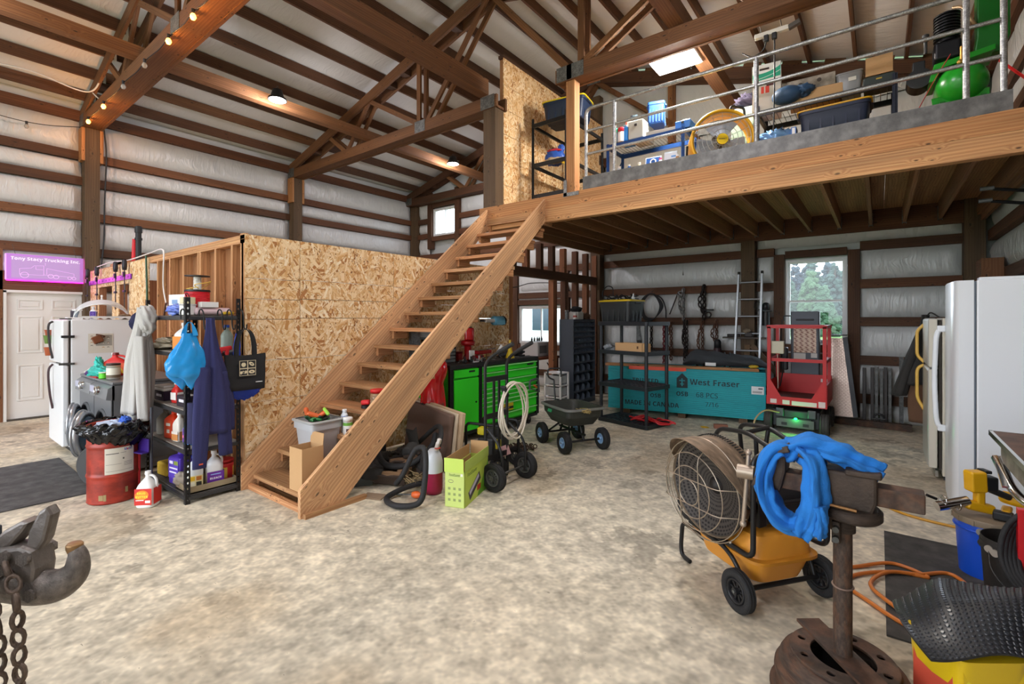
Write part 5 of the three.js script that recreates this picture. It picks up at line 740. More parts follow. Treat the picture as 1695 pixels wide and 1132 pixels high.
{
  const bt = (label, p, turn, c, lie) => { const t = thing('work_boot', label, 'boot', p, turn); const m = mat(c, 0.85, 0, { bumpMap: grain, bumpScale: 0.004 }); const R = []; for (let i = 0; i <= 12; i++) { const s = i / 12; const z = -0.14 + 0.29 * s, w = 0.038 + 0.012 * sin(s * 3) + 0.008 * s, h = 0.05 + (s < 0.45 ? 0.05 * (1 - s) : 0.06 * (1 - s) + 0.01); R.push(Array.from({ length: 18 }, (_, j) => { const a = j / 18 * 2 * PI; return [w * cos(a), 0.045 + h * Math.max(-0.5, sin(a)) * 0.8 + 0.006, z]; })); } const k = new THREE.Group(); k.name = 'boot'; const upper = [loft(R, true, true, true), loft(Array.from({ length: 7 }, (_, i) => { const s = i / 6; return Array.from({ length: 18 }, (_, j) => { const a = j / 18 * 2 * PI; return [(0.045 + 0.012 * s) * cos(a), 0.07 + 0.16 * s + 0.02 * cos(a * 2) * s, -0.09 + (0.055 + 0.012 * s) * sin(a)]; }); }), true)]; const g = M(upper); if (lie) g.rotateZ(lie).translate(0, 0.06, 0); part(t, 'upper', g, m); const so = ext([[-0.045, -0.16], [0.045, -0.16], [0.05, -0.05], [0.045, 0.02], [0.055, 0.1], [0.03, 0.165], [-0.03, 0.165], [-0.05, 0.1], [-0.042, 0.02], [-0.05, -0.05]], 0.028, 0.004).rotateX(PI / 2).translate(0, 0.016, 0); if (lie) so.rotateZ(lie).translate(0, 0.06, 0); part(t, 'sole', so, mat('#3a2c22', 0.9)); return t; };
  bt('tan leather work boot lying under the stairs', [-3.72, 0, -2.9], -1.1, '#8a6a4a', 1.2); bt('muddy tan boot on its side beneath the other', [-3.74, 0.09, -3.12], -0.6, '#7d5f44', 1.3);
  bt('scuffed black boot standing under the stairs', [-3.95, 0, -2.83], 2.2, '#2a2724', 0.5); bt('black boot with open shaft behind the tan boots', [-3.82, 0.16, -3.28], 0.5, '#3a3836', 0.2); bt('dark boot next to the thick hose', [-3.6, 0.05, -3.2], -2.1, '#24211f', 0.2);
  solo('straw_heap', 'tangle of straw and rags behind the boots', 'straw', [...Array.from({ length: 46 }, (_, i) => bar([rr(-0.14, 0.14), rr(0.01, 0.1), rr(-0.12, 0.12)], [rr(-0.14, 0.14), rr(0.01, 0.14), rr(-0.12, 0.12)], 0.004, 4))], mat('#a08a62', 0.9), [-3.5, 0.0, -3.06]).userData.kind = 'stuff';
  solo('rag_pile', 'dark heap of rags and gloves under the stairs', 'rags', [lumpy(0.26, 0.1, 0.2, 0.35, 2.2, 101, 0, 0.1, 0), lumpy(0.14, 0.08, 0.13, 0.4, 2.6, 103, 0.18, 0.2, -0.12)], cloth('#3a332d'), [-4.05, 0, -3.2]);
  solo('yellow_case', 'yellow edged black tool case deep under the stairs', 'case', [rbox(0.36, 0.14, 0.24, 0.02, 0, 0.07, 0), rbox(0.26, 0.1, 0.2, 0.02, 0, 0.19, 0)], mat('#1c1c1c', 0.5), [-4.4, 0.0, -3.2], 0.3);
  solo('yellow_stripe_lid', 'yellow plastic lid under the stair board', 'lid', [rbox(0.22, 0.02, 0.1, 0.006, 0, 0.01, 0)], plast('#c8b428'), [-3.85, 0.24, -3.36], 0.5);
  const sp = thing('orange_spray_gun', 'orange plastic spray gun on the floor inside the hose loop', 'tool', [-3.28, 0, -2.86], 0.3); part(sp, 'tank', lumpy(0.05, 0.03, 0.035, 0.08, 1.5, 7, 0, 0.04, 0), plast('#e0662a')); part(sp, 'neck', rbox(0.06, 0.025, 0.03, 0.008, 0.07, 0.05, 0, 0, 0, 0.3), plast('#d8582a')); part(sp, 'wand', bar([-0.02, 0.04, 0], [-0.28, 0.02, 0.04], 0.007), steelDark);
  solo('flat_scrap', 'scrap of cardboard on the floor by the boots', 'scrap', [box(0.2, 0.012, 0.12, 0, 0.007, 0, 0.02, 0.4)], mat('#8c7760', 0.9), [-3.62, 0, -2.66]);
  solo('mud_flap', 'dark rubber flap under the lower stair board', 'flap', [box(0.3, 0.16, 0.02, 0, 0.08, 0, 0, 0.9, 0.1)], mat('#3c3d36', 0.8), [-3.98, 0, -2.72]);
}
{ // printed green carton
  const t = carton('printed_carton', 'lime green printed appliance carton open on the floor', [-2.97, 0, -3.2], 0.34, 0.18, 0.31, 0.56, mat('#b7cc5a', 0.65), { open: true });
  part(t, 'inner_lining', [box(0.002, 0.3, 0.54, 0.084, 0.155, 0), box(0.002, 0.3, 0.54, -0.084, 0.155, 0)], cardboard);
  part(t, 'flap', box(0.18, 0.12, 0.005, 0, 0.37, 0.284).rotateX(0.03), mat('#c4dc62', 0.65)); part(t, 'flap', box(0.005, 0.1, 0.54, -0.1, 0.355, 0), cardboard); part(t, 'flap', box(0.18, 0.13, 0.005, 0, 0.37, -0.285), cardboard); part(t, 'flap', box(0.005, 0.09, 0.55, 0.096, 0.35, 0), mat('#a9bf55', 0.65));
  print(t, 'front_print', 0.55, 0.3, 512, 280, (g, W, H) => { g.fillStyle = '#b9d052'; g.fillRect(0, 0, W, H); g.fillStyle = '#6fae2a'; g.beginPath(); g.moveTo(W * 0.5, H); g.lineTo(W, H * 0.1); g.lineTo(W, H); g.fill(); txt(g, 'FoodSaver', W * 0.3, H * 0.14, 40, '#4a6a1f'); g.save(); g.translate(W * 0.4, H * 0.6); g.rotate(-0.45); g.fillStyle = '#3d3a40'; g.fillRect(-130, -40, 260, 78); g.fillStyle = '#b9b4c8'; g.fillRect(-110, -32, 220, 34); g.restore(); g.fillStyle = '#c23a22'; g.fillRect(W * 0.5, H * 0.66, 80, 46); }, [0.0925, 0.155, 0], [0, PI / 2, 0]);
  print(t, 'end_print', 0.175, 0.3, 256, 300, (g, W, H) => { g.fillStyle = '#c3d476'; g.fillRect(0, 0, W, H); txt(g, 'FoodSaver', W * 0.5, H * 0.1, 30, '#3d5a1c'); g.strokeStyle = '#5a5a50'; g.lineWidth = 4; g.beginPath(); g.ellipse(W * 0.3, H * 0.28, 34, 12, 0, 0, 7); g.stroke(); g.fillStyle = '#8a9a5a'; for (let i = 0; i < 9; i++) g.fillRect(W * (0.15 + 0.28 * (i % 3)), H * (0.45 + 0.16 * (i / 3 | 0)), 34, 22); g.fillStyle = '#e8e8d8'; g.fillRect(W * 0.82, H * 0.05, 30, 22); }, [0, 0.155, 0.2825]);
}
// =====================================================================  GREEN TOOL CHEST
{
  const t = thing('tool_chest', 'bright green rolling tool chest with black trim and many drawers', 'tool chest', [-4.52, 0, -5.2]); const gm = mat('#3df02c', 0.3), gd = mat('#32d824', 0.32); const L = 1.92, D = 0.58;
  part(t, 'carcass', [rbox(D - 0.02, 0.82, L, 0.01, -0.01, 0.56, 0)], gd); part(t, 'top_mat', rbox(D + 0.02, 0.06, L + 0.03, 0.012, 0, 1.0, 0), mat('#1d1d1d', 0.6)); part(t, 'base_rail', rbox(D, 0.05, L, 0.01, 0, 0.135, 0), blackSteel);
  const fx = D / 2; const trim = (z) => part(t, 'trim_post', rbox(0.04, 0.84, 0.06, 0.006, fx - 0.005, 0.56, z), blackSteel); trim(0.945); trim(0.40); trim(-0.945);
  const dr = part(t, 'cabinet_door', rbox(0.02, 0.68, 0.46, 0.006, fx + 0.006, 0.5, 0.67), gm); part(dr, 'door_lock', cyl(0.012, 0.012, 0.015, fx + 0.02, 0.52, 0.5, 0, 0, PI / 2), blackSteel); part(t, 'drawer', rbox(0.02, 0.1, 0.46, 0.006, fx + 0.006, 0.91, 0.67), gm);
  let y = 0.965; for (const h of [0.085, 0.12, 0.095, 0.06, 0.06, 0.06, 0.06, 0.14, 0.1]) { const d = part(t, 'drawer', rbox(0.02, h - 0.012, 1.26, 0.005, fx + 0.006, y - h / 2, -0.27), gm); part(d, 'drawer_pull', [rbox(0.03, 0.014, 1.26, 0.004, fx + 0.022, y - 0.008, -0.27)], mat('#a6f79a', 0.3)); y -= h; }
  part(t, 'emblem', [box(0.004, 0.022, 0.11, fx + 0.02, 0.93, 0.58), box(0.004, 0.024, 0.16, fx + 0.03, 0.93, -0.72)], blackPlastic);
  print(t, 'sticker', 0.34, 0.11, 256, 84, (g, W, H) => { g.fillStyle = '#d8c21a'; g.fillRect(0, 0, W, H); g.fillStyle = '#1c1c18'; g.fillRect(0, H * 0.5, W, H * 0.3); txt(g, 'FREEDOMS', W * 0.5, H * 0.65, 22, '#e8e2c8'); }, [fx + 0.034, 0.36, -0.12], [0, PI / 2, 0]);
  for (const z of [-0.8, -0.1, 0.8]) for (const x of [-0.2, 0.22]) { const c = new THREE.Group(); c.name = 'caster'; c.position.set(x, 0, z); t.add(c); part(c, 'caster_wheel', cyl(0.055, 0.055, 0.035, 0, 0.055, 0, 0, 0, PI / 2), blackRubber); part(c, 'fork', box(0.05, 0.06, 0.06, 0, 0.09, 0), steelDark); }
  const sideS = part(t, 'side_handle', pipe([[fx - 0.1, 0.75, -0.97], [fx - 0.1, 0.75, -1.04], [fx - 0.45, 0.75, -1.04], [fx - 0.45, 0.75, -0.97]], 0.014, 0.03), blackSteel);
}
{ // on the tool chest
  const y = 1.03, X = (z, x = -4.5) => [x, y, z];
  const lamp = thing('red_lantern', 'round red lantern standing on the tool chest', 'lantern', [-4.62, y, -4.98]); part(lamp, 'base', lathe([[0, 0], [0.07, 0], [0.075, 0.02], [0.06, 0.06], [0.05, 0.08], [0.05, 0.2], [0.09, 0.21], [0.1, 0.23], [0.1, 0.26], [0.08, 0.28], [0, 0.28]], 28), mat('#b0151c', 0.3)); part(lamp, 'drum', lathe([[0, 0.28], [0.085, 0.28], [0.088, 0.3], [0.088, 0.44], [0.08, 0.455], [0, 0.455]], 30), mat('#d0141c', 0.18)); part(lamp, 'cap', cyl(0.06, 0.06, 0.012, 0, 0.46, 0), mat('#3a1a1a', 0.5));
  const org = thing('drawer_organizer', 'black frame organizer with clear drawers on the tool chest', 'organizer', [-4.6, y, -4.5]); part(org, 'frame', [box(0.2, 0.008, 0.24, 0, 0.2, 0), box(0.2, 0.2, 0.008, 0, 0.1, 0.116), box(0.2, 0.2, 0.008, 0, 0.1, -0.116), box(0.008, 0.2, 0.24, -0.096, 0.1, 0)], blackPlastic); for (let i = 0; i < 4; i++) part(org, 'drawer', rbox(0.18, 0.036, 0.215, 0.004, 0.01, 0.025 + i * 0.046, 0), mat('#8f999c', 0.2, 0, { transmission: 0.3, thickness: 0 }));
  solo('white_shelf_box', 'grey metal box standing on the tool chest corner', 'box', [rbox(0.18, 0.18, 0.1, 0.004, 0, 0.09, 0)], mat('#b8bcbe', 0.4), [-4.55, y, -4.32]);
  can('red_oil_can', 'short red oil can beside the lantern', 'can', X(-4.8, -4.62), { r: 0.05, h: 0.13, body: '#a8141a', lid: '#7c1014', lidH: 0.02 });
  const vs = thing('parts_holder', 'white plastic parts holder on the tool chest', 'holder', X(-4.78, -4.36)); part(vs, 'plate', [rbox(0.02, 0.16, 0.1, 0.006, 0, 0.08, 0), rbox(0.09, 0.012, 0.1, 0.004, 0.04, 0.006, 0)], white); part(vs, 'gadget', lumpy(0.03, 0.04, 0.03, 0.2, 2, 3, 0.03, 0.05, 0), mat('#5a2a30', 0.4));
  for (const [z, x, l, c, s] of [[-4.6, -4.32, 'chrome and black socket set pieces at chest front', '#2a2a2c', 1], [-4.7, -4.3, 'small black air fitting on the chest edge', '#3a3a3a', 0.8], [-4.86, -4.3, 'silver air fitting beside the parts holder', '#a8a8a8', 0.9], [-4.95, -4.33, 'black impact socket lying on the chest', '#222', 0.9], [-5.05, -4.36, 'round brass coupling on the chest', '#9a7a3a', 0.8]]) { const k = thing('air_fitting', l, 'fitting', X(z, x), z * 9); part(k, 'barrel', cyl(0.022 * s, 0.026 * s, 0.09 * s, 0, 0.026, 0, 0, 0, PI / 2, 14), mat(c, 0.35, 0.6)); part(k, 'collar', cyl(0.03 * s, 0.03 * s, 0.025, 0.03 * s, 0.03, 0, 0, 0, PI / 2, 14), chrome); part(k, 'stem', cyl(0.012, 0.012, 0.05, 0, 0.06, 0, 0, 0, 0, 10), mat(c, 0.4, 0.5)); }
  const tor = thing('blow_torch', 'white handled torch lying among black tools', 'torch', X(-5.55, -4.5), 0.6); part(tor, 'handle', cyl(0.026, 0.03, 0.15, 0, 0.12, 0, 0, 0, -0.5), mat('#d8d4cc', 0.4)); part(tor, 'body', rbox(0.16, 0.06, 0.06, 0.02, 0.06, 0.05, 0, 0, 0, 0.3), blackPlastic);
  const red = thing('red_jack', 'low red floor jack on the tool chest', 'jack', X(-5.25, -4.58), 0.1); part(red, 'body', [rbox(0.1, 0.05, 0.34, 0.012, 0, 0.1, 0), rbox(0.12, 0.06, 0.12, 0.012, 0, 0.03, 0.08)], mat('#a8141c', 0.35)); part(red, 'rod', bar([0.02, 0.13, 0.1], [0.02, 0.14, -0.3], 0.01), chrome);
  const fn = thing('yellow_grease_gun', 'yellow plastic funnel standing on the tool chest', 'funnel', X(-5.62, -4.36), 0.4); part(fn, 'cone', lathe([[0.07, 0], [0.065, 0.02], [0.03, 0.12], [0.016, 0.2], [0.012, 0.2], [0.022, 0.12], [0.055, 0.015]], 22), plast('#d8b822')); part(fn, 'grip', rbox(0.03, 0.08, 0.02, 0.006, 0, 0.23, 0), plast('#d8b822'));
  for (const [z, x, l] of [[-5.75, -4.6, 'black power tool at the chest far end'], [-5.95, -4.45, 'long black impact gun on the chest end'], [-5.9, -4.62, 'dark angle grinder behind the impact gun']]) { const k = thing('power_tool', l, 'power tool', X(z, x), z * 5); part(k, 'motor', rbox(0.2, 0.07, 0.075, 0.025, 0, 0.06, 0), mat('#2c2c2e', 0.45)); part(k, 'nose', cyl(0.03, 0.02, 0.08, 0.13, 0.06, 0, 0, 0, PI / 2), steelDark); part(k, 'grip', rbox(0.05, 0.03, 0.16, 0.012, -0.05, 0.022, 0.06), mat('#1c1c1c', 0.6)); part(k, 'cap', cyl(0.032, 0.032, 0.03, -0.1, 0.06, 0, 0, 0, PI / 2), mat('#4a4a4a', 0.4)); }
  solo('tool_scraps', 'scatter of bits and screws over the chest top', 'hardware', Array.from({ length: 60 }, () => cyl(0.006, 0.006, rr(0.02, 0.06), rr(-0.2, 0.2), rr(0.004, 0.02), rr(-0.8, 0.8), PI / 2, rr(0, 3), 0, 6)), mat('#8a8884', 0.4, 0.6), [-4.5, y, -5.3]).userData.kind = 'stuff';
}
{ // blue paper towel on the wall
  const t = thing('towel_holder', 'blue paper towel roll on a wall holder', 'towel roll', [-4.7, 1.585, -5.75]); part(t, 'roll', lathe([[0.02, -0.1], [0.07, -0.1], [0.07, 0.1], [0.02, 0.1]], 28, 0, 0, 0, PI / 2), mat('#6cb2d2', 0.85)); part(t, 'core', cyl(0.028, 0.028, 0.46, 0, 0, 0.06, PI / 2), mat('#d8d2c8', 0.7)); part(t, 'end_cap', cyl(0.075, 0.075, 0.02, 0, 0, -0.12, PI / 2), blackPlastic); part(t, 'bracket', [box(0.11, 0.03, 0.02, -0.06, 0, -0.12), box(0.11, 0.03, 0.02, -0.06, 0, 0.28)], blackPlastic); part(t, 'sheet', box(0.002, 0.06, 0.2, 0.07, -0.03, 0), mat('#7cc0de', 0.85));
}
{ // steel wire basket on stair side wall
  const t = thing('wire_rack', 'clear plastic drawers on shelf behind the stair treads', 'rack', [-4.64, 1.0, -4.12]); part(t, 'shelf', [box(0.2, 0.01, 0.2, 0, 0, 0), box(0.2, 0.01, 0.2, 0, 0.18, 0), box(0.2, 0.01, 0.2, 0, 0.36, 0)], galvFlat); for (const z of [-0.1, 0.1]) part(t, 'side_panel', box(0.2, 0.5, 0.01, 0, 0.2, z), galvFlat); part(t, 'bin', [rbox(0.18, 0.12, 0.17, 0.01, 0, 0.43, 0)], mat('#9aa0a2', 0.25)); for (const z of [-0.1, 0.1]) part(t, 'leg', box(0.02, 1.0, 0.02, 0, -0.5, z), galvFlat);
}
// hand truck with its hose
{
  const t = thing('hand_truck', 'black steel hand truck with rubber wheels by the green carton', 'hand truck', [-3.0, 0, -3.68]); const r = 0.016;
  for (const z of [0.17, -0.17]) { part(t, 'side_rail', sweep(bent([[-0.02, 0.03, z], [-0.03, 1.18, z], [0.06, 1.26, z * 0.95], [0.3, 1.38, z * 0.9]], 0.06), r, 10), blackSteel); part(t, 'grip', bar([0.12, 1.29, z * 0.94], [0.3, 1.38, z * 0.9], 0.021, 12), blackRubber); part(t, 'wheel_brace', sweep(bent([[0, 0.55, z], [0.16, 0.42, z * 1.1], [0.2, 0.3, z * 1.1], [0.19, 0.1, z * 1.1]], 0.06), 0.013, 8), blackSteel); }
  for (const y of [0.25, 0.66, 1.02]) part(t, 'crossbar', box(0.012, 0.05, 0.34, -0.02, y, 0), blackSteel); for (const z of [0.04, -0.04]) part(t, 'back_slat', box(0.012, 0.82, 0.03, -0.025, 0.62, z), blackSteel); part(t, 'toe_plate', box(0.24, 0.01, 0.36, -0.14, 0.012, 0), blackSteel); part(t, 'axle', bar([0.15, 0.13, -0.28], [0.15, 0.13, 0.28], 0.01), steelDark);
  for (const z of [0.25, -0.25]) wheel(t, 0.13, 0.075, 0.078, [0.15, 0.13, z], blackRubber, galvFlat, 9, 'wheel', PI / 2);
  const h = thing('hose_coil', 'pale cream air hose coiled over the hand truck', 'hose', [-2.93, 0.7, -3.8]); for (let k = 0; k < 5; k++) { const R = 0.25 + 0.012 * (k % 3), pts = []; for (let i = 0; i < 30; i++) { const a = i / 30 * 2 * PI; pts.push([0.02 * sin(a * 2 + k) + 0.015 * k, R * 1.05 * sin(a) + 0.012 * cos(k * 2), R * 0.78 * cos(a) + 0.012 * sin(k * 3)]); } part(h, 'loop', sweep(pts, 0.009, 7, true), plast('#d2c8b6')); } part(h, 'strap', rbox(0.06, 0.12, 0.03, 0.008, 0.02, 0.2, 0.13, 0.5), blackRubber);
}
{ // pressure washer behind the hand truck
  const t = thing('pressure_washer', 'black pressure washer with yellow parts behind the hand truck', 'machine', [-3.3, 0, -3.98], 0.2); part(t, 'frame', [pipe([[-0.25, 0.05, 0.18], [-0.25, 0.5, 0.18], [0.2, 0.5, 0.18], [0.2, 0.05, 0.18]], 0.015, 0.06), pipe([[-0.25, 0.05, -0.18], [-0.25, 0.5, -0.18], [0.2, 0.5, -0.18], [0.2, 0.05, -0.18]], 0.015, 0.06)], blackSteel); part(t, 'engine', [rbox(0.26, 0.2, 0.24, 0.03, -0.02, 0.25, 0), cyl(0.09, 0.09, 0.12, -0.02, 0.38, 0)], mat('#262626', 0.5)); part(t, 'yellow_cover', [rbox(0.09, 0.08, 0.1, 0.02, -0.08, 0.42, 0.12), rbox(0.05, 0.1, 0.05, 0.01, 0.12, 0.3, 0.14)], plast('#d0c020')); part(t, 'red_label', [rbox(0.12, 0.1, 0.01, 0.003, 0.22, 0.26, 0.2, 0, 0.2, 0.4)], mat('#c89a98', 0.5)); for (const z of [-0.2, 0.2]) wheel(t, 0.1, 0.05, 0.05, [0.16, 0.1, z], blackRubber, galvFlat, 6, 'wheel', PI / 2);
  solo('rusty_chain_heap', 'brown heap of rusty chain on the floor near the wagon', 'chain', Array.from({ length: 46 }, (_, i) => torus(0.022, 0.007, rr(-0.22, 0.22) * (1 - (i % 5) * 0.1), rr(0.01, 0.05), rr(-0.14, 0.14), rr(0, 3), rr(0, 3), 0, 5, 10)), rust, [-3.52, 0, -4.75]);
  const hs = thing('hacksaw', 'grey handsaw with orange grip hanging at the chest end', 'saw', [-4.17, 0.6, -5.98], PI / 2); part(hs, 'frame', pipe([[-0.12, -0.05, 0], [-0.12, 0.08, 0], [0.1, 0.1, 0], [0.13, -0.12, 0]], 0.016, 0.05), mat('#55585a', 0.4)); part(hs, 'grip', rbox(0.09, 0.03, 0.03, 0.01, 0.03, -0.02, 0, 0, 0, -0.5), plast('#d8702a')); part(hs, 'blade', box(0.22, 0.012, 0.003, 0.0, -0.07, 0, 0, 0, -0.3), galvFlat);
}
// garden wagon
{
  const t = thing('dump_cart', 'dark plastic garden dump cart with four pneumatic wheels', 'cart', [-3.1, 0, -5.28], 0.5); const pm = mat('#34362f', 0.55, 0, { bumpMap: grain, bumpScale: 0.002 }); const tub = (k, y, o = 0) => superRing(0.7 * k, 0.54 * k, y, 7, 44, 0, 0);
  t.rotation.y = -0.5;
  part(t, 'tub', loft([tub(0.6, 0.3), tub(0.72, 0.31), tub(0.9, 0.4), tub(0.95, 0.42), tub(0.97, 0.49), tub(1.04, 0.5), tub(1.05, 0.52), tub(1.0, 0.525), tub(0.93, 0.5), tub(0.86, 0.4), tub(0.66, 0.325), tub(0.6, 0.32)], true, true, true, 'crease'), pm); part(t, 'rim', loft([tub(1.055, 0.5), tub(1.075, 0.505), tub(1.075, 0.525), tub(1.0, 0.53)], true), mat('#6e6f69', 0.5)); part(t, 'emblem', [rbox(0.1, 0.045, 0.006, 0.002, -0.1, 0.455, 0.262, -0.3)], mat('#3aa06a', 0.4));
  part(t, 'chassis', [bar([-0.3, 0.2, 0], [0.3, 0.2, 0], 0.018), bar([-0.3, 0.13, -0.24], [-0.3, 0.13, 0.24], 0.014), bar([0.28, 0.13, -0.24], [0.28, 0.13, 0.24], 0.014), bar([-0.3, 0.13, 0], [-0.2, 0.3, 0], 0.016), bar([0.28, 0.13, 0], [0.2, 0.3, 0], 0.016), bar([0.28, 0.13, 0.2], [0.1, 0.3, 0.1], 0.012), bar([-0.3, 0.13, 0.2], [-0.1, 0.3, 0.1], 0.012)], blackSteel);
  for (const x of [-0.3, 0.28]) for (const z of [-0.27, 0.27]) wheel(t, 0.13, 0.085, 0.062, [x, 0.13, z], blackRubber, mat('#9fc6ea', 0.4), 0, 'wheel', PI / 2);
  part(t, 'handle', [sweep(bent([[-0.34, 0.2, 0], [-0.42, 0.4, 0], [-0.47, 0.78, 0]], 0.08), 0.012, 8), sweep(bent([[-0.47, 0.78, 0], [-0.48, 0.82, 0.09], [-0.46, 0.94, 0.1], [-0.45, 0.94, -0.1], [-0.45, 0.82, -0.1]], 0.05), 0.012, 8)], mat('#3a3b3c', 0.4, 0.4));
  solo('dry_grass', 'dry grass clump on the rim of the dump cart', 'grass', Array.from({ length: 40 }, () => bar([rr(-0.07, 0.07), rr(0, 0.03), rr(-0.03, 0.03)], [rr(-0.1, 0.1), rr(-0.02, 0.04), rr(-0.05, 0.05)], 0.003, 4)), mat('#b09a62', 0.9), [-2.8, 0.5, -5.06]).userData.kind = 'stuff';
}
// =====================================================================  OPENING, BIN CABINET, BACK CORNER
{
  const mt = thing('side_table', 'brown work table carrying the microwave beyond the opening', 'table', [-5.45, 0, -7.75]); part(mt, 'top', rbox(0.8, 0.05, 0.8, 0.01, 0, 0.86, 0), wood('#7a4a32')); for (const [x, z] of [[-0.35, -0.35], [0.35, -0.35], [-0.35, 0.35], [0.35, 0.35]]) part(mt, 'leg', box(0.05, 0.84, 0.05, x, 0.42, z), wood('#6a4430'));
  const m = thing('microwave', 'white microwave oven on the brown table', 'microwave', [-5.35, 0.885, -7.75]); part(m, 'case', rbox(0.4, 0.28, 0.52, 0.012, 0, 0.14, 0), mat('#c9cbcc', 0.4)); part(m, 'door', rbox(0.015, 0.24, 0.36, 0.004, 0.205, 0.14, 0.07), mat('#aeb2b4', 0.3)); part(m, 'window', box(0.006, 0.15, 0.24, 0.214, 0.14, 0.09), mat('#6a6f72', 0.2)); part(m, 'control_panel', box(0.01, 0.24, 0.1, 0.204, 0.14, -0.19), mat('#d6d8d8', 0.4)); part(m, 'foot', [box(0.03, 0.01, 0.03, 0.15, -0.002, 0.2), box(0.03, 0.01, 0.03, 0.15, -0.002, -0.2)], blackPlastic);
  solo('bottle_row', 'small dark bottles standing on the microwave', 'bottles', [...[-0.2, -0.12, -0.05, 0.05, 0.14].map((z, i) => lathe([[0, 0], [0.02, 0], [0.02, 0.05], [0.008, 0.07], [0.008, 0.09], [0, 0.09]], 10, 0, 0, z))], mat('#3a3a3a', 0.4), [-5.4, 1.17, -7.8]);
  solo('black_cable_bundle', 'black cable bundle hanging below the brown table', 'cable', [0, 1, 2, 3].map((k) => hose([[0, 0.78, -0.2 + 0.1 * k], [0.04, 0.5, -0.1], [0.02, 0.3, 0.1 - 0.1 * k], [0.05, 0.1, 0.1]], 0.012, 24, 6)), blackRubber, [-5.0, 0, -7.7]);
  solo('ceiling_wire', 'black wire sagging across the opening under the header', 'wire', [hose([[-5.3, 2.42, -6.3], [-5.4, 2.2, -7.0], [-5.3, 2.3, -7.5], [-4.95, 2.33, -8.3]], 0.008, 40, 6)], blackPlastic);
  const dw = thing('drawer_tower', 'small white three tier plastic drawer tower behind the cart', 'drawers', [-4.6, 0, -7.3]); part(dw, 'frame', [...[[-0.16, -0.13], [0.16, -0.13], [-0.16, 0.13], [0.16, 0.13]].map(([x, z]) => box(0.03, 0.66, 0.03, x, 0.33, z)), ...[0.01, 0.22, 0.43, 0.65].map((y) => box(0.34, 0.02, 0.29, 0, y, 0))], white); for (const y of [0.11, 0.32, 0.53]) part(dw, 'drawer', rbox(0.27, 0.15, 0.26, 0.01, 0, y, 0.01), mat('#b8bcbe', 0.35, 0, { transmission: 0.2, thickness: 0 }));
  const bc = thing('bolt_bin', 'dark grey steel pigeonhole cabinet full of small bins', 'cabinet', [-4.61, 0, -8.08]); const dm = mat('#4a525d', 0.45, 0.3); part(bc, 'case', [box(0.3, 1.6, 0.01, 0, 0.8, 0.42), box(0.3, 1.6, 0.01, 0, 0.8, -0.42), box(0.01, 1.6, 0.84, -0.15, 0.8, 0), box(0.3, 0.01, 0.84, 0, 1.6, 0), box(0.3, 0.06, 0.84, 0, 0.03, 0)], dm);
  const ys = [0.06, 0.24, 0.42, 0.6, 0.78, 0.96, 1.06, 1.16, 1.26, 1.36, 1.46, 1.56]; for (const [i, y] of ys.entries()) part(bc, 'shelf', [box(0.29, 0.008, 0.83, 0, y, 0), box(0.008, 0.03, 0.83, 0.146, y + 0.013, 0)], dm); for (let i = 0; i < ys.length - 1; i++) { const n = i < 5 ? 4 : 7; for (let k = 1; k < n; k++) part(bc, 'divider', ext([[0.148, 0], [0.148, (ys[i + 1] - ys[i]) * 0.6], [0.07, ys[i + 1] - ys[i]], [-0.145, ys[i + 1] - ys[i]], [-0.145, 0]], 0.008).translate(0, ys[i], -0.415 + 0.83 * k / n), mat('#66707e', 0.45, 0.3)); }
  const wc = thing('cash_box', 'white box with black cap on the pigeonhole cabinet', 'box', [-4.6, 1.605, -8.0]); part(wc, 'carton', rbox(0.2, 0.14, 0.2, 0.004, 0, 0.07, 0), mat('#d4d2cc', 0.5)); part(wc, 'black_cap', lumpy(0.11, 0.06, 0.1, 0.25, 2, 9, 0, 0.19, 0), cloth('#1a1a1c'));
  can('white_canister', 'white canister with red label on the cabinet edge', 'canister', [-4.52, 1.605, -7.82], { r: 0.035, h: 0.13, body: '#d8d8d4', lid: '#c8c8c4', lab: (g, W, H) => { g.fillStyle = '#d8d4cc'; g.fillRect(0, 0, W, H); g.fillStyle = '#a83a30'; g.fillRect(0, H * 0.3, W, H * 0.4); } }); can('tin_can', 'plain tin can at the cabinet corner', 'can', [-4.66, 1.605, -7.75], { r: 0.035, h: 0.17, body: galvFlat, lid: '#9a9a98' });
  solo('paper_bag', 'crumpled brown paper bag on the cabinet', 'bag', [lumpy(0.1, 0.06, 0.13, 0.35, 2.2, 12, 0, 0.06, 0)], mat('#6a4a34', 0.85), [-4.58, 1.605, -8.3]);
}
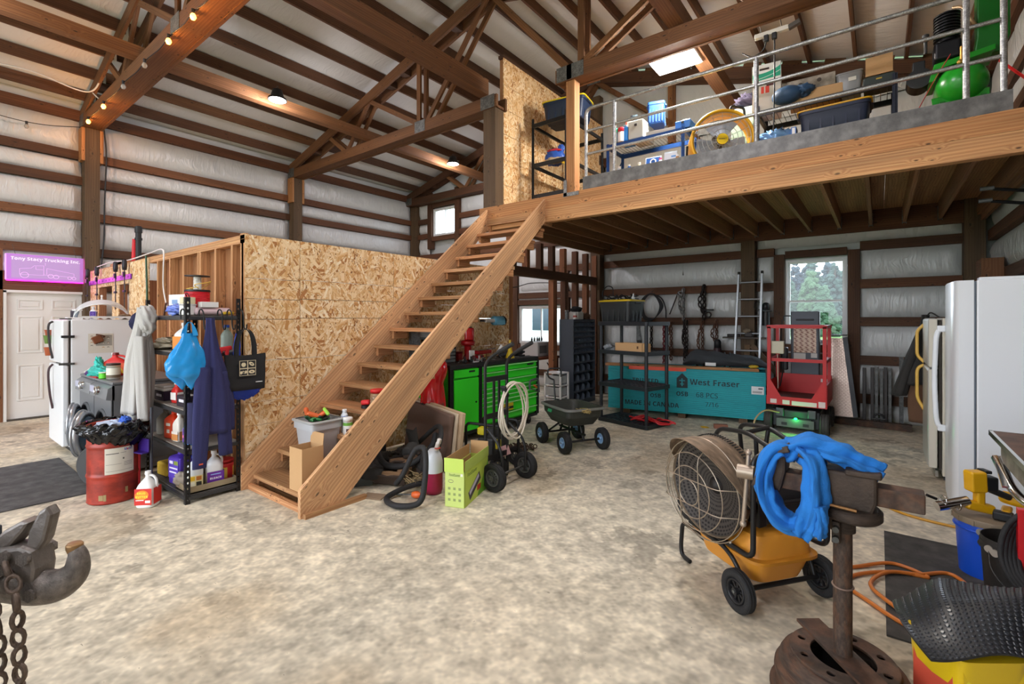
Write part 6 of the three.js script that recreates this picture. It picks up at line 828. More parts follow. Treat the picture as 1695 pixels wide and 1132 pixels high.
// black plastic rack
{
  const t = thing('plastic_rack', 'black plastic four shelf rack before the teal sheet stack', 'shelf', [-3.03, 0, -7.03], -0.24); const w = 0.92, d = 0.58; const pm = mat('#1d2127', 0.45);
  for (const y of [0.045, 0.6, 1.11, 1.55]) {
    const holes = []; for (let i = 0; i < 9; i++) for (let j = 0; j < 5; j++) holes.push(rrect(0.062, 0.062, 0.012, 1).map(([a, b]) => [a - 0.36 + i * 0.09, b - 0.19 + j * 0.095]));
    part(t, 'shelf', [ext(rrect(w, d, 0.03, 3), 0.02, 0.003, holes).rotateX(PI / 2).translate(0, y, 0), ext(rrect(w + 0.02, d + 0.02, 0.04, 4), 0.06, 0.004, [rrect(w - 0.02, d - 0.02, 0.03, 4)]).rotateX(PI / 2).translate(0, y - 0.01, 0)], pm);
  }
  for (const x of [-1, 1]) for (const z of [-1, 1]) part(t, 'pole', cyl(0.026, 0.026, 1.55, x * (w / 2 - 0.035), 0.775, z * (d / 2 - 0.035), 0, 0, 0, 14), pm);
  tote('black storage tote with yellow lid on the plastic rack', [-3.2, 1.562, -6.98], -0.24, 0.62, 0.34, 0.42, '#2a2c2e', '#d8b81c');
  const cb = carton('tray_carton', 'long open brown carton on the rack middle shelf', [-3.0, 1.122, -6.93], -0.24, 0.5, 0.12, 0.2, cardboard, { open: true }); part(cb, 'flap', box(0.12, 0.12, 0.005, 0.3, 0.06, 0.06, 0, 0.9), cardboard); part(cb, 'printed_mark', box(0.03, 0.04, 0.001, 0.17, 0.06, 0.1008), mat('#5a3a20', 0.8));
  const cbl = thing('cable_tangle', 'black cable tangle with loop lying on the yellow tote lid', 'cable', [-3.2, 1.91, -6.98]); for (let k = 0; k < 5; k++) part(cbl, 'cable_loop', hose(Array.from({ length: 8 }, (_, i) => [-0.25 + 0.07 * i + 0.03 * sin(k * 3 + i), 0.012 + Math.max(0, 0.07 * sin(i * 1.9 + k)), 0.1 * sin(i * 2.3 + k * 2)]), 0.008, 50, 6), blackRubber); part(cbl, 'tall_loop', hose([[-0.3, 0.01, 0], [-0.33, 0.12, 0], [-0.25, 0.22, 0], [-0.16, 0.2, 0], [-0.14, 0.06, 0]], 0.008, 30, 6), blackRubber);
  solo('glass_flask', 'small glass flask among the cables on the tote', 'flask', [lathe([[0, 0], [0.025, 0.005], [0.03, 0.03], [0.012, 0.06], [0.01, 0.09]], 16)], mat('#d8e0e4', 0.1, 0.2), [-2.97, 1.91, -6.9]);
  solo('rack_scrap', 'grey sheets and small parts at the rack shelf end', 'scrap', [box(0.18, 0.02, 0.2, 0, 0.01, 0), box(0.14, 0.012, 0.16, 0.02, 0.03, 0.02, 0.1), lumpy(0.07, 0.04, 0.06, 0.3, 2, 5, -0.02, 0.05, 0.1)], mat('#8a8f92', 0.5), [-3.4, 1.122, -7.05]);
  const rb = thing('ratchet_straps', 'tangle of red ratchet straps at the rack foot', 'straps', [-2.85, 0.06, -6.98]); for (let k = 0; k < 7; k++) part(rb, 'strap', hose(Array.from({ length: 7 }, (_, i) => [-0.15 + 0.1 * i + 0.05 * sin(k * 2 + i), 0.015 + Math.max(0, 0.05 * sin(i * 2 + k)), 0.06 * sin(i * 1.7 + k * 1.3) - 0.03 * k + 0.1]), 0.013, 40, 6), plast(k % 4 === 3 ? '#1a1a1a' : '#c8252a'));
}
// wrapped stack of boards
{
  const t = thing('board_stack', 'teal wrapped stack of chipboard sheets with black print', 'board stack', [-2.615, 0, -8.22], 0.18); const L = 2.42, D = 0.84, H = 0.72, y0 = 0.08;
  const tm = (() => { const a = fbm(181, 2, 40, 4, 0.6), b = fbm(187, 20, 90, 2); const x = dataTex(256, 512, (u, v) => { const l = 0.85 + 0.3 * (a(u, v) - 0.5) + 0.14 * (b(u, v) - 0.5); return [0.05 * l, 0.7 * l, 0.74 * l]; }, true, [0.5, 1.4]); return mat('#ffffff', 0.6, 0, { map: x }); })();
  const n = 24; for (let i = 0; i < n; i++) { const h = H / n; part(t, 'sheet', boxUV(new THREE.BoxGeometry(L - (i % 3) * 0.004, h - 0.0025, D - (i % 2) * 0.003), -1, i * 0.3, 0).translate(0, y0 + h * (i + 0.5), 0), tm); }
  for (const x of [-0.9, 0, 0.9]) part(t, 'skid', box(0.12, 0.08, D - 0.06, x, 0.04, 0), W.postd);
  print(t, 'front_print', L - 0.02, H - 0.02, 1024, 304, (g, W, H2) => { g.clearRect(0, 0, W, H2); const bk = '#0c2326'; txt(g, 'West Fraser', W * 0.705, H2 * 0.27, 54, bk); g.fillStyle = bk; g.beginPath(); g.moveTo(W * 0.47, H2 * 0.42); g.lineTo(W * 0.47, H2 * 0.2); g.lineTo(W * 0.505, H2 * 0.08); g.lineTo(W * 0.54, H2 * 0.2); g.lineTo(W * 0.54, H2 * 0.42); g.fill(); g.fillStyle = '#138a92'; g.fillRect(W * 0.5, H2 * 0.2, 9, H2 * 0.18); g.fillRect(W * 0.486, H2 * 0.24, 38, 7); g.fillRect(W * 0.492, H2 * 0.32, 26, 7); txt(g, 'OSB', W * 0.505, H2 * 0.56, 42, bk); txt(g, '68 PCS', W * 0.66, H2 * 0.56, 46, bk, 'normal'); txt(g, '7/16', W * 0.69, H2 * 0.76, 42, bk, 'normal'); txt(g, 'TRUSTED', W * 0.26, H2 * 0.3, 44, bk); txt(g, 'OSB', W * 0.33, H2 * 0.64, 40, bk); txt(g, 'MADE IN CANADA', W * 0.3, H2 * 0.84, 44, bk); }, [0, y0 + H / 2, D / 2 + 0.002], [0, 0, 0], { transparent: true });
  print(t, 'paper_tag', 0.17, 0.12, 128, 90, (g, W, H2) => { g.fillStyle = '#d8dcdc'; g.fillRect(0, 0, W, H2); g.fillStyle = '#444'; g.fillRect(W * 0.55, H2 * 0.2, W * 0.35, 14); for (let i = 0; i < 16; i++) g.fillRect(W * 0.1 + i * 6, H2 * 0.6, 3, 22); }, [1.1, y0 + H * 0.62, D / 2 + 0.004]);
  solo('plank', 'long brown plank lying on the teal stack front', 'plank', [board([-1.2, 0, 0], [1.2, 0, 0], 0.14, 0.04)], W.studb, [-2.65, 0.82, -7.95], 0.19);
  solo('brick', 'reddish brick on the floor before the teal stack', 'brick', [rbox(0.19, 0.06, 0.09, 0.006, 0, 0.03, 0)], mat('#8a5a48', 0.9, 0, { bumpMap: grain, bumpScale: 0.003 }), [-1.85, 0, -7.45], 0.4); solo('yellow_tag', 'yellow plastic scrap on the floor near the brick', 'scrap', [lumpy(0.06, 0.01, 0.04, 0.3, 2, 5, 0, 0.01, 0)], plast('#d0a820'), [-2.05, 0, -7.35]);
  solo('orange_board', 'fluorescent orange board hanging over the teal stack edge', 'board', [box(0.92, 0.06, 0.012, 0, 0, 0)], plast('#e8481c', 0.5), [-2.92, 0.79, -7.735], 0.2);
  const b = thing('duffel_bag', 'slumped dark grey canvas bag with straps on the stack', 'bag', [-2.0, 0.84, -8.3], 0.2); part(b, 'body', loft(Array.from({ length: 15 }, (_, i) => { const s = i / 14, x = -0.62 + 1.3 * s, h = 0.14 * (1 - 0.5 * s) * Math.min(1, s * 6 + 0.3) * Math.min(1, (1 - s) * 5 + 0.15); return Array.from({ length: 22 }, (_, j) => { const a = j / 22 * 2 * PI; return [x, Math.max(0, h + h * sin(a) * (1 + 0.3 * n2(x * 4, a * 2))), 0.2 * cos(a) * (1 + 0.2 * n2(x * 3 + 5, a))]; }); }), true, true, true), cloth('#3d4145')); for (const x of [-0.42, -0.32, 0.0, 0.08]) part(b, 'strap', torus(0.13, 0.012, x, 0.09, 0, 0, PI / 2, 0, 5, 24), mat('#22262b', 0.6)); part(b, 'white_tag', box(0.16, 0.05, 0.01, -0.2, 0.04, 0.2), white); part(b, 'yellow_tag', lumpy(0.07, 0.025, 0.05, 0.2, 2, 3, 0.42, 0.03, 0.22), plast('#d0b030'));
}

// =====================================================================  BACK WALL THINGS
function chainGeo(pts, R = 0.026, r = 0.008) { const C = new THREE.CatmullRomCurve3(pts.map((p) => V(...p))), n = Math.max(2, Math.round(C.getLength() / (R * 2.15))), g = []; for (let i = 0; i <= n; i++) { const p = C.getPointAt(i / n), t = C.getTangentAt(i / n), k = torus(R, r, 0, 0, 0, 0, 0, 0, 5, 10); k.scale(0.62, 1, 1); if (i % 2) k.rotateY(PI / 2); k.applyQuaternion(new THREE.Quaternion().setFromUnitVectors(V(0, 1, 0), t.normalize())); k.translate(p.x, p.y, p.z); g.push(k); } return g; }
{
  const z = -9.28, hang = (label, x, y0, y1, m, o = {}) => { const t = thing('hanging_chain', label, 'chain', [x, 0, z], 0, 'chains on the back wall'); part(t, 'links', chainGeo([[0, y0, 0], [o.dx ?? 0.01, (y0 + y1) / 2, 0.015], [0, y1, 0]], o.R ?? 0.042, o.r ?? 0.015), m); if (o.two) part(t, 'links', chainGeo([[0, y0, 0.01], [-0.07, (y0 + y1) / 2, 0.03], [-0.03, y1 + 0.12, 0]], o.R ?? 0.042, o.r ?? 0.015), m); part(t, 'nail', bar([0, y0 + 0.02, -0.06], [0, y0 + 0.03, 0.03], 0.006), steelDark); if (o.hook) part(t, 'hook', hose([[0, y1, 0], [0.02, y1 - 0.05, 0], [0.05, y1 - 0.07, 0], [0.07, y1 - 0.03, 0]], 0.01, 16, 6), m); return t; };
  const dk = mat('#2f2a28', 0.5, 0.6), br = mat('#6a4a3a', 0.6, 0.5), rd = mat('#7a1f28', 0.5, 0.3), gv = mat('#8a8a88', 0.4, 0.7);
  hang('short dark chain with hook above the brown carton', -3.62, 1.55, 1.05, dk, { hook: 1 }); hang('dark red chain behind the rack pole', -3.36, 1.5, 0.75, rd); hang('rusty bunched chain beside the red one', -3.22, 1.52, 0.85, br, { two: 1 }); hang('thick black chain looped in knots on a nail', -2.92, 1.55, 0.95, dk, { two: 1, R: 0.04, r: 0.013 });
  hang('grey chain with tensioner on the wall left of the ladder', -2.98, 2.16, 1.62, gv, { two: 1 }); hang('long thin black chain reaching down to the stack', -2.96, 1.55, 0.75, dk); hang('heavy dark chain hanging in a fan from the girt', -2.6, 2.2, 1.65, dk, { two: 1, R: 0.05, r: 0.018 }); hang('long rusty chain below the heavy dark chain', -2.63, 1.56, 0.82, br, { two: 1, R: 0.04, r: 0.013 }); hang('rusty chain with binder near the ladder', -2.38, 1.56, 1.1, br, { two: 1, R: 0.04, r: 0.013, hook: 1 });
  const bd = thing('chain_binder', 'steel lever binder hanging from the girt', 'binder', [-3.08, 2.12, z]); part(bd, 'lever', bar([0, 0, 0], [-0.16, -0.42, 0.02], 0.012), dk); part(bd, 'jaw', [torus(0.05, 0.012, 0.04, -0.03, 0), bar([0, 0, 0], [0.1, -0.1, 0], 0.014)], gv);
  const hk = thing('iron_hook', 'forged hook and shackle on the heavy chain', 'hook', [-2.52, 1.75, z + 0.02]); part(hk, 'shackle', [torus(0.05, 0.014, 0, -0.06, 0), rbox(0.2, 0.03, 0.03, 0.008, 0, 0.03, 0)], dk);
  const hs = thing('hose_loop', 'black hose loop hanging from a nail on the wall', 'hose', [-3.6, 2.12, z]); for (let k = 0; k < 4; k++) part(hs, 'loop', sweep(spl([[0, 0, 0.02], [-0.16 - 0.02 * k, -0.15, 0.03], [-0.12, -0.45 - 0.03 * k, 0.04], [0.05, -0.5, 0.03], [0.17 + 0.02 * k, -0.25, 0.03]], 40, true), 0.011, 7, true), blackRubber); part(hs, 'free_end', hose([[0, 0, 0.03], [0.2, -0.1, 0.03], [0.28, -0.3, 0.02], [0.29, -0.5, 0.02]], 0.012, 24, 7), blackRubber); part(hs, 'nail', bar([0, 0.05, -0.05], [0, 0.03, 0.05], 0.006), galvFlat);
  const sm2 = thing('wall_hook', 'small tag hanging on the insulation above the chains', 'tag', [-2.98, 2.5, -9.26]); part(sm2, 'tag', ext([[-0.012, -0.05], [0.012, -0.05], [0, 0.05]], 0.006), mat('#3a2f2a', 0.7)); part(sm2, 'string', bar([0, 0.05, 0], [0, 0.18, 0], 0.002), mat('#9a9a98', 0.6));
  const sw = thing('hand_saw', 'white handled saw leaning behind the rack', 'saw', [-3.95, 1.15, -9.33]); part(sw, 'blade', ext([[0, 0], [0.12, 0.02], [0.03, 0.45], [0, 0.45]], 0.004), galvFlat); part(sw, 'handle', rbox(0.1, 0.1, 0.02, 0.02, 0.06, -0.02, 0), blackPlastic);
  const gr = thing('grinder_motor', 'dark red bench motor on the wall behind the stack', 'motor', [-2.3, 0.83, -9.05]); part(gr, 'body', [cyl(0.12, 0.13, 0.16, 0, 0.08, 0), cyl(0.06, 0.08, 0.1, 0, 0.21, 0)], mat('#3a2326', 0.5)); part(gr, 'cap', lathe([[0, 0.42], [0.04, 0.41], [0.06, 0.37], [0.06, 0.26], [0, 0.26]], 18), blackPlastic); part(gr, 'stand', box(0.2, 0.83, 0.06, 0, -0.41, 0), blackSteel);
  const vt = thing('post_vise', 'dark vise and ledge fixed on the timber post', 'vise', [-1.85, 1.28, -9.14]); part(vt, 'ledge', box(0.7, 0.03, 0.16, -0.02, 0, 0), mat('#4a4038', 0.7)); part(vt, 'jaw', rbox(0.14, 0.1, 0.1, 0.02, 0.05, 0.06, 0.02), dk); part(vt, 'jaw', rbox(0.2, 0.05, 0.06, 0.01, -0.2, 0.04, 0.02), dk); part(vt, 'flange', lumpy(0.06, 0.04, 0.05, 0.2, 2, 4, 0.02, 0.12, 0.04), mat('#8a7a66', 0.7));
  const br2 = thing('wall_brace', 'weathered diagonal timber brace beside the post', 'brace', [0, 0, 0]); part(br2, 'brace', board([-1.75, 1.15, -9.12], [-1.2, 0.5, -9.12], 0.05, 0.09), W.postd); part(br2, 'upright', board([-1.84, 0.1, -9.13], [-1.82, 1.16, -9.13], 0.09, 0.09, V(1, 0, 0)), mat('#9a7a58', 0.85, 0, { map: mottle }));
  const cm = thing('wall_pump', 'black pump with coiled cord left of the window', 'pump', [-1.55, 1.72, -9.22]); part(cm, 'body', [cyl(0.06, 0.065, 0.24, 0, -0.1, 0), rbox(0.18, 0.03, 0.1, 0.01, 0, 0.03, 0)], blackPlastic); part(cm, 'head', lathe([[0, 0.18], [0.04, 0.17], [0.055, 0.12], [0.055, 0.05], [0, 0.05]], 18), blackPlastic); part(cm, 'cord', torus(0.07, 0.006, -0.12, 0.12, 0, 0, 0.3, 0, 6, 24), blackRubber); part(cm, 'pipe', bar([-0.12, 0.03, 0], [-0.12, -0.9, 0], 0.014), galvFlat);
}
// ladder
{
  const t = thing('ladder', 'grey aluminium ladder leaning on the back wall post', 'ladder'); const am = mat('#9a9c9e', 0.4, 0.7), A = [-2.04, 0.0, -8.98], B = [-1.97, 2.42, -9.17], C = [-1.63, 0.0, -8.98], D = [-1.6, 2.42, -9.17], lp = (p, q, s) => p.map((v, i) => v + (q[i] - v) * s);
  part(t, 'side_rail', board(A, B, 0.028, 0.065, V(0, 0, 1)), am); part(t, 'side_rail', board(C, D, 0.028, 0.065, V(0, 0, 1)), am); for (let i = 0; i < 8; i++) part(t, 'rung', bar(lp(A, B, 0.07 + i * 0.123), lp(C, D, 0.07 + i * 0.123), 0.016, 8), am); for (const p of [B, D]) part(t, 'end_cap', rbox(0.034, 0.05, 0.072, 0.006, p[0], p[1], p[2]), blackRubber);
}
// red personnel lift
{
  const t = thing('personnel_lift', 'small red mast lift with caged platform before the window', 'lift', [-0.93, 0, -8.25]); const rm = mat('#bf100f', 0.5), dg = mat('#40434a', 0.45, 0.3), W2 = 0.74, D = 0.9;
  part(t, 'base', [rbox(W2 - 0.16, 0.24, D + 0.1, 0.02, 0, 0.2, 0), rbox(0.4, 0.14, 0.08, 0.01, 0, 0.15, D / 2 + 0.06)], mat('#2d3032', 0.5, 0.3)); part(t, 'bumper', [rbox(0.46, 0.12, 0.03, 0.008, 0, 0.15, D / 2 + 0.11)], mat('#5c605c', 0.5, 0.4)); part(t, 'bumper_slot', [box(0.07, 0.04, 0.006, -0.13, 0.14, D / 2 + 0.127), box(0.07, 0.04, 0.006, 0.13, 0.14, D / 2 + 0.127)], blackPlastic);
  part(t, 'indicator_light', sph(0.022, 0.016, 0.014, 0.01, 0.22, D / 2 + 0.13, 12), new THREE.MeshStandardMaterial({ color: '#2fff7a', emissive: '#1fff6a', emissiveIntensity: 6 })); part(t, 'socket', [rbox(0.1, 0.12, 0.03, 0.012, -0.19, 0.29, D / 2 + 0.09), rbox(0.1, 0.12, 0.03, 0.012, 0.2, 0.29, D / 2 + 0.09)], mat('#4a4e50', 0.4, 0.4)); const pl = new THREE.PointLight('#2fff7a', 0.12, 0, 2); pl.position.set(-0.92, 0.22, -7.63); pl.castShadow = true; scene.add(pl);
  for (const x of [-1, 1]) for (const z of [-1, 1]) wheel(t, 0.15, 0.11, 0.1, [x * (W2 / 2 - 0.03), 0.15, z * (D / 2 - 0.1) + (z > 0 ? 0.08 : 0)], mat('#3a3835', 0.7), mat('#2d2d2d', 0.5), 6);
  part(t, 'platform_skirt', [box(W2, 0.12, 0.02, 0, 0.44, D / 2 + 0.02), box(0.02, 0.3, D, -W2 / 2 + 0.01, 0.55, 0), box(0.02, 0.3, D, W2 / 2 - 0.01, 0.55, 0), box(W2, 0.32, 0.02, 0, 0.6, -D / 2 + 0.1)], rm); part(t, 'platform_floor', box(W2, 0.02, D, 0, 0.46, 0), mat('#5a3a34', 0.7)); for (const s of [-1, 1]) part(t, 'corner_gusset', ext([[0, 0], [-s * 0.17, 0], [0, 0.3]], 0.012).translate(s * (W2 / 2 - 0.02), 0.49, D / 2 + 0.02), rm);
  const sq = (a, b) => board(a, b, 0.045, 0.045, Math.abs(a[1] - b[1]) > 0.1 ? V(0, 0, 1) : V(0, 1, 0)); for (const x of [-1, 1]) { part(t, 'cage_post', sq([x * (W2 / 2 - 0.03), 0.48, D / 2], [x * (W2 / 2 - 0.03), 1.5, D / 2]), rm); part(t, 'cage_post', sq([x * (W2 / 2 - 0.03), 0.48, -D / 2 + 0.15], [x * (W2 / 2 - 0.03), 1.5, -D / 2 + 0.15]), rm); part(t, 'cage_rail', sq([x * (W2 / 2 - 0.03), 1.5, D / 2], [x * (W2 / 2 - 0.03), 1.5, -D / 2 + 0.15]), rm); part(t, 'cage_rail', sq([x * (W2 / 2 - 0.03), 1.02, D / 2], [x * (W2 / 2 - 0.03), 1.02, -D / 2 + 0.15]), rm); }
  part(t, 'cage_rail', sq([-W2 / 2, 1.5, D / 2], [W2 / 2, 1.5, D / 2]), rm); part(t, 'cage_rail', sq([-W2 / 2, 1.02, D / 2 - 0.05], [W2 / 2, 1.02, D / 2 - 0.05]), rm); part(t, 'cage_rail', sq([-W2 / 2, 1.5, -D / 2 + 0.15], [W2 / 2, 1.5, -D / 2 + 0.15]), rm);
  part(t, 'mast', rbox(0.38, 1.5, 0.16, 0.015, 0.02, 0.98, -D / 2), dg); part(t, 'mast_handle', rbox(0.24, 0.025, 0.03, 0.008, 0.02, 1.6, -D / 2 + 0.09), blackPlastic); part(t, 'mast_hook', pipe([[-0.18, 1.66, -D / 2], [-0.28, 1.66, -D / 2], [-0.27, 1.58, -D / 2]], 0.01, 0.02), blackSteel);
  const dp = canvasTex(128, 160, (g, W, H) => { g.fillStyle = '#caa890'; g.fillRect(0, 0, W, H); for (let j = 0; j < 12; j++) for (let i = 0; i < 9; i++) { g.fillStyle = (i + j) % 2 ? '#7a3f28' : '#e6cdb4'; g.save(); g.translate(i * 16 + (j % 2) * 8, j * 14); g.rotate(0.7); g.fillRect(-6, -3, 12, 6); g.restore(); } }); const pm = shade(new THREE.Mesh(new THREE.PlaneGeometry(0.3, 0.38), new THREE.MeshStandardMaterial({ map: dp, roughness: 0.4 }))); pm.name = 'warning_panel'; pm.position.set(0.02, 1.28, -D / 2 + 0.083); t.add(pm);
  part(t, 'sticker', [box(0.16, 0.1, 0.003, -0.05, 1.03, -D / 2 + 0.083), box(0.08, 0.07, 0.003, 0.14, 1.05, -D / 2 + 0.083)], mat('#c9c4be', 0.6)); part(t, 'control_box', [rbox(0.17, 0.18, 0.08, 0.01, -0.24, 1.2, D / 2 - 0.06), bar([-0.24, 1.1, D / 2 - 0.06], [-0.24, 0.6, D / 2 - 0.1], 0.006)], mat('#c8c0a8', 0.5)); for (const [w, h, x, y, z] of [[0.08, 0.06, -0.28, 0.43, D / 2 + 0.032], [0.09, 0.06, -0.12, 0.425, D / 2 + 0.032], [0.3, 0.06, 0.1, 0.42, D / 2 + 0.032], [0.08, 0.08, 0.31, 0.43, D / 2 + 0.032], [0.1, 0.05, 0.28, 0.68, -D / 2 + 0.112]]) part(t, 'decal', box(w, h, 0.003, x, y, z), mat('#d8c8c0', 0.5)); part(t, 'cable', hose([[-0.3, 1.6, -D / 2], [-0.3, 1.2, -D / 2 + 0.1], [-0.22, 0.9, 0], [-0.25, 0.6, 0.1]], 0.008, 24, 6), blackRubber); part(t, 'battery_box', rbox(0.1, 0.36, 0.1, 0.02, -0.27, 0.98, -D / 2 - 0.02), blackPlastic);
  solo('charging_cable', 'tan charging cord curling out of the lift base', 'cord', [hose([[-1.12, 0.29, -7.66], [-1.28, 0.32, -7.5], [-1.38, 0.2, -7.4], [-1.36, 0.03, -7.25], [-1.15, 0.012, -6.95], [-0.9, 0.012, -6.8]], 0.012, 50, 6)], plast('#b89a70'));
}
// diamond plate ramp, tubes, beam
{
  const r = thing('diamond_ramp', 'diamond plate ramp leaning under the window', 'ramp', [-0.45, 0, -8.95]); const bump = canvasTex(256, 256, (g, W) => { g.fillStyle = '#000'; g.fillRect(0, 0, W, W); g.fillStyle = '#fff'; for (let j = 0; j < 8; j++) for (let i = 0; i < 8; i++) { g.save(); g.translate(i * 32 + 16, j * 32 + 16); g.rotate((i + j) % 2 ? 0.8 : -0.8); g.beginPath(); g.ellipse(0, 0, 15, 5, 0, 0, 7); g.fill(); g.restore(); } }, [5, 5]); bump.colorSpace = THREE.NoColorSpace;
  part(r, 'plate', at(boxUV(ext([[-0.17, 0], [0.14, 0], [0.0, 1.2], [-0.2, 1.2]], 0.012)), 0, 0.12, 0.06, -0.12), mat('#c0aa9c', 0.35, 0.75, { bumpMap: bump, bumpScale: 0.02 })); part(r, 'edge', at(ext([[0.14, 0], [0.2, 0], [0.06, 1.22], [0, 1.2]], 0.09), 0, 0.12, 0.02, -0.12), mat('#45474a', 0.5, 0.4)); part(r, 'hook_plate', at(box(0.26, 0.02, 0.1, -0.07, 1.36, -0.09), 0, 0, 0), blackSteel);
  for (const [x, h, l] of [[-0.18, 0.86, 'square steel tube nearest the ramp'], [-0.08, 0.87, 'second square steel tube against the wall'], [-0.03, 0.88, 'dark channel iron between two tubes'], [0.03, 0.86, 'third square steel tube against the wall'], [0.08, 0.88, 'dark angle iron beside the third tube'], [0.13, 0.87, 'rusted steel tube at the end of the row']]) { const k = thing('steel_tube', l, 'steel tube', [x, 0, -9.1], 0, 'steel tubes against the wall'); part(k, 'tube', [at(ext(rrect(0.045, 0.045, 0.006, 2), h, 0, [rrect(0.034, 0.034, 0.004, 2)]), 0, h / 2 + 0.002, -0.02, PI / 2 - 0.07)], x * 100 % 2 ? steelDark : mat('#3a3634', 0.5, 0.6)); }
  const tl = thing('steel_post', 'tall thin steel post beside the dark jacket', 'steel tube', [0.26, 0, -9.05]); part(tl, 'post', [box(0.05, 1.05, 0.05, 0, 0.525, 0)], steelDark); part(tl, 'foot', box(0.09, 0.01, 0.09, 0, 0.005, 0), steelDark);
  solo('steel_beam', 'rusty steel channel lying on the floor along the wall', 'steel beam', [box(1.35, 0.09, 0.012, 0, 0.05, 0.05), box(1.35, 0.012, 0.1, 0, 0.09, 0), box(1.35, 0.012, 0.1, 0, 0.01, 0)], rust, [-0.3, 0, -8.9], -0.04);
  const sk = thing('shackle', 'black shackle ring hooked on the steel channel', 'shackle', [0.0, 0.15, -8.86]); part(sk, 'ring', torus(0.06, 0.014, 0, 0, 0, 0, 0, 0, 8, 24, PI), blackSteel); part(sk, 'pin', bar([-0.08, -0.01, 0], [0.08, -0.01, 0], 0.012), steelDark);
}
